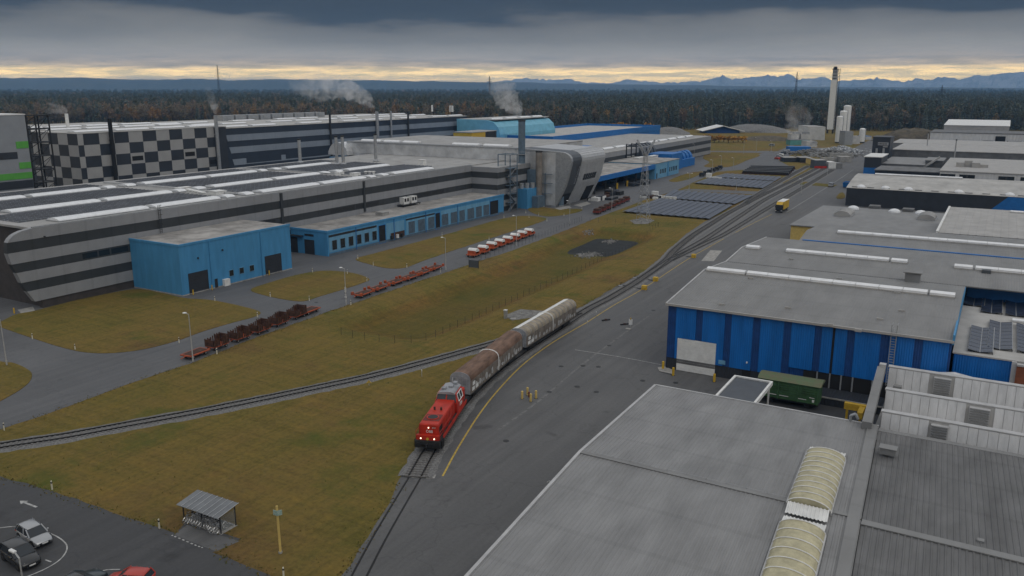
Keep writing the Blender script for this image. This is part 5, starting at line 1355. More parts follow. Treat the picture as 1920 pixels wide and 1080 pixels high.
# yellowed barrel rooflights with arched bars
def yellow_light(y0, y1, n):
    sx = lambda y: -13.6 + (84 - y) * .062
    zr = lambda y: RZ - abs(y - RG) * (.045 if y > RG else .047)
    o = None; w = 3.7; vs = []; K = 12
    for j in range(n + 1):
        y = y0 + (y1 - y0) * j / n
        for i in range(K + 1):
            a = PI * i / K; vs.append((sx(y) + w / 2 - w / 2 * math.cos(a), y, zr(y) + .25 + .85 * math.sin(a)))
    fs = [(j * (K + 1) + i, j * (K + 1) + i + 1, (j + 1) * (K + 1) + i + 1, (j + 1) * (K + 1) + i) for j in range(n) for i in range(K)] + [tuple(range(K + 1)), tuple(range(n * (K + 1) + K, n * (K + 1) - 1, -1))]
    o = MB().add(vs, fs).build('skylight', 'skylight_yellow', nh)
    for j in range(n + 1):
        b = MB(); y = y0 + (y1 - y0) * j / n
        ps = [(sx(y) + w / 2 - (w / 2 + .03) * math.cos(PI * i / K), y, zr(y) + .27 + .87 * math.sin(PI * i / K)) for i in range(K + 1)]
        for p, q in zip(ps, ps[1:]): b.bar(p, q, .08)
        bo_ = b.build('glazing_bar', 'white', nh); bo_.parent = o; bo_.matrix_parent_inverse = Matrix.Identity(4)
    for s in (0, w): beam((sx(y0) + s, y0, zr(y0)), (sx(y1) + s, y1, zr(y1)), .18, .34, 'kerb', 'trim_pale', nh)
    for yy, e in ((y0, .9), (y1, -.9)):                       # ribbed white end panels
        corr((sx(yy) + .1, yy + (.1 if e > 0 else -.1), zr(yy) + .55), (sx(yy) + w - .1, yy + (.1 if e > 0 else -.1), zr(yy) + .55), (sx(yy + e * 1.9) + .1, yy + e * 1.9, zr(yy + e) + .25), (sx(yy + e * 1.9) + w - .1, yy + e * 1.9, zr(yy + e) + .25), .3, .07, 'end_panel', 'white', nh)
yellow_light(83.2, 70.2, 10)
yellow_light(66.4, 40, 18)
for px, py in ((1665, 845), (1838, 1020)):
    q_ = at(px, py, 8.7)
    t = MB().box(q_.x - .75, q_.x + .75, q_.y - .5, q_.y + .5, q_.z - .3, q_.z + .35).box(q_.x - .85, q_.x + .85, q_.y - .6, q_.y + .6, q_.z + .35, q_.z + .42) if px < 1700 else MB().box(q_.x - .25, q_.x + .25, q_.y - .25, q_.y + .25, q_.z - .3, q_.z + .4)
    tag(t.build('roof_vent', 'sheet_mid'), 'flat grey box vent on the dark ribbed roof' if px < 1700 else 'small square vent pipe on the dark ribbed roof', 'vent')
MB().tube([(nl(80) - .1, 80.5, 7.9), (nl(80) - .5, 80.5, 8.3), (nl(80) - .75, 80.5, 8.1)], .07).build('edge_lamp', 'galv', nh)
MB().tube([(nl(64) - .1, 64.5, 8.3), (nl(64) - .5, 64.5, 8.7), (nl(64) - .75, 64.5, 8.5)], .07).build('edge_lamp', 'galv', nh)

# lightning conductor on the near roof
cw = MB()
for k in range(12):
    x = nl(71) + 1.5 + k * 1.9
    cw.bar((x, 71.4, 9.1), (x, 71.4, 9.32), .04)
    if k < 11: cw.bar((x, 71.4, 9.3), (x + 1.9, 71.4, 9.3), .022)
cw.build('lightning_conductor', 'galv', nh)
# ---- dark ribbed hall beside it ---------------------------------------------------
dh = bld('dark_sheet_hall', 'dark grey ribbed metal roof at the lower right corner', (5, 70, 0))
dl = lambda y: nr(y) + .05
MB().prism([(dl(96) + .1, 95.5), (22, 95.5), (22, 20), (dl(20) + .1, 20)], 0, 6.4).build('wall', 'sheet_dark', dh)
corr((dl(95.6), 95.6, 7.7), (22, 95.6, 7.7), (dl(70.5), 70.5, 9.0), (22, 70.5, 9.0), .5, .06, 'roof_sheet', 'sheet_dark', dh, .62)
corr((dl(70.5), 70.5, 8.98), (22, 70.5, 8.98), (dl(24), 24, 6.8), (22, 24, 6.8), .5, .06, 'roof_sheet', 'sheet_dark', dh, .62)
beam((dl(70.5), 70.5, 9.02), (22, 70.5, 9.02), .9, .1, 'ridge_cap', 'sheet_mid', dh)
MB().box(dl(96), 22, 95.5, 96.4, 6.4, 7.75).build('north_wall', 'sheet_mid', dh)

# ---- white saw-tooth hall ----------------------------------------------------------
st = bld('sawtooth_hall', 'white saw-tooth roof hall with three clad faces and louvres', (5, 107, 0))
SXL = -9.3
MB().box(SXL + .2, 22, 96.6, 118, 0, 6.2).build('wall', 'sheet_mid', st)
for k, (yt, xl) in enumerate(((98.4, -8.3), (106.4, -8.8), (115.8, -9.5))):
    zt, zb = 9.0, 6.3
    prof_ = [(yt - .5, zb), (yt, zt), (yt + .7, zt), (yt + 7.2 if k < 2 else yt + 3, zb)]
    MB().sweep(prof_, 'x', xl, 22).build('tooth', 'sheet_pale', st)
    MB().box(xl - .1, 22, yt - .08, yt + .75, zt, zt + .12).build('cap', 'trim_pale', st)
    lou = {0: (1745, 1778), 1: (1815, 1855), 2: (1750, 1783)}[k]
    l0, l1 = on_y(lou[0], [805, 785, 725][k], yt).x, on_y(lou[1], [805, 785, 725][k], yt).x
    x = xl + .05; i = 0
    while x < 21:
        w = .93
        if not (l0 - .5 < x + .45 < l1 + .1):
            MB().add([(x, yt - .58, zb + .1), (x + w, yt - .58, zb + .1), (x + w, yt - .07, zt - .05), (x, yt - .07, zt - .05), (x, yt - .48, zb + .1), (x + w, yt - .48, zb + .1), (x + w, yt + .03, zt - .05), (x, yt + .03, zt - .05)],
                     [(0, 1, 2, 3), (4, 7, 6, 5), (0, 4, 5, 1), (1, 5, 6, 2), (2, 6, 7, 3), (3, 7, 4, 0)]).build('cladding_panel', 'white_clad', st)
        x += .97
    lv = MB().box(l0, l1, yt - .75, yt - .1, zb + .3, zt - .25).build('louvre_box', 'trim_pale', st)
    s = MB()
    for j in range(7): s.box(l0 + .08, l1 - .08, yt - .86, yt - .74, zb + .45 + j * .3, zb + .6 + j * .3)
    so = s.build('louvre_blades', 'sheet_mid', st); so.parent = lv; so.matrix_parent_inverse = Matrix.Identity(4)
    MB().box(xl, 22, yt - 1.9, yt - .6, zb - .12, zb + .02).build('gutter', 'sheet_mid', st)
MB().box(-8.6, -7.6, 113.4, 114.2, 6.4, 7.3).build('roof_hatch', 'sheet_mid', st)
bd = thing('roof_duct', 'long grey square duct running beside the saw-tooth hall', 'duct', (-9.8, 104, 8))
beam((-10.4, 115.6, 7.9), (-9.35, 94.3, 7.9), 1.0, 1.1, 'duct_run', 'sheet_mid', bd); MB().box(-10.7, -9.9, 115.5, 116.4, 7.9, 9.3).build('duct_head', 'trim_pale', bd)
MB().box(-10.9, -10.3, 96.0, 96.5, 0, 7.9).build('support', 'sheet_mid', bd)
MB().tube([(-11.3, 96.2, 7.2), (-11.3, 96.2, 8.7), (-10.8, 96.2, 9.0), (-10.5, 96.2, 8.4)], .16).build('gooseneck', 'galv', bd)

# ---- deep blue hall ------------------------------------------------------------------
BY = 125.6
blue = bld('deep_blue_hall', 'deep blue hall with navy stripes, pale roller door and grey roof', (-23, 126, 0))
MB().box(-43.6, -2.8, BY + .1, 190, 0, 11.0).build('wall', 'blue_navy', blue)
MB().box(-43.68, -2.7, BY + .02, BY + .12, 0, 2.0).build('plinth', 'anthracite', blue)
MB().box(-43.72, -43.6, BY + .02, 190, 0, 11.1).build('side_cladding', 'blue_navy', blue)
bnd = [(1166, 'n'), (1226, 'b'), (1376, 'n'), (1426, 'b'), (1591, 'n'), (1643, 'b'), (1804, 'n'), (1861, 'b')]
edges = [(x / 4 + 960, 628, c) for x, c in bnd] + [(x / 4 + 1440, 640, c) for x, c in ((112, 'n'), (170, 'b'), (345, 'n'), (400, 'b'), (480, 's'), (500, 'b'), (590, 'n'), (650, 'b'), (845, 'n'), (910, 'b'), (1100, 'n'), (1165, 'b'), (1365, 'n'))]
xsE = [on_y(a, b, BY).x for a, b, c in edges] + [-2.75]; xsE[0] = -43.65
dx0, dx1, dz0, dz1 = rect_y(BY, 1269, 1341.5, 641, 703)
for i, (_, _, c) in enumerate(edges):
    a, b = xsE[i], xsE[i + 1]
    m = {'b': 'blue_deep', 'n': 'blue_navy', 's': 'dark'}[c]; pr = {'b': .10, 'n': .05, 's': .02}[c]
    z0 = 2.0 if b < -22 else 3.6
    if a < dx1 and b > dx0:                              # leave the door opening free
        if a < dx0: MB().box(a, dx0 - .05, BY - pr, BY + .1, z0, 11).build('cladding_panel', m, blue)
        if b > dx1: MB().box(dx1 + .05, b, BY - pr, BY + .1, z0, 11).build('cladding_panel', m, blue)
        MB().box(max(a, dx0 - .05), min(b, dx1 + .05), BY - pr, BY + .1, 5.55, 11).build('cladding_panel', m, blue)
    else: MB().box(a, b, BY - pr, BY + .1, z0, 11).build('cladding_panel', m, blue)
rd = MB().box(dx0, dx1, BY - .04, BY + .05, .05, 5.5).build('roller_door', 'white', blue)
for k in range(14): 
    o = MB().box(dx0, dx1, BY - .09, BY - .04, .1 + k * .385, .1 + k * .385 + .345).build('door_slat', 'white' if k not in (3, 4) else 'sheet_dark', blue); o.parent = rd; o.matrix_parent_inverse = Matrix.Identity(4)
MB().box(-31.2, -29.9, BY - .06, BY + .05, .1, 2.3).build('door', 'dark', blue)
sg = MB().box(-35.0, -33.9, BY - .16, BY - .10, 2.3, 2.95).build('wall_sign', 'blue_clad_pale', blue)
MB().box(-30.6, -30.4, BY - .4, BY - .1, 3.2, 3.4).build('wall_lamp', 'white', blue)
# open dark bay along the bottom of the right half
MB().box(-22, -3.2, BY - .02, BY + .3, 1.3, 3.55).build('open_bay', 'dark', blue)
for x in (-20, -18.2, -16.6, -15, -12.3, -11.6, -9, -7, -5): MB().box(x - .1, x + .1, BY - .12, BY - .02, 1.3, 3.6).build('post', 'galv', blue)
MB().box(-28, -2.8, BY - 4.1, BY, 0, 1.25).build('loading_dock', 'anthracite', blue)
MB().box(-28, -2.8, BY - 4.2, BY - 4.05, 1.1, 1.3).build('dock_edge', 'concrete', blue)
# roofs: low gables, ridges across, with strip rooflights
RB = [(125.1, 11.15), (145.0, 13.0), (158.5, 12.05), (170.0, 13.0), (190.8, 11.95)]
for k, ((ya, za), (yb, zb)) in enumerate(zip(RB, RB[1:])):
    xl = -43.9; xr = -2.6 if yb < 160 else 22
    corr((xl, ya, za), (xr, ya, za), (xl, yb, zb), (xr, yb, zb), .4, .035, 'roof_sheet', 'sheet_mid', blue)
    beam((xl - .05, ya, za - .3), (xl - .05, yb, zb - .3), .25, .4, 'verge_trim', 'trim_pale', blue)
MB().box(-44, -2.5, 124.95, 125.25, 10.85, 11.2).build('eaves_gutter', 'sheet_pale', blue)
MB().box(-2.75, -2.5, 125.2, 163, 10.6, 12.0).build('side_trim', 'blue_clad', blue)
MB().box(-36, 22, 190.5, 191.2, 11.7, 12.15).build('blue_gutter', 'blue_mid', blue)
MB().box(-43.5, 22, 158.3, 158.7, 11.95, 12.12).build('valley_gutter', 'sheet_dark', blue)
def strip_light(x0, x1, y, z, w=1.9, h=.55, n=6, root=None):
    o = MB().box(x0, x1, y - w / 2 - .15, y + w / 2 + .15, z - .3, z + .15).build('skylight_kerb', 'sheet_pale', root)
    L = (x1 - x0) / n
    for i in range(n):
        MB().sweep([(y - w / 2, z + .15), (y - w / 2, z + .15 + h * .6), (y, z + .15 + h), (y + w / 2, z + .15 + h * .6), (y + w / 2, z + .15)], 'x', x0 + i * L + .03, x0 + (i + 1) * L - .03).build('skylight', 'skylight', root)
strip_light(-43.4, -36.5, 145, 13.0, n=1, root=blue); strip_light(-36.2, -7.5, 145, 13.0, n=8, root=blue); strip_light(-7.2, -3.6, 145, 13.0, n=1, root=blue)
strip_light(-43.0, -40.3, 170, 13.0, n=1, root=blue); strip_light(-35, -16, 170, 13.0, n=5, root=blue); strip_light(-15.6, -12.8, 170, 13.0, n=1, root=blue)
strip_light(-5, -2, 170, 13.0, n=1, root=blue); strip_light(-1.6, 20, 170, 13.0, n=6, root=blue)
q_ = at(1711, 525, 12.4); MB().box(q_.x - 1.2, q_.x + 1.2, q_.y - 1, q_.y + 1, 12.0, 13.8).box(q_.x - 1.5, q_.x + 1.5, q_.y - 1.3, q_.y + 1.3, 13.8, 13.95).build('roof_vent', 'sheet_mid', blue)
q_ = at(1848, 520, 12); MB().box(q_.x - .7, q_.x + .7, q_.y - .7, q_.y + .7, 11.6, 13.4).box(q_.x - 1.0, q_.x + 1.0, q_.y - 1.0, q_.y + 1.0, 11.5, 11.9).build('roof_vent', 'slate', blue)
for px, py in ((1353, 565), (1407, 531), (1483, 492), (1573, 530), (1681, 560), (1557, 600), (1478, 574), (1690, 585), (1610, 610), (1650, 595)):
    q_ = at(px, py, 12); MB().box(q_.x - .45, q_.x + .45, q_.y - .12, q_.y + .12, float(np.interp(q_.y, [a for a, b in RB], [b for a, b in RB])) - .1, float(np.interp(q_.y, [a for a, b in RB], [b for a, b in RB])) + .28).build('snow_guard', 'sheet_pale', blue)
# roof ladder on the facade
lx = on_y(1675, 640, BY).x
ld = MB()
for s in (-.35, .35): ld.bar((lx + s, BY - .3, 3.2), (lx + s, BY - .3, 12.3), .1)
z = 3.4
while z < 12.2: ld.bar((lx - .35, BY - .3, z), (lx + .35, BY - .3, z), .06); z += .38
ld.bar((lx - .35, BY - .3, 12.3), (lx - .35, BY + 1.2, 12.3), .09).bar((lx + .35, BY - .3, 12.3), (lx + .35, BY + 1.2, 12.3), .09)
ld.build('ladder', 'galv', blue)

# ---- flat pale roof with tilted solar panels, right edge ----------------------------------
sr = bld('solar_roof_wing', 'blue walled wing with a pale flat roof carrying tilted solar panels', (8, 140, 0))
MB().box(-2.4, 4.7, 127.2, 128, 0, 8.9).build('wall', 'blue_deep', sr); MB().box(-2.4, 22, 128, 162.5, 0, 8.9).build('core', 'sheet_mid', sr)
MB().box(-2.6, 22, 127.0, 162.6, 8.9, 9.1).build('roof', 'roof_pale', sr)
MB().box(4.6, 5.2, 126.6, 127.4, 0, 9.0).build('corner_trim', 'trim_pale', sr)
MB().box(-2.3, 22, 162.6, 163.4, 8.0, 11.4).build('blue_fascia', 'blue_mid', sr)
def solar_tent(px, py, cols, rows, label):
    p = at(px, py, 9.4); t = thing('tilted_solar_panels', label, 'solar panels', (p.x, p.y, 9.1), group='tilted solar panels on the pale roof')
    for c in range(cols):
        for r in range(rows):
            x0 = p.x + c * 1.55; y0 = p.y - (r + 1) * 2.02
            za, zb = (9.55, 9.3) if c % 2 == 0 else (9.3, 9.55)
            MB().add([(x0, y0, za), (x0 + 1.44, y0, zb), (x0 + 1.44, y0 + 1.86, zb), (x0, y0 + 1.86, za), (x0, y0, za - .05), (x0 + 1.44, y0, zb - .05), (x0 + 1.44, y0 + 1.86, zb - .05), (x0, y0 + 1.86, za - .05)],
                     [(0, 1, 2, 3), (4, 7, 6, 5), (0, 4, 5, 1), (1, 5, 6, 2), (2, 6, 7, 3), (3, 7, 4, 0)]).build('panel', 'solar', t)
    for c in range(cols):
        za, zb = (9.5, 9.25) if c % 2 == 0 else (9.25, 9.5); x0 = p.x + c * 1.55; y0, y1 = p.y - rows * 2.02 - .05, p.y + .02
        MB().quad((x0 - .03, y0, za), (x0 + 1.55, y0, zb), (x0 + 1.55, y1, zb), (x0 - .03, y1, za)).build('panel_frame', 'galv', t)
    f = MB()
    for c in range(cols + 1): f.box(p.x + c * 1.55 - .04, p.x + c * 1.55 + .0, p.y - rows * 2.02, p.y, 9.1, 9.28)
    f.build('mounting_rail', 'galv', t)
solar_tent(1822, 610, 2, 7, 'left half of the nearest stepped block of solar panels on the pale roof')
solar_tent(1856, 600, 2, 8, 'right half of the nearest stepped block of solar panels on the pale roof')
solar_tent(1906, 606, 3, 8, 'solar panel block cut by the right edge on the pale roof, near')
solar_tent(1811, 551, 2, 4, 'left half of the rear block of solar panels under the blue fascia')
solar_tent(1843, 554, 2, 6, 'right half of the rear block of solar panels under the blue fascia')
solar_tent(1886, 559, 4, 6, 'solar panel block cut by the right edge under the blue fascia, far')
strip_light(4.6, 20, 149.5, 9.1, 1.2, .35, 6, sr)
br = bld('brick_house', 'orange brick house corner at the right edge below the pale roof', (10, 128, 0))
MB().box(5.2, 22, 126.3, 127.1, 0, 8.6).build('wall', 'brick_red', br); MB().box(5.2, 22, 126.1, 127.0, 8.6, 8.85).build('cornice', 'trim_pale', br)
for x in (7.0, 10.5): MB().box(x, x + 1.6, 126.22, 126.35, 5.2, 8.0).build('window', 'rust', br)
wg = bld('white_gable_shed', 'white gabled shed roof between saw-tooth hall and blue wing', (0, 122, 0))
MB().sweep([(-6.5, 6.2), (-2, 7.0), (3.5, 6.2), (3.5, 0), (-6.5, 0)], 'y', 119.3, 124.5).build('wall', 'white_clad', wg)

# ---- yard between: low canopy, green wagon is in the vehicles section ------------------------
lc = thing('low_canopy', 'low flat dark canopy with a white rim in the yard before the deep blue hall', 'canopy', (-26, 108, 0))
MB().box(-29.0, -24.0, 103.8, 113.2, 4.7, 4.95).build('roof', 'slate', lc)
for a in ((-29.2, -28.9, 103.6, 113.4), (-24.1, -23.8, 103.6, 113.4), (-28.9, -24.1, 113.1, 113.4), (-28.9, -24.1, 103.6, 103.9)): MB().box(a[0], a[1], a[2], a[3], 4.6, 5.15).build('rim', 'white', lc)
for x in (-28.8, -24.2):
    for y in (104, 113): MB().box(x - .1, x + .1, y - .1, y + .1, 0, 4.6).build('post', 'white', lc)
fb = thing('flood_barrier_beam', 'long pale steel beam along the yard edge behind the grey roof', 'beam', (-18, 112, 0))
beam((-24, 111.8, 1.0), (-13.6, 112.6, 1.0), .5, .45, 'beam', 'trim_pale', fb)
for x in (-23, -18.5, -14): MB().box(x - .15, x + .15, 111.9, 112.3, 0, 1.6 if x == -18.5 else 1.0).build('post', 'trim_pale', fb)
ybm = thing('yellow_stop_beam', 'bright yellow angled steel buffer beam beside the grey duct', 'buffer', (-13, 115, 0))
MB().box(-14.6, -11.2, 116.0, 116.7, 2.0, 2.9).box(-12.6, -11.9, 113.4, 116.0, 1.9, 2.8).build('beam', 'yellow', ybm)
for x, y in ((-14.2, 116.3), (-12.2, 113.8)): MB().box(x - .15, x + .15, y - .15, y + .15, 0, 2.0).build('post', 'yellow', ybm)
sheet_px('yard_slab', [(1345, 742), (1440, 700), (1680, 745), (1640, 800)], 0.02, 'asphalt_park')
sheet_px('kerb_corner', [(1233, 690), (1236, 697), (1262, 703), (1262, 695), (1247, 688)], 0.12, 'concrete')

# ---- middle roofs ---------------------------------------------------------------------------
mr = bld('third_bay_hall', 'grey roofed bay behind the deep blue hall with a long white strip skylight', (-10, 204, 0))
MB().box(-36.5, 22, 191.3, 216, 0, 11.7).build('wall', 'sheet_mid', mr)
for ya, za, yb, zb in ((191.2, 11.9, 199, 13.0), (199, 13.0, 216.5, 12.0)): corr((-36.8, ya, za), (22, ya, za), (-36.8, yb, zb), (22, yb, zb), .5, .035, 'roof_sheet', 'sheet_mid', mr)
strip_light(-30, 22, 199, 13.0, 2.0, .5, 14, mr)
fl = bld('flat_roof_hall', 'wide flat grey roof with domed vents before the dark hall', (-15, 300, 0))
MB().box(-36.5, 22, 216.6, 258, 0, 8.0).build('wall', 'sheet_mid', fl); MB().box(-36.8, 22, 216.6, 258.2, 8.0, 8.25).build('roof', 'sheet_mid', fl)
MB().prism([(-51.8, 255), (-36.6, 255), (-36.6, 258.3), (22, 258.3), (22, 303), (-51.0, 303)], 0, 5.0).build('wall', 'yellow_pale', fl)
MB().prism([(-52.2, 254.6), (-36.9, 254.6), (-36.9, 258.3), (22, 258.3), (22, 303.6), (-51.4, 303.6)], 5.0, 5.3).build('roof', 'sheet_mid', fl)
for px, py, w, l in ((1583, 403, 5, 9), (1738, 410, 5, 8)):
    q_ = at(px, py, 5.3); barrel('y', q_.x, q_.y - l / 2, q_.y + l / 2, 5.3, w, 1.5, 'sheet_pale', root=fl, ribs=4, part='vent_dome')
for px, py in ((1600, 392), (1677, 398), (1727, 401)):
    q_ = at(px, py, 5.3); MB().lathe([(1.9, 5.2), (1.8, 5.8), (1.1, 6.3), (.2, 6.5)], q_.x, q_.y, 12).build('dome_light', 'skylight', fl)
for px, py in ((1640, 390), (1703, 396)):
    q_ = at(px, py, 5.3); MB().box(q_.x - 1.7, q_.x + 1.7, q_.y - 2, q_.y + 2, 5.2, 6.2).box(q_.x - 1.4, q_.x + 1.4, q_.y - 2.05, q_.y - 2.0, 5.5, 6.1).build('roof_hatch', 'sheet_dark', fl)
pr_ = bld('pale_ribbed_hall', 'pale ribbed roof block with a white left edge behind the third bay', (5, 240, 0))
MB().box(-10.5, 22, 217.5, 266, 8.2, 11.6).build('wall', 'sheet_mid', pr_); corr((-10.8, 217.2, 12), (22, 217.2, 12), (-10.8, 266, 12.2), (22, 266, 12.2), 1.6, .06, 'roof_sheet', 'sheet_pale', pr_, .8)
MB().box(-11.1, -10.6, 217, 266, 11.6, 12.4).build('verge_trim', 'white', pr_)
strip_light(4, 10, 262, 12.2, 1.6, .4, 2, pr_)

# ---- dark hall with curved pale roof and blue flash ------------------------------------------
dk_ = bld('dark_fronted_hall', 'long dark fronted hall with a pale curved roof and bright blue corner', (-15, 360, 0))
DY = 348.0
MB().box(-50.7, 22, DY, 376, 0, 7.0).build('wall', 'anthracite', dk_)
rp = [(DY - .2, 7.0)] + [(DY + 28 * t, 7.2 + 3.0 * math.sin(t * PI / 2)) for t in (0, .15, .3, .5, .75, 1)] + [(376, 7.0)]
MB().sweep(rp, 'x', -50.9, 22).build('roof', 'roof_pale', dk_)
bx0 = on_y(1855, 390, DY).x
MB().add([(bx0, DY - .06, 1.5), (22, DY - .06, 1.5), (22, DY - .06, 6.9), (bx0 + 5.5, DY - .06, 6.9)], [(0, 1, 2, 3)]).build('blue_flash', 'blue_mid', dk_)
for px, py in ((1614, 354), (1660, 355), (1703, 356), (1797, 366), (1893, 368)):
    x = on_y(px, py, DY + 1.5).x; MB().lathe([(1.7, 7.0), (1.6, 7.7), (1.0, 8.2), (.2, 8.4)], x, DY + 1.6, 12).build('dome_light', 'skylight', dk_)
for i in range(12): MB().box(-49 + i * 5.6, -46.5 + i * 5.6, DY + .6, DY + 1.0, 7.2, 7.6).build('snow_guard', 'sheet_mid', dk_)
strip_light(-44, -12, 374, 10.2, 1.8, .5, 7, dk_)
# ---- buildings behind, front faces surveyed on their own planes ------------------------------
def block(name, label, Y, pl, pr, pt, depth, mw='sheet_mid', mr='roof_pale', x1=None, z0=0.0, rise=0.0):
    a, b, _, zt = rect_y(Y, pl, pr, pt, pt + 4)
    if x1: b = x1
    t = bld(name, label, (a, Y, 0))
    MB().box(a, b, Y, Y + depth, z0, zt).build('wall', mw, t)
    MB().add([(a - .3, Y - .3, zt), (b + .3, Y - .3, zt), (b + .3, Y + depth, zt + rise), (a - .3, Y + depth, zt + rise), (a - .3, Y - .3, zt + .35), (b + .3, Y - .3, zt + .35), (b + .3, Y + depth, zt + .35 + rise), (a - .3, Y + depth, zt + .35 + rise)], [(0, 1, 2, 3), (4, 7, 6, 5), (0, 4, 5, 1), (1, 5, 6, 2), (2, 6, 7, 3), (3, 7, 4, 0)]).build('roof', mr, t)
    return t, a, b, zt
t, a, b, zt = block('windowed_white_hall', 'pale hall with a row of small dark windows behind the dark fronted one', 385, 1762, 1990, 326, 75, 'white_clad', 'sheet_pale', 40)
for px in (1770, 1783, 1806, 1820, 1880, 1894, 1922):
    x = on_y(px, 333, 385).x; pane_y(t, 385, x - 1.4, x + 1.4, zt - 2.5, zt - 1.0, frame='sheet_dark')
MB().box(on_y(1832, 340, 385).x, on_y(1905, 340, 385).x, 383.5, 385, zt - 6.3, zt - 5.6).build('canopy', 'skylight', t)
t, a, b, zt = block('stub_roof_house', 'dark grey lower roof between the black cube and the white hall', 395, 1640, 1764, 322, 22, 'anthracite', 'sheet_dark')
t, a, b, zt = block('grey_mid_hall', 'grey roofed hall right of the black cube house', 432, 1652, 1732, 309, 45, 'sheet_mid', 'sheet_mid'); MB().box(on_y(1685, 313, 431.6).x, on_y(1708, 313, 431.6).x, 431.4, 432, zt - 4.5, zt - 2.4).build('window_band', 'dark', t)
t, a, b, zt = block('black_cube_house', 'black cube house with a white roof and bright blue foot', 428, 1621, 1653, 295, 24, 'check_dark', 'white', z0=8.3)
MB().box(a, b, 428.0, 450, 0, 8.3).build('blue_foot', 'blue_mid', t)
t, a, b, zt = block('conveyor_house', 'grey house with an inclined conveyor beside the white hall', 440, 1735, 1768, 302, 20, 'sheet_dark', 'sheet_mid')
beam((on_y(1728, 318, 438).x, 438, on_y(1728, 318, 438).z), (on_y(1762, 297, 439).x, 439, on_y(1762, 297, 439).z), 1.6, 1.0, 'conveyor', 'sheet_pale', t)
MB().box(a + 2, a + 5, 439.8, 440, 4, 8).build('window', 'white', t)
block('wide_grey_roof', 'wide grey roof behind the windowed white hall', 500, 1673, 1990, 286, 60, 'sheet_dark', 'sheet_pale', 60)
block('thin_roof_hall', 'long thin pale roofed hall behind the wide grey roof', 560, 1673, 1990, 273, 45, 'sheet_mid', 'sheet_pale', 70)
t, a, b, zt = block('far_white_hall', 'white walled hall with dark slot windows in the far right works', 640, 1744, 1990, 251, 40, 'white_clad', 'sheet_dark', 90)
for pl, pr in ((1843, 1862), (1866, 1885), (1888, 1895)):
    x0, x1 = on_y(pl, 262, 640).x, on_y(pr, 262, 640).x; MB().box(x0, x1, 639.8, 640, zt - 8, zt - 4.5 if pl != 1866 else zt - 1.5).build('slot_window', 'dark', t)
for pl, pr in ((1748, 1762), (1768, 1790), (1793, 1812), (1815, 1835), (1838, 1862), (1890, 1915)):
    x0, x1 = on_y(pl, 270, 632).x, on_y(pr, 270, 632).x; MB().box(x0, x1, 630, 639.9, 0, on_y(pl, 265, 632).z).build('bay', 'sheet_mid', t)
t, a, b, zt = block('farthest_pale_hall', 'farthest pale hall with a shallow roof before the dark wood', 760, 1770, 1893, 236, 60, 'sheet_pale', 'white', rise=2.5)
t, a, b, zt = block('dark_sign_house', 'dark house front with a pale sign panel and small lights', 480, 1637, 1670, 258, 15, 'check_dark', 'check_dark')
x0, x1 = on_y(1646, 270, 479.9).x, on_y(1666, 270, 479.9).x; z0, z1 = on_y(1655, 272.5, 479.9).z, on_y(1655, 267, 479.9).z
MB().box(x0, x1, 479.7, 479.95, z0, z1).build('sign_panel', 'galv', t)
mbs = MB(); L = (x1 - x0) / 7
for i in range(6): mbs.box(x0 + (i + .4) * L, x0 + (i + 1.1) * L, 479.6, 479.69, z0 + .5, z1 - .5)
mbs.build('sign_mark', 'check_dark', t)
MB().box((x0 + x1) / 2, x1 - .3, 479.7, 479.95, z0 - 1.0, z0 - .3).build('sign_strip', 'galv', t)
for px in (1643.5, 1656.5):
    x = on_y(px, 283, 479.8).x; MB().box(x - .5, x + .5, 479.6, 479.95, 1.5, on_y(px, 278, 479.8).z).build('pale_pipe', 'galv', t)
for px, pb, pt_ in ((1788, 308, 261), (1737, 285, 248), (1664, 268, 258)):
    p = at(px, pb, 9); t = thing('thin_flue', {1788: 'leaning thin flue on the windowed white hall', 1737: 'thin grey mast beside the far white hall', 1664: 'tiny flue on the dark sign house'}[px], 'flue', (p.x, p.y, 9)); zt = top_z(p, px, pt_)
    MB().cyl((p.x, p.y, 8.5), (p.x, p.y, zt), .28, n=8).build('flue', 'galv', t); MB().cyl((p.x, p.y, zt - .6), (p.x, p.y, zt), .36, n=8).build('rim', 'steel_dark', t)
# rooftop dust collectors on the windowed hall
p = at(1815, 312, 12.4); dc = thing('roof_dust_unit', 'grey dusty filter unit standing on the windowed white hall roof', 'filter unit', (p.x, p.y, 12))
for i, (dx, dy, h) in enumerate(((-3, 0, 1.8), (0, 1.5, 2.6), (3, -1, 2.0), (6, 1, 1.2))): MB().box(p.x + dx - 1.5, p.x + dx + 1.5, p.y + dy - 1.5, p.y + dy + 1.5, 11.5, 12.2 + h).build('housing', 'sheet_pale', dc)
# spoil mound
def mound(name, label, px, py, rx, ry, h, m, kind=None, seed=1):
    p = at(px, py); rnd = random.Random(seed); n, k = 22, 6; vs = []
    for j in range(k + 1):
        t = j / k
        for i in range(n):
            a = 2 * PI * i / n; w = (1 - t) ** .8 * rnd.uniform(.88, 1.1)
            vs.append((p.x + rx * w * math.cos(a), p.y + ry * w * math.sin(a), h * (1 - (1 - t) ** 1.6) * rnd.uniform(.92, 1.05)))
    fs = [(j * n + i, j * n + (i + 1) % n, (j + 1) * n + (i + 1) % n, (j + 1) * n + i) for j in range(k) for i in range(n)] + [tuple(range(k * n, (k + 1) * n))]
    return tag(MB().add(vs, fs).build(name, m, smooth=True), label, 'mound')
mound('earth_mound', 'dark earth mound left of the far white hall', 1712, 266, 32, 26, 12, 'earth')
mound('gravel_mound', 'grey gravel heap beside the golden trees', 1255, 251, 22, 18, 7, 'gravel', seed=4)
mound('gravel_mound', 'low gravel bank right of the white roofed hall', 1415, 247, 40, 22, 8, 'gravel', seed=6)
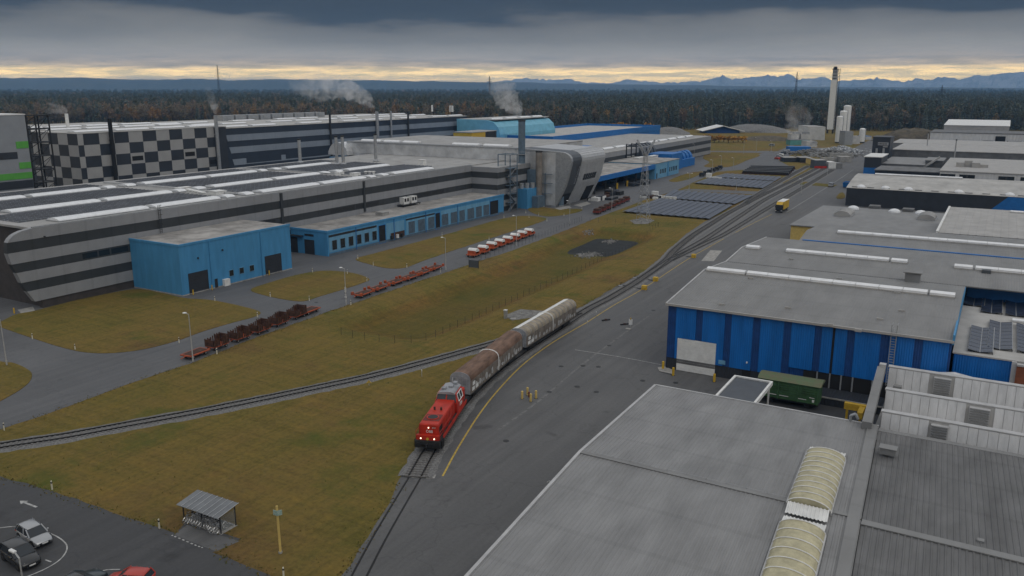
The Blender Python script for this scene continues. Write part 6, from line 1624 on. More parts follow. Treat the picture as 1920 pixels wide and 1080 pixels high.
mound('gravel_mound', 'brown spoil bank in the field by the road', 1440, 262, 26, 22, 3.5, 'earth', seed=8)

# ---- far tower, silos and recycling yard ---------------------------------------------------------
p = at(1556, 250); tw = thing('white_tower', 'tall slim white column tower with a dark head above the wood', 'tower', (p.x, p.y, 0)); zt = top_z(p, 1556, 125)
wq = 2.9; zc = top_z(p, 1556, 150)
MB().box(p.x - wq, p.x + wq, p.y - wq, p.y + wq, 4, zc).build('cold_box', 'white', tw)
MB().box(p.x - wq * .72, p.x + wq * .72, p.y - wq * .72, p.y + wq * .72, zc, zt - 3).build('upper_column', 'galv', tw)
for x in (-1, 1):
    for y in (-1, 1): MB().box(p.x + x * wq * .9 - .4, p.x + x * wq * .9 + .4, p.y + y * wq * .9 - .4, p.y + y * wq * .9 + .4, 0, 4).build('leg', 'steel_dark', tw)
MB().box(p.x - wq, p.x + wq, p.y - wq, p.y + wq, zt - 3, zt - 2.5).box(p.x - wq * .5, p.x + wq * .5, p.y - wq * .5, p.y + wq * .5, zt - 2.5, zt).build('head_platform', 'steel_dark', tw)
lt = MB()
for x in (wq + .4, wq + 2.2): lt.bar((p.x + x, p.y - wq, 0), (p.x + x, p.y - wq, zt - 2), .35)
for k in range(22): lt.bar((p.x + wq + .4, p.y - wq, k * 2.9), (p.x + wq + 2.2, p.y - wq, k * 2.9 + 2.6), .22)
lt.build('ladder_frame', 'steel_dark', tw)
for k in range(4): MB().box(p.x - wq * .74, p.x + wq * .74, p.y - wq * .78, p.y - wq * .7, zc + 1 + k * 3.2, zc + 1.7 + k * 3.2).build('dark_band', 'steel_dark', tw)
for px, pb, pt_, r, lb in ((1571, 268, 217, 2.6, 'shortest white silo of the group below the tower'), (1577.5, 264, 207, 3.1, 'middle white silo of the group below the tower'), (1584, 260, 197, 3.3, 'tallest white silo of the group below the tower'), (1615, 268, 240, 2.4, 'lone squat white silo right of the silo group')):
    p = at(px, pb); zt = top_z(p, px, pt_); t = thing('silo', lb, 'silo', (p.x, p.y, 0), group='white silos')
    MB().lathe([(r, 1), (r, zt - 1), (r * .75, zt - .3), (.2, zt)], p.x, p.y, 18).build('shell', 'white', t, smooth=False); MB().lathe([(r * .95, 0), (r * .95, 1)], p.x, p.y, 12).build('skirt', 'steel_dark', t)
    MB().bar((p.x + r + .2, p.y, 0), (p.x + r + .2, p.y, zt), .35).build('ladder', 'galv', t)
def yard_block(name, label, px0, px1, pyb, pyt, depth, m, roof='sheet_pale', cat='building'):
    p, q2 = at(px0, pyb), at(px1, pyb); zt = top_z(p, px0, pyt); t = thing(name, label, cat, (p.x, p.y, 0))
    d = (q2 - p).normalized(); n = Vector((-d.y, d.x, 0)) * depth; P4 = [tuple(v[:2]) for v in (p, q2, q2 + n, p + n)]
    MB().prism(P4, 0, zt).build('wall', m, t); c_ = (p + q2 + n) / 2
    MB().prism([(p.x + (x - p.x) * 1.0 - d.x * .2, y - d.y * .2) for x, y in P4], zt, zt + .3).build('roof', roof, t)
    return t, p, q2, zt
mat('yard_white', (0.50, 0.50, 0.49), 0.7, var=0.1, scale=0.3)
yard_block('white_plant_house', 'pale windowless plant house left of the white tower', 1514, 1546, 263, 238, 26, 'yard_white')
yard_block('plant_annex', 'low pale annex below the white plant house', 1512, 1532, 276, 266, 12, 'yard_white')
yard_block('teal_sign_house', 'long low house with a teal and green sign band', 1481, 1518, 272, 263, 10, 'sign_teal', 'sheet_dark')
for i, (a, b) in enumerate(((1483, 1498), (1501, 1515))):
    t, p, q2, zt = yard_block('cooling_tower_block', ('left' if i == 0 else 'right') + ' pale cooling block behind the teal sign house', a, b, 266, 252, 10, 'yard_white')
    for k in range(3):
        c = p.lerp(q2, .2 + .3 * k); MB().cyl((c.x, c.y + 4, zt), (c.x, c.y + 4, zt + 2.2), 1.4, n=10).build('fan_stack', 'galv', t)
yard_block('grey_silo_base', 'grey ribbed plant box right of the silos', 1583, 1598, 272, 247, 12, 'galv', 'sheet_mid')
yard_block('blue_roofed_shed', 'small shed with a blue roof at the far end of the yard', 1620, 1634, 262, 256, 14, 'yard_white', 'blue_mid')
yard_block('white_tank_row', 'row of small white tanks and cabins by the lone silo', 1598, 1612, 270, 256, 8, 'yard_white')
for i, (a, b, c, d, m, lb) in enumerate(((1470, 1494, 304, 296, 'anthracite', 'dark flat shed in the recycling yard, leftmost'), (1500, 1520, 305, 296, 'steel_dark', 'dark low shed with pale roof in the recycling yard'), (1528, 1549, 316, 301, 'slate', 'square dark cabin with a red plinth at the yard gate'), (1553, 1567, 316, 305, 'white', 'bright white container beside the yard gate cabin'), (1567.5, 1579, 316, 307, 'sheet_mid', 'grey container right of the white container'),
        (1519, 1527, 308, 298, 'yellow_pale', 'orange kiosk beside the square dark cabin'), (1556, 1600, 295, 288, 'concrete', 'long concrete bay wall in the recycling yard'), (1540, 1585, 303, 297, 'concrete', 'front concrete bay wall in the recycling yard'), (1575, 1597, 304, 295, 'concrete', 'right concrete bay in the recycling yard'), (1480, 1520, 283, 276, 'blue_mid', 'blue container row below the teal sign house'))):
    t, p, q2, zt = yard_block('yard_shed' if 'wall' not in lb and 'bay' not in lb else 'bay_wall', lb, a, b, c, d, 3 if 'wall' in lb else 8, m, 'sheet_pale' if 'dark' in lb else m)
    if 'red plinth' in lb:
        dd = (q2 - p); MB().prism([tuple((p + Vector((-.3, -.3, 0)))[:2]), tuple((q2 + Vector((.3, -.3, 0)))[:2]), tuple((q2 + Vector((.3, -.05, 0)))[:2]), tuple((p + Vector((-.3, -.05, 0)))[:2])], 0, 1.4).build('red_plinth', 'red', t)
rs = random.Random(77)
for nm, lb, px, py, sp, n in (('scrap_heap', 'bright heap of scrap metal bales before the silos', 1577, 284, 9, 420), ('scrap_heap', 'grey scrap heap in the front bays of the yard', 1560, 292, 10, 300), ('scrap_heap', 'mixed scrap between the yard sheds on the left', 1520, 290, 9, 220)):
    c = at(px, py); mb = MB()
    for _ in range(n):
        x, y = c.x + rs.gauss(0, sp), c.y + rs.gauss(0, sp * 1.1); hgt = max(0, 4.5 - math.hypot(x - c.x, y - c.y) * .26)
        pebble(mb, x, y, hgt * rs.uniform(.6, 1), rs.uniform(.5, 1.2))
    tag(mb.build(nm, 'scrap' if px == 1577 else 'gravel'), lb, 'scrap', kind='stuff')
# pitched white-roofed hall out in the field
p = at(1355, 251); wf = bld('white_roofed_field_hall', 'open navy hall with a broad white pitched roof before the wood', (p.x, p.y, 0))
a_, b_ = at(1316, 250), at(1396, 250); ze, zr_ = top_z(a_, 1316, 245.5), top_z(p, 1355, 236.5); dd = (b_ - a_); nn = Vector((-dd.y, dd.x, 0)).normalized() * 30; mid = (a_ + b_) / 2
def V3(v, z): return (v.x, v.y, z)
MB().add([V3(a_, ze), V3(mid, zr_), V3(mid + nn, zr_), V3(a_ + nn, ze), V3(a_, ze - .6), V3(mid, zr_ - .6), V3(b_, ze), V3(b_ + nn, ze), V3(b_, ze - .6)], [(0, 1, 2, 3), (1, 6, 7, 2), (0, 4, 5, 1), (1, 5, 8, 6)]).build('roof', 'white', wf)
ia, ib = a_.lerp(b_, .1), a_.lerp(b_, .9)
MB().add([V3(ia + nn * .1, 0), V3(ib + nn * .1, 0), V3(ib + nn * .1, ze - .2), V3(mid + nn * .1, zr_ - .8), V3(ia + nn * .1, ze - .2), V3(ia + nn, 0), V3(ib + nn, 0), V3(ib + nn, ze - .2), V3(mid + nn, zr_ - .8), V3(ia + nn, ze - .2)], [(0, 1, 2, 3, 4), (9, 8, 7, 6, 5), (0, 5, 6, 1), (1, 6, 7, 2), (4, 9, 5, 0)]).build('wall', 'blue_navy', wf)
p = at(1080.5, 247); t = thing('white_dome_tank', 'small white domed tank in the field left of the golden trees', 'tank', (p.x, p.y, 0)); MB().lathe([(4.2, 0), (4.4, 3), (3.6, 5.4), (2, 6.6), (.2, 7)], p.x, p.y, 14).build('dome', 'white', t, smooth=True); MB().lathe([(4.5, 0), (4.5, .6)], p.x, p.y, 14).build('base_ring', 'concrete', t)

# ================================================================== TRAIN AND VEHICLES
tp_ = resample(path([p for p in T2 if 70 < p[1] < 260]), .25)
def along(s):
    i = int(s / .25); i = max(0, min(len(tp_) - 2, i)); return tp_[i].lerp(tp_[i + 1], (s - i * .25) / .25)
def s_at_y(y):
    for i, p in enumerate(tp_):
        if p.y > y: return i * .25
def place(s0, L, bog):
    """frame for a vehicle whose front is at s0; local +y points to its front"""
    a, b = along(s0 + bog), along(s0 + L - bog); c = (a + b) / 2; d = a - b
    return (c.x, c.y, 0.30), math.atan2(d.y, d.x) - PI / 2
def wheelset(root, y, r=.46, m='steel_dark'):
    for s in (-1, 1):
        o = MB().cyl((s * .68, y, r), (s * .82, y, r), r, n=16).build('wheel', m, root, world=False)
        h = MB().cyl((s * .82, y, r), (s * .9, y, r), r * .35, n=8).build('hub', 'galv', root, world=False); h.parent = o
    MB().cyl((-.68, y, r), (.68, y, r), .09, n=8).build('axle', m, root, world=False)
def lb(mb, name, m, root, smooth=False): return mb.build(name, m, root, smooth=smooth, world=False)
def rbox(x0, x1, y0, y1, z0, z1, c=.06):
    """box with chamfered vertical and top edges"""
    r = lambda k, z: [(x0 + k, y0 + c, z), (x0 + c, y0 + k, z), (x1 - c, y0 + k, z), (x1 - k, y0 + c, z), (x1 - k, y1 - c, z), (x1 - c, y1 - k, z), (x0 + c, y1 - k, z), (x0 + k, y1 - c, z)]
    return MB().loft([r(0, z0), r(0, z1 - c), r(c * .8, z1)])

mat('dark_red', (0.16, 0.03, 0.022), 0.7, var=0.2, coord='obj')
def locomotive(s0):
    L = 15.2; loc, rz = place(s0, 17.6, 4.3)
    t = thing('locomotive', 'red diesel shunting locomotive with grey cab roof and lit headlights heading the train', 'locomotive', loc, rz); t.scale = (1.12, 1.16, 1.12)
    f = L / 2 - .6                                            # frame half length, front at +y
    lb(MB().box(-1.45, 1.45, -f, f, .95, 1.35), 'frame', 'steel_dark', t)
    lb(MB().box(-1.42, 1.42, -f + .1, f - .1, 1.35, 1.42), 'walkway', 'steel_dark', t)
    hood = lb(rbox(-1.12, 1.12, -1.3, f - .75, 1.42, 3.15, .12), 'hood', 'red', t)
    lb(rbox(-1.12, 1.12, -f + .6, -4.6, 1.42, 2.9, .12), 'rear_hood', 'red', t)
    # front apron and skirts
    lb(MB().box(-1.3, 1.3, f - .7, f - .25, 1.0, 1.95), 'front_apron', 'red', t)
    for s in (-1, 1):
        lb(MB().box(s * 1.44 - .04, s * 1.44 + .04, -f + 1.2, f - 1.6, 1.05, 1.5), 'side_sill', 'red', t)
        # hood doors and louvres along both sides
        for k in range(6):
            y = -1.0 + k * 1.22; lb(MB().box(s * 1.12 - .025, s * 1.12 + .025, y, y + 1.1, 1.6, 2.85), 'hood_door', 'red', t)
        lb(MB().box(s * 1.12 - .035, s * 1.12 + .035, f - 2.4, f - 1.1, 1.7, 2.7), 'radiator_grille', 'dark', t)
        # handrails
        r = MB(); ys = [f - .4, f - 2.2, f - 4, f - 5.8]
        for y in ys: r.bar((s * 1.38, y, 1.42), (s * 1.38, y, 2.35), .05)
        r.bar((s * 1.38, ys[0], 2.35), (s * 1.38, ys[-1], 2.35), .05)
        lb(r, 'handrail', 'red', t)
        lb(MB().cyl((s * .88, f - .25, 1.08), (s * .88, f + .42, 1.08), .12, n=10).cyl((s * .88, f + .42, 1.08), (s * .88, f + .5, 1.08), .3, n=12), 'buffer', 'dark', t)
        lb(MB().cyl((s * .88, -f - .42, 1.08), (s * .88, -f + .1, 1.08), .12, n=10).cyl((s * .88, -f - .5, 1.08), (s * .88, -f - .42, 1.08), .26, n=12), 'buffer', 'dark', t)
        lb(MB().box(s * 1.5 - .12, s * 1.5 + .12, f - 1.4, f - .5, .4, 1.3), 'step', 'dark', t)
        lb(MB().box(s * 1.2 - .12, s * 1.2 + .12, -1.5, 1.6, .55, 1.0), 'fuel_tank', 'steel_dark', t)
        lb(MB().cyl((s * .78, f - .24, 1.62), (s * .78, f - .18, 1.62), .075, n=10), 'headlight', 'lamp_lit', t)
    lb(MB().cyl((0.0, f - .74, 2.72), (0.0, f - .69, 2.72), .07, n=10), 'headlight', 'lamp_lit', t)
    lb(MB().cyl((0, f - .24, 1.58), (0, f - .19, 1.58), .16, n=12), 'horn_cover', 'yellow', t)
    # coupling
    lb(MB().box(-.12, .12, f - .2, f + .35, .9, 1.15).tube([(0, f + .3, 1.0), (0, f + .42, .75), (0, f + .38, .5)], .06, 6), 'coupling', 'dark', t)
    lb(MB().box(-1.45, 1.45, f - .45, f - .15, .5, 1.02), 'buffer_beam', 'steel_dark', t)
    # hood roof: fan ring, stacks, hatch lines
    fan = lb(MB().lathe([(.72, 3.14), (.72, 3.26), (.6, 3.26)], 0, f - 2.6, 16), 'cooling_fan', 'red', t)
    g = lb(MB().lathe([(.60, 3.2), (.60, 3.275)], 0, f - 2.6, 14), 'fan_grille', 'steel_dark', t); g.parent = fan
    lb(MB().box(-.95, .95, f - 3.55, f - 1.65, 3.13, 3.18), 'fan_hatch', 'dark_red', t)
    for x in (-.35, .45): lb(MB().cyl((x, f - 4.9, 3.1), (x, f - 4.9, 3.5), .13, n=8), 'exhaust', 'rust', t)
    # cab
    cab = lb(MB().add([(-1.42, -4.6, 1.42), (1.42, -4.6, 1.42), (1.42, -1.4, 1.42), (-1.42, -1.4, 1.42), (-1.42, -4.6, 2.7), (1.42, -4.6, 2.7), (1.42, -1.25, 2.7), (-1.42, -1.25, 2.7), (-1.12, -4.45, 3.75), (1.12, -4.45, 3.75), (1.12, -1.75, 3.75), (-1.12, -1.75, 3.75)],
        [(0, 3, 2, 1), (8, 9, 10, 11), (0, 1, 5, 4), (1, 2, 6, 5), (2, 3, 7, 6), (3, 0, 4, 7), (4, 5, 9, 8), (5, 6, 10, 9), (6, 7, 11, 10), (7, 4, 8, 11)]), 'cab', 'red', t)
    rf = lb(MB().sweep([(-1.08, 3.70), (-.95, 3.90), (-.5, 4.02), (.5, 4.02), (.95, 3.90), (1.08, 3.70)], 'y', -4.7, -1.5), 'cab_roof', 'wagon_grey', t)
    for a in ((-.4, -4.4, 4.05), (.5, -2.4, 4.05), (-.2, -3.2, 4.05)):
        q = lb(MB().box(a[0] - .25, a[0] + .25, a[1] - .3, a[1] + .3, a[2], a[2] + .22), 'roof_box', 'wagon_grey', t); q.parent = rf
    q = lb(MB().bar((.1, -4.9, 4.0), (.1, -4.9, 4.6), .04), 'antenna', 'white', t); q.parent = rf
    # windscreens lean with the cab
    def lean(y, s, x0, x1, nm='windscreen'):
        ya, yb = y, y - s * .42
        return lb(MB().add([(x0, ya + s * .03, 2.78), (x1, ya + s * .03, 2.78), (x1 * .9, yb + s * .03, 3.66), (x0 * .9, yb + s * .03, 3.66), (x0, ya - s * .05, 2.78), (x1, ya - s * .05, 2.78), (x1 * .9, yb - s * .05, 3.66), (x0 * .9, yb - s * .05, 3.66)], [(0, 1, 2, 3), (4, 7, 6, 5), (0, 4, 5, 1), (1, 5, 6, 2), (2, 6, 7, 3), (3, 7, 4, 0)]), nm, 'glass_dark', t)
    lean(-1.28, 1, -1.25, -.08); lean(-1.28, 1, .08, 1.25)
    for s in (-1, 1):
        xs_ = [(s * 1.40, s * 1.18)]
        for y0, y1 in ((-3.9, -3.05), (-2.95, -2.1)):
            w = lb(MB().add([(s * 1.41, y0, 2.8), (s * 1.41, y1, 2.8), (s * 1.20, y1, 3.55), (s * 1.20, y0, 3.55), (s * 1.3, y0, 2.8), (s * 1.3, y1, 2.8), (s * 1.1, y1, 3.55), (s * 1.1, y0, 3.55)], [(0, 1, 2, 3), (4, 7, 6, 5), (0, 4, 5, 1), (1, 5, 6, 2), (2, 6, 7, 3), (3, 7, 4, 0)]), 'side_window', 'glass_dark', t)
        fr = MB()
        for a, b in (((1.43, -4.0, 2.72), (1.43, -2.0, 2.72)), ((1.2, -4.0, 3.6), (1.2, -2.0, 3.6)), ((1.43, -4.0, 2.72), (1.2, -4.0, 3.6)), ((1.43, -2.0, 2.72), (1.2, -2.0, 3.6)), ((1.43, -3.0, 2.72), (1.2, -3.0, 3.6))):
            fr.bar((s * a[0], a[1], a[2]), (s * b[0], b[1], b[2]), .09)
        lb(fr, 'window_frame', 'white', t)
        o = link('lettering', text_mesh('ÖBB', .62, 'white', 'lettering'), t, world=False)
        o.matrix_basis = Matrix.Translation((s * 1.44, -3.0, 2.1)) @ Matrix.Rotation(s * PI / 2, 4, 'Z') @ Matrix.Rotation(PI / 2, 4, 'X')
    o = link('lettering', text_mesh('ÖBB', .42, 'white', 'lettering'), t, world=False)
    o.matrix_basis = Matrix.Translation((-.1, f - .72, 2.25)) @ Matrix.Rotation(PI, 4, 'Z') @ Matrix.Rotation(PI / 2, 4, 'X')
    o = link('number_plate', text_mesh('2070', .2, 'white', 'number_plate'), t, world=False)
    o.matrix_basis = Matrix.Translation((-.6, f - .72, 2.72)) @ Matrix.Rotation(PI, 4, 'Z') @ Matrix.Rotation(PI / 2, 4, 'X')
    for yc in (-3.7, 3.7):
        for s in (-1, 1): lb(MB().box(s * 1.035 - .085, s * 1.035 + .085, yc - 1.7, yc + 1.7, .4, .85), 'bogie_frame', 'steel_dark', t)
        for dy in (-1.2, 1.2): wheelset(t, yc + dy)
    return t
def wagon(s0, label, roof_m, side_m, split, seed, ribs):
    L = 23.3; loc, rz = place(s0, 24.0, 4.2); h = L / 2 - .62
    t = thing('freight_wagon', label, 'wagon', loc, rz, 'covered wagons behind the locomotive'); t.scale = (1.1, 1.03, 1.1)
    rnd = random.Random(seed)
    lb(MB().box(-1.25, 1.25, -h, h, .95, 1.2), 'underframe', 'steel_dark', t)
    lb(MB().box(-.9, .9, -h + 5.5, h - 5.5, .5, .95), 'truss', 'steel_dark', t)
    side = [(-1.43, 1.2), (-1.47, 3.0)]
    arc = [(-1.47, 3.0), (-1.43, 3.35), (-1.28, 3.68), (-.95, 3.93), (-.5, 4.08), (0, 4.13)]
    full = arc + [(-x, z) for x, z in arc[-2::-1]]
    for y0, y1 in ((-h, -.06), (.06, h)):
        for s in (-1, 1):
            lb(MB().box(min(s * 1.40, s * 1.46), max(s * 1.40, s * 1.46), y0, y1, 1.15, 3.01), 'sliding_door', side_m, t)
            k = 6
            for i in range(k + 1):
                y = y0 + (y1 - y0) * i / k; lb(MB().box(min(s * 1.46, s * 1.50), max(s * 1.46, s * 1.50), y - .05, y + .05, 1.2, 2.98), 'door_rib', side_m, t)
            lb(MB().box(min(s * 1.44, s * 1.52), max(s * 1.44, s * 1.52), y0, y1, 1.08, 1.2), 'door_rail', 'steel_dark', t)
        if split:                                              # white left half, tan ribbed right half
            lb(MB().sweep(full[5:] + [(1.40, 3.0), (0, 3.95)], 'y', y0, y1), 'roof', 'white', t)
            lb(MB().sweep(full[:6] + [(0, 3.95), (-1.40, 3.0)], 'y', y0, y1), 'roof', roof_m, t)
        else:
            lb(MB().sweep(full + [(1.3, 3.0), (0, 3.9), (-1.3, 3.0)], 'y', y0, y1), 'roof', roof_m, t)
    if ribs:
        n = 14
        for i in range(n + 1):
            y = -h + .3 + (2 * h - .6) * i / n; r = MB()
            for a, b in zip(arc, arc[1:]): r.bar((a[0] - .02, y, a[1] + .01), (b[0] - .02, y, b[1] + .01), .07)
            lb(r, 'roof_rib', 'white' if i == n // 2 else 'wagon_grey', t)
    r = MB()
    ps = [(side[0][0] - .05, 1.2)] + [(x - .03, z + .02) for x, z in arc]
    for a, b in zip(ps, ps[1:]): r.bar((a[0], 0, a[1]), (b[0], 0, b[1]), .13)
    lb(r, 'centre_seal', 'white', t); r2 = MB(); r2.add([(-v[0], v[1], v[2]) for v in r.v], r.f); lb(r2, 'centre_seal', 'white', t)
    for s in (-1, 1):                                          # ribbed end walls
        y = s * h
        lb(MB().sweep([(-1.43, 1.15)] + full + [(1.43, 1.15)], 'y', min(y, y + s * .08), max(y, y + s * .08)), 'end_wall', 'wagon_grey', t)
        for x in (-.95, -.32, .32, .95): lb(MB().box(x - .07, x + .07, min(y + s * .08, y + s * .2), max(y + s * .08, y + s * .2), 1.2, 3.6 if abs(x) < .9 else 3.35), 'end_post', 'wagon_grey', t)
        for z in (1.9, 2.6, 3.2): lb(MB().box(-1.3, 1.3, min(y + s * .08, y + s * .13), max(y + s * .08, y + s * .13), z, z + .09), 'end_rail', 'wagon_grey', t)
        for x in (-.88, .88): lb(MB().cyl((x, y, 1.08), (x, y + s * .52, 1.08), .11, n=8).cyl((x, y + s * .52, 1.08), (x, y + s * .6, 1.08), .24, n=12), 'buffer', 'dark', t)
        yc = s * (h - 3.6)
        for x in (-1.025, 1.025): lb(MB().box(x - .075, x + .075, yc - 1.5, yc + 1.5, .35, .8), 'bogie_frame', 'steel_dark', t)
        for dy in (-.9, .9): wheelset(t, yc + dy)
    # sprayed patches and stencilled panels along the visible side (-x faces the yard)
    y = -h + .5
    while y < h - 1.5:
        w = rnd.uniform(.4, 1.2); z0 = rnd.uniform(1.28, 1.5); hh = rnd.uniform(.5, 1.3); n = 11
        if rnd.random() < .92:
            poly = []
            for i in range(n):
                a = 2 * PI * i / n; poly.append((y + w / 2 + w / 2 * math.cos(a) * rnd.uniform(.75, 1.1), z0 + hh / 2 + hh / 2 * math.sin(a) * rnd.uniform(.7, 1.1)))
            mb = MB().add([(-1.512, a, b) for a, b in poly], [tuple(range(n))]); lb(mb, 'graffiti_patch', 'graffiti', t)
        y += w + rnd.uniform(.02, .4)
    for yy in (h - 1.4, h - 2.8, h - 1.6):
        z = 1.5 if yy != h - 1.6 else 2.2; lb(MB().box(-1.515, -1.50, yy, yy + .9, z, z + .5), 'stencil_panel', 'white', t)
    return t
s0 = s_at_y(77.8)
locomotive(s0)
wagon(s0 + 18.0, 'covered wagon with rust brown curved roof and grey end coupled to the locomotive', 'rust_roof', 'wagon_side', False, 4, False)
w2 = wagon(s0 + 42.3, 'rear covered wagon with half white half tan ribbed roof', 'wagon_tan', 'wagon_side', True, 9, True)
tl = lb(MB().box(-1.2, -.95, -11.35, -11.25, 1.9, 2.3), 'tail_board', 'orange', w2)

# green freight wagon standing at the dock
gw = thing('green_freight_wagon', 'green slatted freight wagon with mossy roof standing at the dock', 'wagon', (-24.3, 119.6, 0))
MB().box(-26.8, -18.4, 118.3, 121.2, 1.0, 3.75).build('body', 'green_wagon', gw)
for k in range(8): MB().box(-26.8, -18.4, 118.2, 118.3, 1.05 + k * .34, 1.33 + k * .34).build('side_board', 'green_wagon', gw)
for x in (-26.7, -24, -21.2, -18.5): MB().box(x - .08, x + .08, 118.1, 118.25, 1.0, 3.75).build('side_post', 'green_wagon', gw)
MB().sweep([(118.0, 3.72), (118.6, 4.05), (119.75, 4.25), (120.9, 4.05), (121.5, 3.72)], 'x', -27.0, -18.1).build('roof', 'green_roof', gw)
MB().box(-26.8, -18.4, 118.5, 121, .7, 1.0).build('underframe', 'steel_dark', gw)
for x in (-25.2, -20.0):
    for y in (118.9, 120.5): MB().cyl((x, y, .46), (x, y + .13, .46), .46, n=14).build('wheel', 'steel_dark', gw)
for x, w, z, h in ((-26.4, .5, 1.5, .08), (-25.7, 1.5, 1.5, .08), (-23.8, 1.3, 1.5, .08), (-21.2, 1.2, 1.5, .08), (-19.6, .7, 1.9, .08), (-19.2, .3, 1.3, .4)):
    MB().box(x, x + w, 118.17, 118.195, z, z + h).build('stencil', 'white', gw)

# ---- trailers ------------------------------------------------------------------------------------
def wheels4(t, xs, ys, r, w=.22):
    for x in xs:
        for y in ys:
            o = lb(MB().cyl((x - w / 2, y, r), (x + w / 2, y, r), r, n=12), 'wheel', 'rubber', t)
            h = lb(MB().cyl((x - w / 2 - .02, y, r), (x + w / 2 + .02, y, r), r * .5, n=8), 'rim', 'galv', t); h.parent = o
def stake_trailer():
    t = thing('stake_trailer', 'x', 'trailer', (0, 0, 0), 0, 'rusty stake trailers in a row on the road'); t.scale = (.95, .78, .8); W, Lh = 1.15, 2.3
    lb(MB().box(-W, W, -Lh, Lh, .78, .95), 'deck', 'orange', t)
    for y0, y1, h in ((-Lh, -.35, 1.9), (.55, Lh, 2.35)):
        for s in (-1, 1): lb(MB().box(min(s * W, s * (W - .1)), max(s * W, s * (W - .1)), y0, y1, .95, .95 + h - .55), 'side_plate', 'rust', t)
        ye = y0 if y0 < 0 else y1
        lb(MB().box(-W, W, min(ye, ye - math.copysign(.12, ye)), max(ye, ye - math.copysign(.12, ye)), .95, .95 + h - .4), 'end_plate', 'rust', t)
        for s in (-1, 1):
            for y in np.linspace(y0 + .15, y1 - .15, 3): lb(MB().box(s * W - .09, s * W + .09, y - .09, y + .09, .95, .95 + h - .3), 'stake', 'rust', t)
    for s in (-1, 1): lb(MB().box(s * W - .09, s * W + .09, .05, .23, .95, 2.7), 'stake', 'rust', t)
    wheels4(t, (-.8, .8), (-1.6, 1.6), .38)
    lb(MB().bar((0, -Lh, .7), (0, -Lh - 1.2, .55), .12), 'drawbar', 'orange', t)
    return t
def flat_trailer(name, label, group, long=4.6, ends=True, m='orange', deck='rust'):
    t = thing(name, label, 'trailer', (0, 0, 0), 0, group); W, Lh = 1.2, long / 2
    lb(MB().box(-W, W, -Lh, Lh, .62, .82), 'frame', m, t); lb(MB().box(-W + .25, W - .25, -Lh + .3, Lh - .3, .82, .86), 'deck', deck, t)
    if ends:
        for y in (-Lh + .1, Lh - .1):
            for s in (-1, 1): lb(MB().box(s * W - .22, s * W + .22, y - .28, y + .28, .6, 1.28), 'corner_post', m, t)
    wheels4(t, (-.85, .85), (-Lh * .62, Lh * .62), .34)
    lb(MB().bar((0, -Lh, .62), (0, -Lh - 1.0, .5), .12), 'drawbar', m, t)
    return t
def roll_trailer():
    t = thing('coil_trailer', 'x', 'trailer', (0, 0, 0), 0, 'orange trailers carrying white covered coils'); W, Lh = 1.3, 1.9
    lb(MB().box(-W, W, -Lh, Lh, .55, .85), 'frame', 'orange', t)
    for y in (-.95, .95):
        lb(MB().box(-W + .05, W - .05, y - .12, y + .12, .85, 1.75), 'cradle_wall', 'orange', t)
        for k in range(4): lb(MB().box(-W + .25 + k * .6, -W + .55 + k * .6, y - math.copysign(-.13, y) - .015, y + math.copysign(.13, y) + .015, 1.0, 1.6), 'slot', 'dark', t)
    lb(MB().sweep([(-.95, 1.5)] + [(.95 * math.cos(PI - PI * i / 8), 1.6 + .75 * math.sin(PI * i / 8)) for i in range(9)] + [(.95, 1.5)], 'x', -W, W), 'coil_cover', 'white', t)
    lb(MB().box(-W + .1, W - .1, Lh - .9, Lh - .1, .85, 1.15), 'tool_box', 'orange', t)
    wheels4(t, (-.95, .95), (-1.3, 1.3), .34)
    return t
def row(proto, pxs, labels, extra=0.0):
    ps = [at(a, b) for a, b in pxs]
    for i, p in enumerate(ps):
        d = ps[min(i + 1, len(ps) - 1)] - ps[max(i - 1, 0)]; rz = math.atan2(d.y, d.x) - PI / 2 + extra
        lab = labels[i]
        if i == 0:
            proto.location = (p.x, p.y, 0.02); proto.rotation_euler = (0, 0, rz); proto['label'] = lab
        else: dup(proto, (p.x, p.y, 0.02), rz, lab)
ORD = ['nearest', 'second', 'third', 'fourth', 'fifth', 'sixth', 'seventh', 'eighth', 'ninth']
row(stake_trailer(), [(408, 653), (450, 638), (488, 624), (523, 610), (557, 596)], [f'rusty stake trailer, {ORD[i]} of the five from the bottom left' for i in range(5)])
row(flat_trailer('flat_trailer', 'x', 'bare flat trailers with the stake trailers', 4.6, False), [(367, 668), (580, 587)], ['bare low flat trailer at the near end of the stake trailer row', 'bare low flat trailer at the far end of the stake trailer row'])
for o in [o for o in C.objects if o.name.startswith('flat_trailer')]: o.rotation_euler = (0, 0, math.atan2(*(at(523, 610) - at(450, 638)).yx) - PI / 2)
row(flat_trailer('orange_trailer', 'x', 'orange flat trailers in a row on the road', 4.8, True), [(681, 555), (711, 544), (741, 533), (768, 524), (792, 515), (815, 506)], [f'orange flat trailer with corner posts, {ORD[i]} of six in the row' for i in range(6)])
row(roll_trailer(), [(888, 481), (906, 475), (922, 468), (937, 462.5), (952, 457), (966, 451.5), (979, 446.5), (992, 442)], [f'orange trailer with a white coil cover, {ORD[i]} of eight in the row' for i in range(8)])
def box_trailer(name, group, m, top):
    t = thing(name, 'x', 'trailer', (0, 0, 0), 0, group)
    lb(MB().box(-1.2, 1.2, -2.0, 2.0, .6, 1.3), 'body', m, t); lb(MB().box(-1.0, 1.0, -1.7, 1.7, 1.3, 2.0), 'load', top, t)
    for y in (-1.6, 0, 1.6): lb(MB().box(1.18, 1.26, y - .1, y + .1, .6, 1.35), 'stanchion', m, t)
    wheels4(t, (-.85, .85), (-1.2, 1.2), .34); return t
mat('dark_red', (0.16, 0.03, 0.022), 0.7, var=0.2, coord='obj')
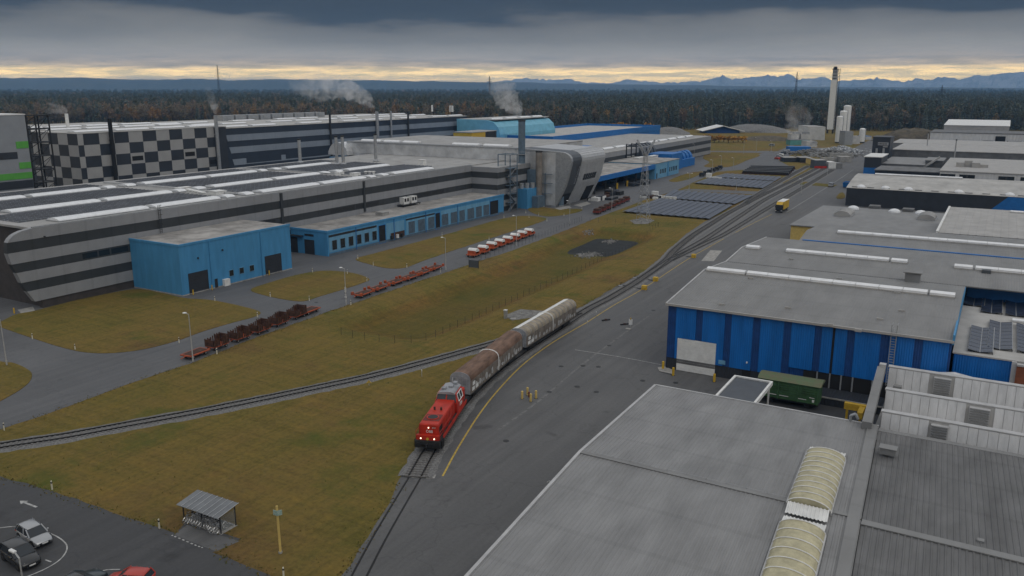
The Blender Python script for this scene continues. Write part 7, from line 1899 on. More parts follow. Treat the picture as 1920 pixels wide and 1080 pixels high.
row(box_trailer('red_trailer', 'dark red trailers in a row before the silver hall', 'dark_red', 'rust'), [(1120, 401), (1129.5, 396.8), (1139, 392.6), (1148, 388.8), (1157, 385), (1165.5, 381.3), (1174, 377.6)], [f'dark red loaded trailer, {ORD[i]} of seven before the silver hall' for i in range(7)])
row(box_trailer('black_trailer', 'black trailers in a far row by the second solar field', 'steel_dark', 'dark'), [(1316, 331), (1323, 328), (1330, 325), (1337, 322.2), (1344, 319.5), (1350, 317)], [f'black loaded trailer, {ORD[i]} of six in the far row' for i in range(6)])
for px, py, lb2, hgt in ((1150, 366, 'dark pile of steel blocks at the mouth of the loading canopy', 2.2), (1130, 374, 'dark steel skip with pale scrap beside the silver shell', 1.8), (1195, 347, 'dark stack of steel slabs at the canopy edge', 1.8), (1222, 371, 'pale parts stacked on pallets at the foot of the pylon', 1.5)):
    p = at(px, py); t = thing('steel_pile', lb2, 'pile', (p.x, p.y, 0)); rp2 = random.Random(int(px))
    for i in range(9):
        x, y = p.x + rp2.uniform(-3, 3), p.y + rp2.uniform(-5, 5); w = rp2.uniform(.8, 1.6); l2 = rp2.uniform(1.5, 3); MB().box(x - w, x + w, y - l2, y + l2, 0, hgt * rp2.uniform(.4, 1) + i * .013).build('slab' if 'pale' not in lb2 else 'pallet', 'white' if 'pale' in lb2 and i % 2 else rp2.choice(['steel_dark', 'rust', 'anthracite']), t)

# ---- road vehicles -------------------------------------------------------------------------------
def car(name, label, loc, rz, body, kind='hatch'):
    t = thing(name, label, 'car', loc, rz); t.scale = (1.1, 1.1, 1.08)
    Lh, W, H = (2.0, .87, 1.48) if kind == 'hatch' else (2.2, .93, 1.60)
    belt = H * .62
    def ring(y, w, z0, z1, r=.10):
        return [(-w + r, y, z0), (-w, y, z0 + r), (-w, y, (z0 + z1) / 2), (-w * .97, y, z1 - r * .6), (-w * .86, y, z1), (w * .86, y, z1), (w * .97, y, z1 - r * .6), (w, y, (z0 + z1) / 2), (w, y, z0 + r), (w - r, y, z0)]
    # lower body from tail (-y) to nose (+y)
    sec = [(-1.0, .80, .34, belt - .22), (-.97, .90, .26, belt - .02), (-.80, .98, .2, belt + .02), (-.4, 1.0, .19, belt + .0), (.1, 1.0, .19, belt - .02), (.42, .99, .19, belt - .05), (.62, .97, .2, belt - .12), (.85, .93, .22, belt - .22), (.97, .82, .26, belt - .33), (1.0, .68, .34, belt - .42)]
    lb(MB().loft([ring(a * Lh, W * b, c, d) for a, b, c, d in sec]), 'body', body, t, True)
    def gh(y, w, z): return [(-w, y, z), (w, y, z)]
    # glasshouse: dark glass frustum, then body-coloured roof skin and pillars
    yb0, yb1, yt0, yt1 = -.97 * Lh, .46 * Lh, -.80 * Lh, .04 * Lh
    wb, wt = W * .94, W * .78; zb, zt = belt - .04, H - .05
    g = [(-wb, yb0, zb), (wb, yb0, zb), (wb, yb1, zb), (-wb, yb1, zb), (-wt, yt0, zt), (wt, yt0, zt), (wt, yt1, zt), (-wt, yt1, zt)]
    lb(MB().add(g, [(0, 3, 2, 1), (4, 5, 6, 7), (0, 1, 5, 4), (1, 2, 6, 5), (2, 3, 7, 6), (3, 0, 4, 7)]), 'glasshouse', 'glass_dark', t)
    rr = lambda y, w, z, e: [(-w, y, z - e), (-w * .8, y, z + .01), (0, y, z + .035), (w * .8, y, z + .01), (w, y, z - e), (0, y, z - e - .03)]
    lb(MB().loft([rr(yt0 - .12, wt * .98, zt - .03, .04), rr(yt0 + .15, wt * 1.03, zt + .01, .05), rr((yt0 + yt1) / 2, wt * 1.05, zt + .03, .05), rr(yt1 - .1, wt * 1.03, zt + .01, .05), rr(yt1 + .06, wt, zt - .02, .04)]), 'roof', body if kind != 'suv' else 'car_black', t, True)
    pil = MB()
    for s in (-1, 1):
        pil.bar((s * wb, yb1, zb), (s * wt, yt1, zt), .085).bar((s * wb, yb0, zb), (s * wt, yt0, zt), .09).bar((s * wb * 1.0, -.12 * Lh, zb), (s * wt * 1.02, -.2 * Lh, zt), .08)
        pil.bar((s * wb, yb0 + .25, zb), (s * wt, yt0 + .3, zt), .08)
    lb(pil, 'pillars', body, t)
    for s in (-1, 1):
        lb(MB().add([(s * W * .50, .945 * Lh, belt - .36), (s * W * .88, .83 * Lh, belt - .30), (s * W * .90, .80 * Lh, belt - .22), (s * W * .52, .915 * Lh, belt - .26), (s * W * .5, .90 * Lh, belt - .4), (s * W * .86, .78 * Lh, belt - .36), (s * W * .86, .75 * Lh, belt - .28), (s * W * .5, .87 * Lh, belt - .3)], [(0, 1, 2, 3), (4, 7, 6, 5), (0, 4, 5, 1), (1, 5, 6, 2), (2, 6, 7, 3), (3, 7, 4, 0)]), 'headlight', 'chrome', t)
        lb(rbox(s * (W + .09) - .1, s * (W + .09) + .1, .30 * Lh - .06, .30 * Lh + .07, belt - .02, belt + .13, .03), 'mirror', body, t)
        lb(MB().box(min(s * W * .80, s * W * .93), max(s * W * .80, s * W * .93), -.98 * Lh, -.93 * Lh, belt - .2, belt - .02), 'tail_light', 'tail_lit', t)
        for d0 in (-.28, .16): lb(MB().box(min(s * W * .985, s * W * 1.01), max(s * W * .985, s * W * 1.01), d0 * Lh, d0 * Lh + .16, belt - .14, belt - .11), 'door_handle', 'chrome', t)
    lb(MB().box(-W * .55, W * .55, .955 * Lh, 1.01 * Lh, .30, .52), 'grille', 'dark', t)
    lb(MB().box(-.26, .26, 1.0 * Lh, 1.025 * Lh, .40, .51), 'number_plate', 'white', t)
    for s in (-1, 1):
        for y in (-.62, .62):
            o = lb(MB().cyl((s * (W - .2), y * Lh, .32), (s * (W + .015), y * Lh, .32), .33, n=18), 'wheel', 'rubber', t)
            r = lb(MB().cyl((s * (W + .0), y * Lh, .32), (s * (W + .03), y * Lh, .32), .21, n=10), 'rim', 'chrome' if kind == 'hatch' else 'steel_dark', t); r.parent = o
            a = lb(MB().cyl((s * (W - .25), y * Lh, .36), (s * (W + .004), y * Lh, .36), .40, n=18), 'wheel_arch', 'dark', t)
    return t
def heading(a, b): d = at(*b) - at(*a); return math.atan2(d.y, d.x) - PI / 2
hd = heading((48, 1000), (82, 1022))
p = at(66, 1013); car('silver_hatchback', 'silver hatchback parked above the black car in the corner car park', (p.x, p.y, 0.02), hd, 'car_silver')
p = at(40, 1052); car('black_suv', 'black car with roof bars parked below the silver hatchback', (p.x, p.y, 0.02), hd, 'car_black', 'suv')
p = at(150, 1106); car('dark_hatchback', 'dark teal car roof cut by the bottom edge', (p.x, p.y, 0.02), heading((60, 1060), (100, 1040)), 'car_teal', 'suv')
p = at(243, 1098); car('red_hatchback', 'red car with its roof showing at the bottom edge', (p.x, p.y, 0.02), heading((300, 1060), (250, 1050)) + .2, 'red_car')

def truck(px, py, rz):
    p = at(px, py); t = thing('box_truck', 'yellow box truck with a white roof driving towards the camera', 'truck', (p.x, p.y, .02), rz)
    lb(rbox(-1.25, 1.25, -9.5, -.1, 1.0, 3.9, .05), 'cargo_box', 'yellow', t); lb(MB().box(-1.22, 1.22, -9.45, -.15, 3.9, 3.95), 'box_roof', 'white', t)
    lb(rbox(-1.2, 1.2, .1, 2.2, .6, 3.0, .15), 'cab', 'steel_dark', t); lb(MB().add([(-1.1, 2.23, 1.7), (1.1, 2.23, 1.7), (1.0, 2.12, 2.75), (-1.0, 2.12, 2.75)], [(0, 1, 2, 3)]), 'windscreen', 'glass_dark', t)
    lb(MB().add([(-1.15, .2, 3.0), (1.15, .2, 3.0), (1.1, .1, 3.85), (-1.1, .1, 3.85), (-1.1, 1.7, 3.0), (1.1, 1.7, 3.0)], [(0, 1, 2, 3), (4, 5, 2, 3), (0, 3, 4), (1, 5, 2)]), 'roof_deflector', 'yellow', t)
    lb(MB().box(-1.0, 1.0, 2.2, 2.27, .8, 1.5), 'grille', 'dark', t)
    for s in (-1, 1): lb(MB().box(s * 1.0 - .18, s * 1.0 + .18, 2.2, 2.28, .75, .95), 'headlight', 'white', t); lb(MB().box(s * 1.35 - .1, s * 1.35 + .1, 1.9, 2.05, 1.9, 2.5), 'mirror', 'dark', t)
    lb(MB().box(-1.1, 1.1, -9.4, .1, .75, 1.0), 'chassis', 'steel_dark', t)
    wheels4(t, (-1.05, 1.05), (1.3, -6.4, -7.7), .5, .3)
truck(1462, 398, PI + .01)
def van(px, py, rz, m, label, name='van', L=4.6, H=1.9):
    p = at(px, py); t = thing(name, label, 'van' if H > 1.7 else 'car', (p.x, p.y, .02), rz)
    lb(rbox(-.92, .92, -L / 2, L / 2 - .7, .35, H, .2), 'body', m, t); lb(rbox(-.9, .9, L / 2 - .9, L / 2, .35, H * .6, .15), 'bonnet', m, t)
    lb(MB().box(-.94, .94, -L / 2 + .3, L / 2 - .95, H * .58, H * .85), 'side_glass', 'glass_dark', t)
    lb(MB().add([(-.82, L / 2 - .62, H * .6), (.82, L / 2 - .62, H * .6), (.75, L / 2 - .72, H * .92), (-.75, L / 2 - .72, H * .92)], [(0, 1, 2, 3)]), 'windscreen', 'glass_dark', t)
    wheels4(t, (-.82, .82), (-L * .3, L * .3), .32)
van(1558, 350, PI, 'car_silver', 'small white van driving on the wide road beyond the truck')
van(1447, 274, 1.3, 'car_silver', 'far pale van on the road by the brown field')
rc = random.Random(8)
for i, (px, py) in enumerate(((1457, 299), (1460, 295), (1464, 292), (1468, 289), (1472, 286), (1476, 284), (1480, 282), (1484, 280), (1488, 278))):
    van(px, py, .9, 'red_car' if i == 0 else rc.choice(['white', 'car_silver', 'white', 'car_black']), 'small red car at the near end of the recycling yard row' if i == 0 else f'{ORD[i]} parked car of the recycling yard row counted from the red one', 'parked_car', 4.3, 1.5)
# blue skip container by the dark hall
p = at(1588, 351); t = thing('blue_container', 'blue open skip container at the corner of the dark fronted hall', 'container', (p.x, p.y, 0))
MB().add([(p.x - 1.3, p.y - 3, .3), (p.x + 1.3, p.y - 3, .3), (p.x + 1.3, p.y + 3, .3), (p.x - 1.3, p.y + 3, .3), (p.x - 1.5, p.y - 3.6, 2.4), (p.x + 1.5, p.y - 3.6, 2.4), (p.x + 1.5, p.y + 3.6, 2.4), (p.x - 1.5, p.y + 3.6, 2.4)], [(0, 3, 2, 1), (0, 1, 5, 4), (1, 2, 6, 5), (2, 3, 7, 6), (3, 0, 4, 7)]).build('shell', 'blue_mid', t)
MB().box(p.x - 1.35, p.x + 1.35, p.y - 3.2, p.y + 3.2, 1.7, 1.9).build('load', 'steel_dark', t)

# ================================================================== YARD FURNITURE AND SMALL THINGS
# solar field: tent-shaped tables in rows
def solar_block(name, corners, n, label, group, along='y'):
    """corners px: near-left, near-right, far-right, far-left; rows run near -> far"""
    nl_, nr_, fr_, fl_ = [at(*c) for c in corners]
    for i in range(n):
        a0, a1 = nl_.lerp(nr_, (i + .03) / n), nl_.lerp(nr_, (i + .95) / n); b0, b1 = fl_.lerp(fr_, (i + .03) / n), fl_.lerp(fr_, (i + .95) / n)
        t = thing('solar_table', label % ORD2[i], 'solar panels', tuple(a0), 0, group)
        ma, mb_ = (a0 + a1) / 2, (b0 + b1) / 2; zl, zh = .55, .78
        for u, v, nm in ((a0, b0, 'west'), (a1, b1, 'east')):
            MB().add([V3(u, zl), V3(ma, zh), V3(mb_, zh), V3(v, zl), V3(u, zl - .06), V3(ma, zh - .06), V3(mb_, zh - .06), V3(v, zl - .06)], [(0, 1, 2, 3), (4, 7, 6, 5), (0, 4, 5, 1), (1, 5, 6, 2), (2, 6, 7, 3), (3, 7, 4, 0)]).build('panel_slope', 'solar_field', t)
        k = MB()
        for s in np.linspace(.02, .98, 9):
            q = ma.lerp(mb_, s); k.cyl((q.x, q.y, 0), (q.x, q.y, zh - .05), .06, n=5)
        k.build('support_posts', 'steel_dark', t, kind='stuff')
mat('solar_field', (0.055, 0.066, 0.092), 0.4, var=0.12, scale=0.3, spec=0.35, seam=(1, 1.7, 1.5))
ORD2 = ['first', 'second', 'third', 'fourth', 'fifth', 'sixth', 'seventh', 'eighth', 'ninth', 'tenth', 'eleventh', 'twelfth', 'thirteenth']
solar_block('near', [(1166, 399), (1330, 413), (1374, 387), (1236, 374)], 12, 'near block of the near solar field, %s panel row from the left', 'near solar field, front block')
solar_block('near', [(1239, 372.5), (1378, 385), (1412, 369), (1262, 358.5)], 12, 'rear block of the near solar field, %s panel row from the left', 'near solar field, rear block')
solar_block('far', [(1300, 345), (1430, 355), (1452, 342.5), (1332, 334.5)], 12, 'front block of the far solar field, %s panel row from the left', 'far solar field, front block')
solar_block('far', [(1334, 333.5), (1453, 341.5), (1466, 333.5), (1360, 327)], 11, 'rear block of the far solar field, %s panel row from the left', 'far solar field, rear block')
for i in range(5):
    a, b = at(1392 + i * 4.0, 326 - i * 2.4), at(1478 + i * 3, 329.5 - i * 2.9); d = (b - a).normalized(); n_ = Vector((-d.y, d.x, 0)) * 4.0
    t = thing('steel_rack', f'long dark storage rack, {ORD2[i]} of five behind the far solar field', 'rack', tuple(a), 0, 'dark racks behind the far solar field')
    MB().prism([tuple(v[:2]) for v in (a, b, b + n_, a + n_)], .3, 1.7).build('load', 'steel_dark', t)
    MB().prism([tuple(v[:2]) for v in (a - d * .3, b + d * .3, b + d * .3 + n_ * .12, a - d * .3 + n_ * .12)], 0, 1.0).build('bearer', 'rust', t)
for i, (px, py) in enumerate(((1228, 370), (1237, 372), (1243, 373), (1251, 374), (1258, 374.5), (1265, 375), (1329, 334), (1334, 336), (1340, 336), (1345, 336.5), (1350, 337))):
    p = at(px, py); big = px in (1228, 1329); h = 2.6 if big else 1.3; w = 1.3 if big else .7
    t = thing('inverter_cabinet', f'{"tall" if big else "small"} white inverter box, {ORD2[i % 6]} in the line at the {"near" if px < 1300 else "far"} solar field', 'cabinet', (p.x, p.y, 0), 0, 'white inverter boxes in the solar fields')
    MB().box(p.x - w, p.x + w, p.y - w * .6, p.y + w * .6, .3, h).build('housing', 'white', t); MB().box(p.x - w * .9, p.x + w * .9, p.y - w * .5, p.y + w * .5, 0, .3).build('plinth', 'concrete', t); MB().box(p.x - w * .8, p.x - .05, p.y - w * .62, p.y - w * .6, .4, h - .15).build('door', 'white', t)

# street lamps -------------------------------------------------------------------------------------------
def lamp(px, pb, pt, label, arms=1, z=None, group='street lamps'):
    p = at(px, pb); h = z or top_z(p, px, pt)
    t = thing('street_lamp', label, 'street lamp', (p.x, p.y, 0), 0, group)
    lb(MB().cyl((0, 0, 0), (0, 0, h), .10, .06, 8), 'pole', 'pole', t); lb(MB().cyl((0, 0, 0), (0, 0, .9), .14, n=8), 'base_sleeve', 'pole', t)
    for s in ((-1,) if arms == 1 else (-1, 1)):
        lb(MB().bar((0, 0, h - .05), (s * .9, 0, h + .05), .08), 'arm', 'pole', t)
        lb(MB().lathe([(.12, h), (.34, h + .02), (.34, h + .10), (.1, h + .18)], s * 1.0, 0, 10), 'lamp_head', 'white', t)
    return t
for px, pb, pt, lbv, ar in ((362, 678, 588, 'street lamp at the near end of the stake trailer row', 1), (13, 685, 597, 'street lamp by the small lawn corner at the left edge', 1), (836, 507, 446, 'street lamp at the far end of the orange flat trailers', 1), (968, 460, 405, 'street lamp rising among the white coil covers', 1), (1068, 420, 377, 'street lamp with a dark box by the basin fence before the silver hall', 1), (1147, 395, 353, 'street lamp behind the dark red trailer row', 1),
        (1292, 355, 325, 'double headed lamp at the corner of the far solar field', 2), (1380, 357, 334, 'lamp at the front edge of the far solar field', 1), (1335, 328, 300, 'lamp beside the far black trailer row', 1), (1352, 313, 292, 'lamp on the far lawn, left of two', 1), (1375, 317, 296, 'lamp on the far lawn, right of two', 1), (1502, 363, 335, 'lamp beside the sidings beyond the truck', 1), (1551, 328, 306, 'lamp before the square dark cabin in the recycling yard', 1), (1301, 300, 270, 'thin lamp at the far end of the banded hall', 1), (1394, 288, 262, 'thin lamp in the brown far field', 1), (1418, 283, 258, 'thin lamp right of the brown far field', 1), (1446, 284, 264, 'thin lamp at the far road bend', 1)):
    lamp(px, pb, pt, lbv, ar)
lt_ = lamp(649, 571, 503, 'street lamp with sideways lettering on its pole by the orange trailers')
p = at(671 - 480 + 480 - 22, 571); o = link('lettering', text_mesh('B1 400', .85, 'white', 'lettering', .02), lt_, world=False)
o.matrix_basis = Matrix.Translation((.14, -.16, 2.7)) @ Matrix.Rotation(-.1, 4, 'Z') @ Matrix.Rotation(PI / 2, 4, 'X') @ Matrix.Rotation(PI / 2, 4, 'Z')
p = at(36, 1046, 8.0); t = thing('street_lamp', 'car park lamp with a bent arm over the black car', 'street lamp', (p.x, p.y, 0), 0, 'street lamps')
lb(MB().cyl((0, 0, 0), (0, 0, 8), .10, .06, 8), 'pole', 'pole', t); lb(MB().bar((0, 0, 7.95), (-1.1, .25, 8.1), .1), 'arm', 'pole', t); lb(rbox(-1.75, -1.0, .1, .4, 8.02, 8.16, .04), 'lamp_head', 'white', t)

# delineator posts and bollards ---------------------------------------------------------------------------
def post_proto():
    t = thing('delineator_post', 'x', 'marker post', (0, 0, 0), 0, 'white marker posts along the road edges')
    lb(MB().add([(-.09, -.06, 0), (.09, -.06, 0), (.06, .07, 0), (-.06, .07, 0), (-.08, -.05, 1.05), (.08, -.05, 1.05), (.05, .06, 1.12), (-.05, .06, 1.12)], [(0, 3, 2, 1), (4, 5, 6, 7), (0, 1, 5, 4), (1, 2, 6, 5), (2, 3, 7, 6), (3, 0, 4, 7)]), 'shaft', 'post_cream', t)
    lb(MB().box(-.085, .085, -.065, .07, .78, .95), 'reflector_band', 'dark', t); return t
posts = [(61, 636, 'left end of the lawn by the striped hall'), (141, 656, 'bottom of the lawn by the striped hall'), (336, 643, 'right rim of the lawn by the striped hall'), (407, 664, 'in front of the nearest stake trailer'), (8, 807, 'at the left edge above the branch track'), (98, 918, 'at the car park edge above the lane arrow'), (299, 991, 'beside the bicycle shelter'), (532, 1083, 'cut by the bottom edge below the yellow pole'),
    (507, 557, 'at the lower left of the wedge lawn'), (580, 564, 'at the bottom of the wedge lawn'), (651.5, 514, 'behind the lettered lamp on the wedge lawn'), (688, 528, 'at the right tip of the wedge lawn'), (658, 572, 'right of the lettered lamp foot'), (483, 595, 'at the right tip of the lawn by the striped hall'), (700, 499, 'at the bottom left of the long lawn'), (763, 502, 'at the bottom of the long lawn'), (917, 451, 'halfway along the long lawn near the coil covers'), (671, 486, 'at the left tip of the long lawn'), (586, 511, 'at the top of the wedge lawn'), (829, 442, 'on the annex side of the long lawn'), (826, 511, 'beside the far orange flat trailer'), (945, 409, 'at the far annex end of the long lawn'), (403, 565, 'by the blue block roller door lawn'),
    (992, 409, 'at the top of the long lawn near the stacks'), (1010, 405, 'left of the silver hall lawn'), (1025.5, 415, 'at the far tip of the long lawn'), (1057.5, 405, 'at the bottom of the silver hall lawn'), (1091, 393, 'at the right of the silver hall lawn'), (986, 400, 'at the foot of the tall stack'), (1183, 379, 'past the dark red trailers')]
pp = post_proto()
for i, (a, b, w) in enumerate(posts):
    p = at(a, b); lab = 'white marker post ' + w
    if i == 0: pp.location = (p.x, p.y, 0); pp['label'] = lab
    else: dup(pp, (p.x, p.y, 0), random.uniform(-.4, .4), lab)
def bollard(px, py, label, r=.14, h=1.2, m='yellow', band=None, group='yellow bollards'):
    p = at(px, py); t = thing('bollard', label, 'bollard', (p.x, p.y, 0), 0, group)
    lb(MB().lathe([(r, 0), (r, h - .06), (r * .7, h), (.02, h + .02)], 0, 0, 12), 'shaft', m, t); lb(MB().lathe([(r * 1.5, 0), (r * 1.5, .04)], 0, 0, 12), 'foot_plate', 'steel_dark', t)
    if band: lb(MB().lathe([(r * 1.03, h * .45), (r * 1.03, h * .6)], 0, 0, 12), 'band', band, t)
for a, b, w in ((27, 588, 'before the striped hall gable'), (362.5, 553, 'left of the blue block near door'), (398, 544, 'right of the blue block near door'), (505, 516, 'left of the blue block far door'), (534, 505, 'right of the blue block far door')): bollard(a, b, 'yellow bollard ' + w)
for a, b, w in ((1243, 692, 'at the corner of the deep blue hall'), (1262, 704, 'left of the pale roller door'), (1339, 716, 'right of the pale roller door')): bollard(a, b, 'thick yellow bollard ' + w, .2, 1.35)
for a, b, w in ((979, 748, 'left of the square of four'), (989, 741, 'far one of the square of four'), (995, 753, 'near one of the square of four'), (1005, 747, 'right of the square of four')): bollard(a, b, 'pale yellow bollard, ' + w + ' around the hydrant', .17, 1.25, 'yellow_pale', group='bollards around the hydrant')
p = at(992, 745); t = thing('hydrant', 'small dark hydrant in the middle of four pale bollards', 'hydrant', (p.x, p.y, 0)); lb(MB().lathe([(.12, 0), (.12, .7), (.16, .72), (.16, .82), (.05, .9)], 0, 0, 10), 'barrel', 'dark_red', t); lb(MB().cyl((-.22, 0, .6), (.22, 0, .6), .06, n=8), 'outlet', 'steel_dark', t)
# yellow point machines along the line with their rods
for i, (a, b, w) in enumerate(((1208, 543, 'nearest'), (1229, 527, 'middle'), (1300.5, 483, 'farthest'))):
    p = at(a, b); t = thing('point_machine', f'yellow point machine box on the pale line, {w} of three', 'point machine', (p.x, p.y, 0), 0, 'yellow point machines')
    lb(rbox(-.55, .55, -.5, .5, 0, 1.0, .08), 'housing', 'yellow', t); lb(MB().box(-.57, .57, -.52, .52, .62, .68), 'lid_joint', 'yellow_pale', t)
    lb(MB().bar((-.5, 0, .12), (-5.2, .6, .12), .12), 'throw_rod', 'steel_dark', t); lb(MB().box(-5.4, -4.9, .3, .9, 0, .3), 'rod_head', 'steel_dark', t)
# level signals and small signs
def sign_post(px, py, h, plate, label, m='white', pm='pole', w=.5, hh=.5, name='signal_board', shape='rect', z0=None):
    p = at(px, py); t = thing(name, label, 'sign', (p.x, p.y, 0)); lb(MB().cyl((0, 0, 0), (0, 0, h), .045, n=6), 'post', pm, t); c, s = math.cos(YAW), math.sin(YAW)
    z = h
    if shape == 'rect': q = [(-w, z - hh), (w, z - hh), (w, z), (-w, z)]
    else: q = [(-w, z - hh), (w, z - hh), (0, z)]
    n = len(q); f_ = [(x * c + s * .05, x * s - c * .05, y) for x, y in q]; b_ = [(x * c + s * .01, x * s - c * .01, y) for x, y in q]
    lb(MB().add(f_ + b_, [tuple(range(n)), tuple(range(2 * n - 1, n - 1, -1))] + [(i, (i + 1) % n, n + (i + 1) % n, n + i) for i in range(n)]), 'plate', m, t); return t
sign_post(692, 723, .95, 0, 'small pale yellow triangle board beside the branch track', 'paint_yellow', w=.42, hh=.5, shape='tri')
sign_post(791, 706, 1.2, 0, 'thin white track marker below the branch track', 'white', w=.07, hh=.3)
t = sign_post(1182, 616, 1.9, 0, 'small yellow and white notice board standing on the asphalt', 'white', w=.35, hh=1.15, name='notice_board'); lb(MB().box(-.1, .1, -.1, .1, 1.8, 2.1), 'cap', 'yellow', t)
p = at(1181, 620); lb(MB().box(-.7, .3, -1.0, -.2, 0, .12), 'foot_slab', 'concrete', t)
for a, b, w in ((1171, 609, 'left'), (1136, 601, 'far left')):
    p = at(a, b); t = thing('rail_stop', f'dark wheel stop block lying on the asphalt, {w} of the notice board', 'wheel stop', (p.x, p.y, 0)); lb(MB().box(-.9, .9, -.12, .12, 0.03, .25).xf(Matrix.Rotation(.9, 4, 'Z')), 'block', 'steel_dark', t); lb(MB().box(-.2, .2, -.16, .16, .05, .32).xf(Matrix.Rotation(.9, 4, 'Z')), 'clamp', 'rust', t)
for a, b, w in ((1118, 594, 'nearer'), (1101, 611, 'farther')): sign_post(a, b, 1.1, 0, f'thin white line marker post by the yellow line, {w} to the points', 'white', w=.05, hh=.25, name='line_marker')
for a, b, w in ((1163, 537, 'nearest'), (1190, 522, 'middle')):
    p = at(a, b); t = thing('switch_lamp', f'low grey switch lever beside the main track, {w}', 'switch lever', (p.x, p.y, 0)); lb(MB().cyl((-.4, 0, .2), (.5, 0, .2), .12, n=8), 'weight', 'galv', t); lb(MB().bar((0, 0, 0), (.1, .1, 1.0), .08), 'lever', 'steel_dark', t)
for i, (a, b) in enumerate(((948, 597), (1052, 588))):
    p = at(a, b); t = thing('standpipe', ['grey standpipe cabinet on the gravel pad above the train', 'small post at the gravel pad end above the rear wagon'][i], 'cabinet', (p.x, p.y, 0)); lb(rbox(-.3, .3, -.3, .3, 0, 1.7 if i == 0 else .8, .05), 'housing', 'galv', t); lb(MB().box(-.34, .34, -.34, .34, 1.7 if i == 0 else .8, 1.78 if i == 0 else .86), 'cap', 'white', t)
p = at(962, 598); tag(MB().lathe([(.6, .03), (.6, .12), (.5, .14)], p.x, p.y, 16).build('shaft_cover', 'concrete'), 'round concrete shaft cover on the gravel pad', 'manhole')
# yellow pole with green sign
p = at(526, 1037); t = thing('yellow_pole', 'yellow painted pole carrying a small green and white sign in the lawn', 'sign pole', (p.x, p.y, 0)); hz = top_z(p, 526, 948)
lb(MB().cyl((0, 0, 0), (-.06, 0, hz), .13, .11, 10), 'pole', 'yellow_pale', t); lb(MB().cyl((0, 0, 0), (0, 0, .2), .2, n=10), 'foot', 'concrete', t)
c, s = math.cos(YAW), math.sin(YAW)
mat('sign_green', (0.16, 0.30, 0.27), 0.6, col2=(0.42, 0.48, 0.42), scale=6, coord='obj')
for sg_, off in ((-1, .14), (1, .14)):
    lb(MB().box(-.26, .26, -.03, .03, hz - .95, hz - .42).xf(Matrix.Rotation(YAW + sg_ * .45, 4, 'Z') @ Matrix.Translation((sg_ * .14, -.16, 0))), 'sign_plate', 'sign_green', t)

# bicycle shelter and bicycles ----------------------------------------------------------------------------
ra, rb_, rd_ = at(330, 944, 2.2), at(386, 927, 2.55), at(408, 971, 2.2)
ux = Vector(((rd_ - ra).x, (rd_ - ra).y, 0)); SL = ux.length - .6; ux.normalize(); uy = Vector((-ux.y, ux.x, 0))
a0 = Vector((ra.x, ra.y, 0)) + ux * .3 + uy * .45
SM = Matrix.Translation(a0) @ Matrix.Rotation(math.atan2(ux.y, ux.x), 4, 'Z')
sh = thing('bicycle_shelter', 'open bicycle shelter with a grey standing seam roof at the lawn edge', 'shelter', tuple(a0), math.atan2(ux.y, ux.x))
SD = 2.1
def slope(y): return 2.15 + .16 * y
nseg = 8
mat('shelter_roof', (0.17, 0.18, 0.19), 0.5, 0.2, var=0.12)
for i in range(nseg):
    x0, x1 = -.3 + (SL + .6) * i / nseg, -.3 + (SL + .6) * (i + 1) / nseg - .03
    lb(MB().add([(x0, -.45, slope(-.45)), (x1, -.45, slope(-.45)), (x1, SD + .3, slope(SD + .3)), (x0, SD + .3, slope(SD + .3)), (x0, -.45, slope(-.45) - .05), (x1, -.45, slope(-.45) - .05), (x1, SD + .3, slope(SD + .3) - .05), (x0, SD + .3, slope(SD + .3) - .05)], [(0, 1, 2, 3), (4, 7, 6, 5), (0, 4, 5, 1), (1, 5, 6, 2), (2, 6, 7, 3), (3, 7, 4, 0)]), 'roof_tray', 'shelter_roof', sh)
    lb(MB().bar((x1 + .015, -.45, slope(-.45) + .03), (x1 + .015, SD + .3, slope(SD + .3) + .03), .06), 'seam', 'galv', sh)
for x in (.05, SL / 2, SL - .05):
    for y in (.1, SD): lb(MB().box(x - .05, x + .05, y - .05, y + .05, 0, slope(y) - .05), 'post', 'steel_dark', sh)
mat('clear_panel', (0.30, 0.33, 0.33), 0.2, var=0.1, alpha=0.18)
lb(MB().box(SL - .03, SL + .0, .2, SD - .05, .25, 1.9), 'side_screen', 'clear_panel', sh); lb(MB().box(.15, SL - .15, SD + .0, SD + .03, .25, 1.9), 'back_screen', 'clear_panel', sh)
lb(MB().box(.1, SL - .1, 1.15, 1.25, .32, .40).box(.1, SL - .1, 1.75, 1.85, .12, .2), 'rack_rail', 'galv', sh)
lb(MB().box(-.1, SL + .1, 0, SD + .1, 0, .03), 'floor_slab', 'concrete', sh)
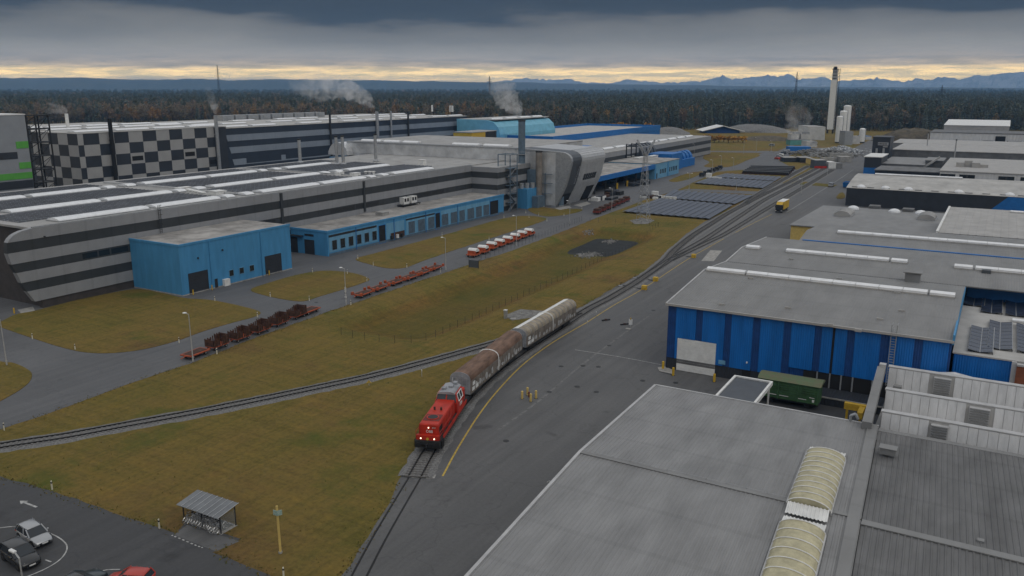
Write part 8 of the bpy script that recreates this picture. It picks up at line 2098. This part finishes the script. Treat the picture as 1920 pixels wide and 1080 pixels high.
def bicycle():
    t = thing('bicycle', 'x', 'bicycle', (0, 0, 0), 0, 'bicycles in the shelter')
    for y, nm in ((-.52, 'wheel'), (.52, 'wheel')):
        w = MB(); n = 14
        for i in range(n):
            a, b = 2 * PI * i / n, 2 * PI * (i + 1) / n; w.cyl((0, y + .33 * math.cos(a), .34 + .33 * math.sin(a)), (0, y + .33 * math.cos(b), .34 + .33 * math.sin(b)), .03, n=4, caps=False)
        for i in range(6): a = PI * i / 6; w.bar((0, y + .32 * math.cos(a), .34 + .32 * math.sin(a)), (0, y - .32 * math.cos(a), .34 - .32 * math.sin(a)), .008)
        lb(w, nm, 'chrome', t)
    lb(MB().bar((0, -.52, .34), (0, -.1, .32), .035).bar((0, -.1, .32), (0, -.22, .86), .04).bar((0, -.52, .34), (0, -.2, .8), .03).bar((0, -.1, .32), (0, .36, .82), .04).bar((0, -.2, .78), (0, .34, .86), .04).bar((0, .52, .34), (0, .34, .98), .04), 'frame', 'galv', t)
    lb(MB().bar((-.28, .3, 1.04), (.28, .3, 1.04), .035).bar((0, .33, .9), (0, .31, 1.04), .035), 'handlebar', 'steel_dark', t)
    lb(rbox(-.08, .08, -.36, -.1, .88, .94, .03), 'saddle', 'rubber', t); lb(MB().bar((-.15, -.1, .32), (.15, -.1, .32), .03), 'pedals', 'steel_dark', t)
    return t
bk = bicycle(); bk.scale = (1.15, 1.15, 1.15); rb = random.Random(2)
nb = 12
for i in range(nb):
    x = .45 + (SL - .9) * i / (nb - 1); y = .5 + rb.uniform(-.25, .15); P = SM @ Vector((x, y, 0.03)); rz = math.atan2(ux.y, ux.x) + PI + rb.uniform(-.12, .12)
    lab = f'parked bicycle in the shelter, {ORD2[i]} from the left'
    if i == 0: bk.location = P; bk.rotation_euler = (0, 0, rz); bk['label'] = lab
    else: dup(bk, P, rz, lab)

# fences round the hollow ----------------------------------------------------------------------------------
def fence(px, label, h=1.5, step=3.0, m='steel_dark', name='mesh_fence'):
    p = [Vector((a, b, 0)) for a, b in pts(px)]; q = resample([Vector(v) for v in smooth_poly(p, 6)], step)
    t = thing(name, label, 'fence', tuple(q[0]))
    for v in q: MB().cyl((v.x, v.y, basin(v.x, v.y)), (v.x, v.y, h + basin(v.x, v.y)), .035, n=5).build('post', m, t)
    w = MB()
    for a, b in zip(q, q[1:]):
        for k in (.25, .6, .95): w.cyl((a.x, a.y, h * k + basin(a.x, a.y)), (b.x, b.y, h * k + basin(b.x, b.y)), .007, n=3, caps=False)
    w.build('wires', m, t, kind='stuff')
fence([(640, 628), (700, 640), (790, 641), (850, 612), (920, 577), (1000, 538), (1080, 502), (1160, 462), (1234, 425)], 'thin wire fence along the track side of the hollow')
fence([(902, 487), (960, 467), (1020, 444), (1092, 414)], 'dark mesh fence between the road and the pond', 1.8, 2.4)
fence([(1234, 425), (1170, 420), (1100, 416)], 'wire fence across the far end of the pond', 1.6)
p, q2 = at(879, 502), at(897, 504); t = thing('mesh_gate', 'dark mesh gate panel below the white coil covers', 'gate', tuple(p)); beam((p.x, p.y, .2), (q2.x, q2.y, .2), .05, 1.9, 'mesh_panel', 'slate', t); beam((p.x, p.y, 0), (p.x + .1, p.y, 0), .1, 2.2, 'post', 'steel_dark', t); beam((q2.x, q2.y, 0), (q2.x + .1, q2.y, 0), .1, 2.2, 'post', 'steel_dark', t)

# lattice pylon by the solar field, far masts ------------------------------------------------------------------
def lattice(mb, p0, p1, w0, w1, n, r=.12):
    p0, p1 = Vector(p0), Vector(p1); up_ = (p1 - p0).normalized(); a = up_.cross(Vector((0, 1, 0))).normalized(); b = up_.cross(a)
    C4 = lambda t: [p0.lerp(p1, t) + (a * sx + b * sy) * (w0 + (w1 - w0) * t) / 2 for sx, sy in ((-1, -1), (1, -1), (1, 1), (-1, 1))]
    for k in range(n):
        A_, B_ = C4(k / n), C4((k + 1) / n)
        for i in range(4):
            mb.bar(A_[i], B_[i], r); mb.bar(A_[i], B_[(i + 1) % 4], r * .6); mb.bar(B_[i], B_[(i + 1) % 4], r * .6)
    return mb
p = at(1206, 413); zt = top_z(p, 1214, 262); zw = top_z(p, 1210, 293)
py_ = thing('lattice_pylon', 'slim grey lattice pylon with a forked head beside the near solar field', 'pylon', (p.x, p.y, 0))
for sx, sy in ((-1, -1), (1, -1), (1, 1), (-1, 1)): MB().box(p.x + sx * 1.9 - .35, p.x + sx * 1.9 + .35, p.y + sy * 1.9 - .35, p.y + sy * 1.9 + .35, 0, .4).build('footing', 'concrete', py_)
lattice(MB(), (p.x, p.y, 0), (p.x, p.y, zw), 3.8, 1.0, 11, .13).build('mast', 'galv', py_)
for s in (-1, 1): lattice(MB(), (p.x, p.y, zw), (p.x + _rt.x * s * 3.0, p.y + _rt.y * s * 3.0, zt), .9, .35, 5, .10).build('fork_arm', 'galv', py_)
for px, pb, pt_, lbv in ((407, 205, 122, 'tall thin radio mast above the wood at the left'), (1495, 205, 135, 'tall thin radio mast above the wood left of the white tower'), (918, 200, 143, 'tiny distant mast above the hills'), (1767, 215, 160, 'dim power pylon in the dark wood at the right')):
    D = 2600; d = _ray(px, pt_); k = D / math.hypot(d.x, d.y); top = Vector((0, 0, CAM_H)) + d * k
    t = thing('radio_mast', lbv, 'mast', (top.x, top.y, 0)); lattice(MB(), (top.x, top.y, 0), tuple(top), 7, 1.2, 14, .55).build('mast', 'steel_dark', t); arms = MB()
    for i, zf in enumerate((.72, .8, .88)): arms.bar((top.x - _rt.x * (9 - 2 * i), top.y - _rt.y * (9 - 2 * i), top.z * zf), (top.x + _rt.x * (9 - 2 * i), top.y + _rt.y * (9 - 2 * i), top.z * zf), .6)
    arms.build('cross_arms', 'steel_dark', t)
for px, pt_ in ((813, 197), (847, 198)):
    p = on_x(px, 228, -330); zt = on_x(px, pt_, -330).z; t = thing('antenna_mast', 'short antenna mast with white panels, ' + ('left' if px == 813 else 'right') + ' of two behind the rear hall', 'antenna', (-330, p.y, 27))
    MB().cyl((-330, p.y, 26), (-330, p.y, zt), .25, n=6).build('pole', 'steel_dark', t)
    for dx in ((-.5,) if px == 813 else (-.8, .8)): MB().box(-330 + dx - .5, -330 + dx + .5, p.y - .9, p.y + .4, zt - 4.2, zt).build('antenna_panel', 'white', t)

# ================================================================== STEAM
def steam_mat(name, dens, scale, src, reach, col=(0.98, 0.98, 0.98), lo=.40, hi=.68):
    """wispy volume, thinning with distance from its source"""
    m = bpy.data.materials.new(name); m.use_nodes = True; n, l = m.node_tree.nodes, m.node_tree.links
    n.remove(n['Principled BSDF']); v = n.new('ShaderNodeVolumePrincipled'); v.inputs['Color'].default_value = tuple(col) + (1,); v.inputs['Anisotropy'].default_value = .2
    g = n.new('ShaderNodeNewGeometry'); t = n.new('ShaderNodeTexNoise'); t.inputs['Scale'].default_value = scale; t.inputs['Detail'].default_value = 6; t.inputs['Roughness'].default_value = .68; t.inputs['Distortion'].default_value = .8
    l.new(g.outputs['Position'], t.inputs['Vector']); mr = n.new('ShaderNodeMapRange'); mr.inputs[1].default_value = lo; mr.inputs[2].default_value = hi; mr.inputs[3].default_value = 0; mr.inputs[4].default_value = dens
    l.new(t.outputs['Fac'], mr.inputs[0])
    ds = n.new('ShaderNodeVectorMath'); ds.operation = 'DISTANCE'; ds.inputs[1].default_value = tuple(src); l.new(g.outputs['Position'], ds.inputs[0])
    fo = n.new('ShaderNodeMapRange'); fo.inputs[1].default_value = 0; fo.inputs[2].default_value = reach; fo.inputs[3].default_value = 1.0; fo.inputs[4].default_value = 0.02; l.new(ds.outputs['Value'], fo.inputs[0])
    mu = n.new('ShaderNodeMath'); mu.operation = 'MULTIPLY'; l.new(mr.outputs[0], mu.inputs[0]); l.new(fo.outputs[0], mu.inputs[1])
    l.new(mu.outputs[0], v.inputs['Density']); l.new(v.outputs[0], n['Material Output'].inputs['Volume']); MATS[name] = m
def plume(label, D, px, dens, seed=1):
    """hull along a drifting path at horizontal distance D: (px, py, radius m)"""
    c = []
    for a, b, r in px:
        d = _ray(a, b); k = D / math.hypot(d.x, d.y); q = Vector((0, 0, CAM_H)) + d * k; c.append((q.x, q.y, q.z, r))
    m = 'steam_%d' % seed; a_, z_ = Vector(c[0][:3]), Vector(c[-1][:3])
    steam_mat(m, dens, .16 if dens > .1 else .12, a_, (z_ - a_).length * 1.05)
    s = smooth_poly([Vector(v) for v in c], 5); rnd = random.Random(seed); rings = []; n = 12
    for i, (x, y, z, r) in enumerate(s):
        j = min(i + 1, len(s) - 1); d = (Vector(s[j][:3]) - Vector(s[max(0, i - 1)][:3])).normalized(); a = d.cross(Vector((_fh.x, _fh.y, 0))).normalized(); b = d.cross(a)
        e = .35 if i in (0, len(s) - 1) else 1
        rings.append([Vector((x, y, z)) + (a * math.cos(2 * PI * k / n) + b * math.sin(2 * PI * k / n)) * r * e * rnd.uniform(.72, 1.25) for k in range(n)])
    return tag(MB().loft(rings).build('steam_plume', m, smooth=True), label, 'steam', kind='stuff')
D1 = math.hypot(-297, 375); D2 = math.hypot(-290, 500)
plume('long white steam plume drifting left from the rear hall flue', D1, [(703, 200, 1.5), (690, 190, 3.5), (672, 176, 5), (645, 166, 6.5), (612, 160, 8), (575, 156, 8), (540, 152, 5)], .24, 1)
plume('pale steam cloud rising above the turquoise hall', D2, [(974, 218, 2), (968, 205, 5), (955, 190, 8), (945, 175, 9), (930, 162, 8), (918, 152, 5)], .22, 2)
plume('thin wisp of steam above the flue at the chequered hall corner', math.hypot(-298, 255), [(404, 214, .7), (402, 200, 1.6), (397, 186, 2.0), (392, 172, 1.8), (388, 162, 1)], .3, 3)
plume('curling steam from the short flue behind the chequered hall', math.hypot(-340, 215), [(125, 212, .8), (118, 207, 1.8), (105, 205, 2.0), (92, 201, 2.3), (80, 195, 1.6)], .34, 4)
plume('thin steam veil over the cooling blocks in the far yard', 745, [(1492, 262, 4), (1490, 245, 8), (1498, 225, 10), (1485, 205, 8), (1478, 192, 4)], .075, 5)
plume('dusty haze drifting over the recycling yard', 600, [(1528, 300, 5), (1535, 285, 9), (1545, 275, 10), (1535, 262, 8)], .05, 6)
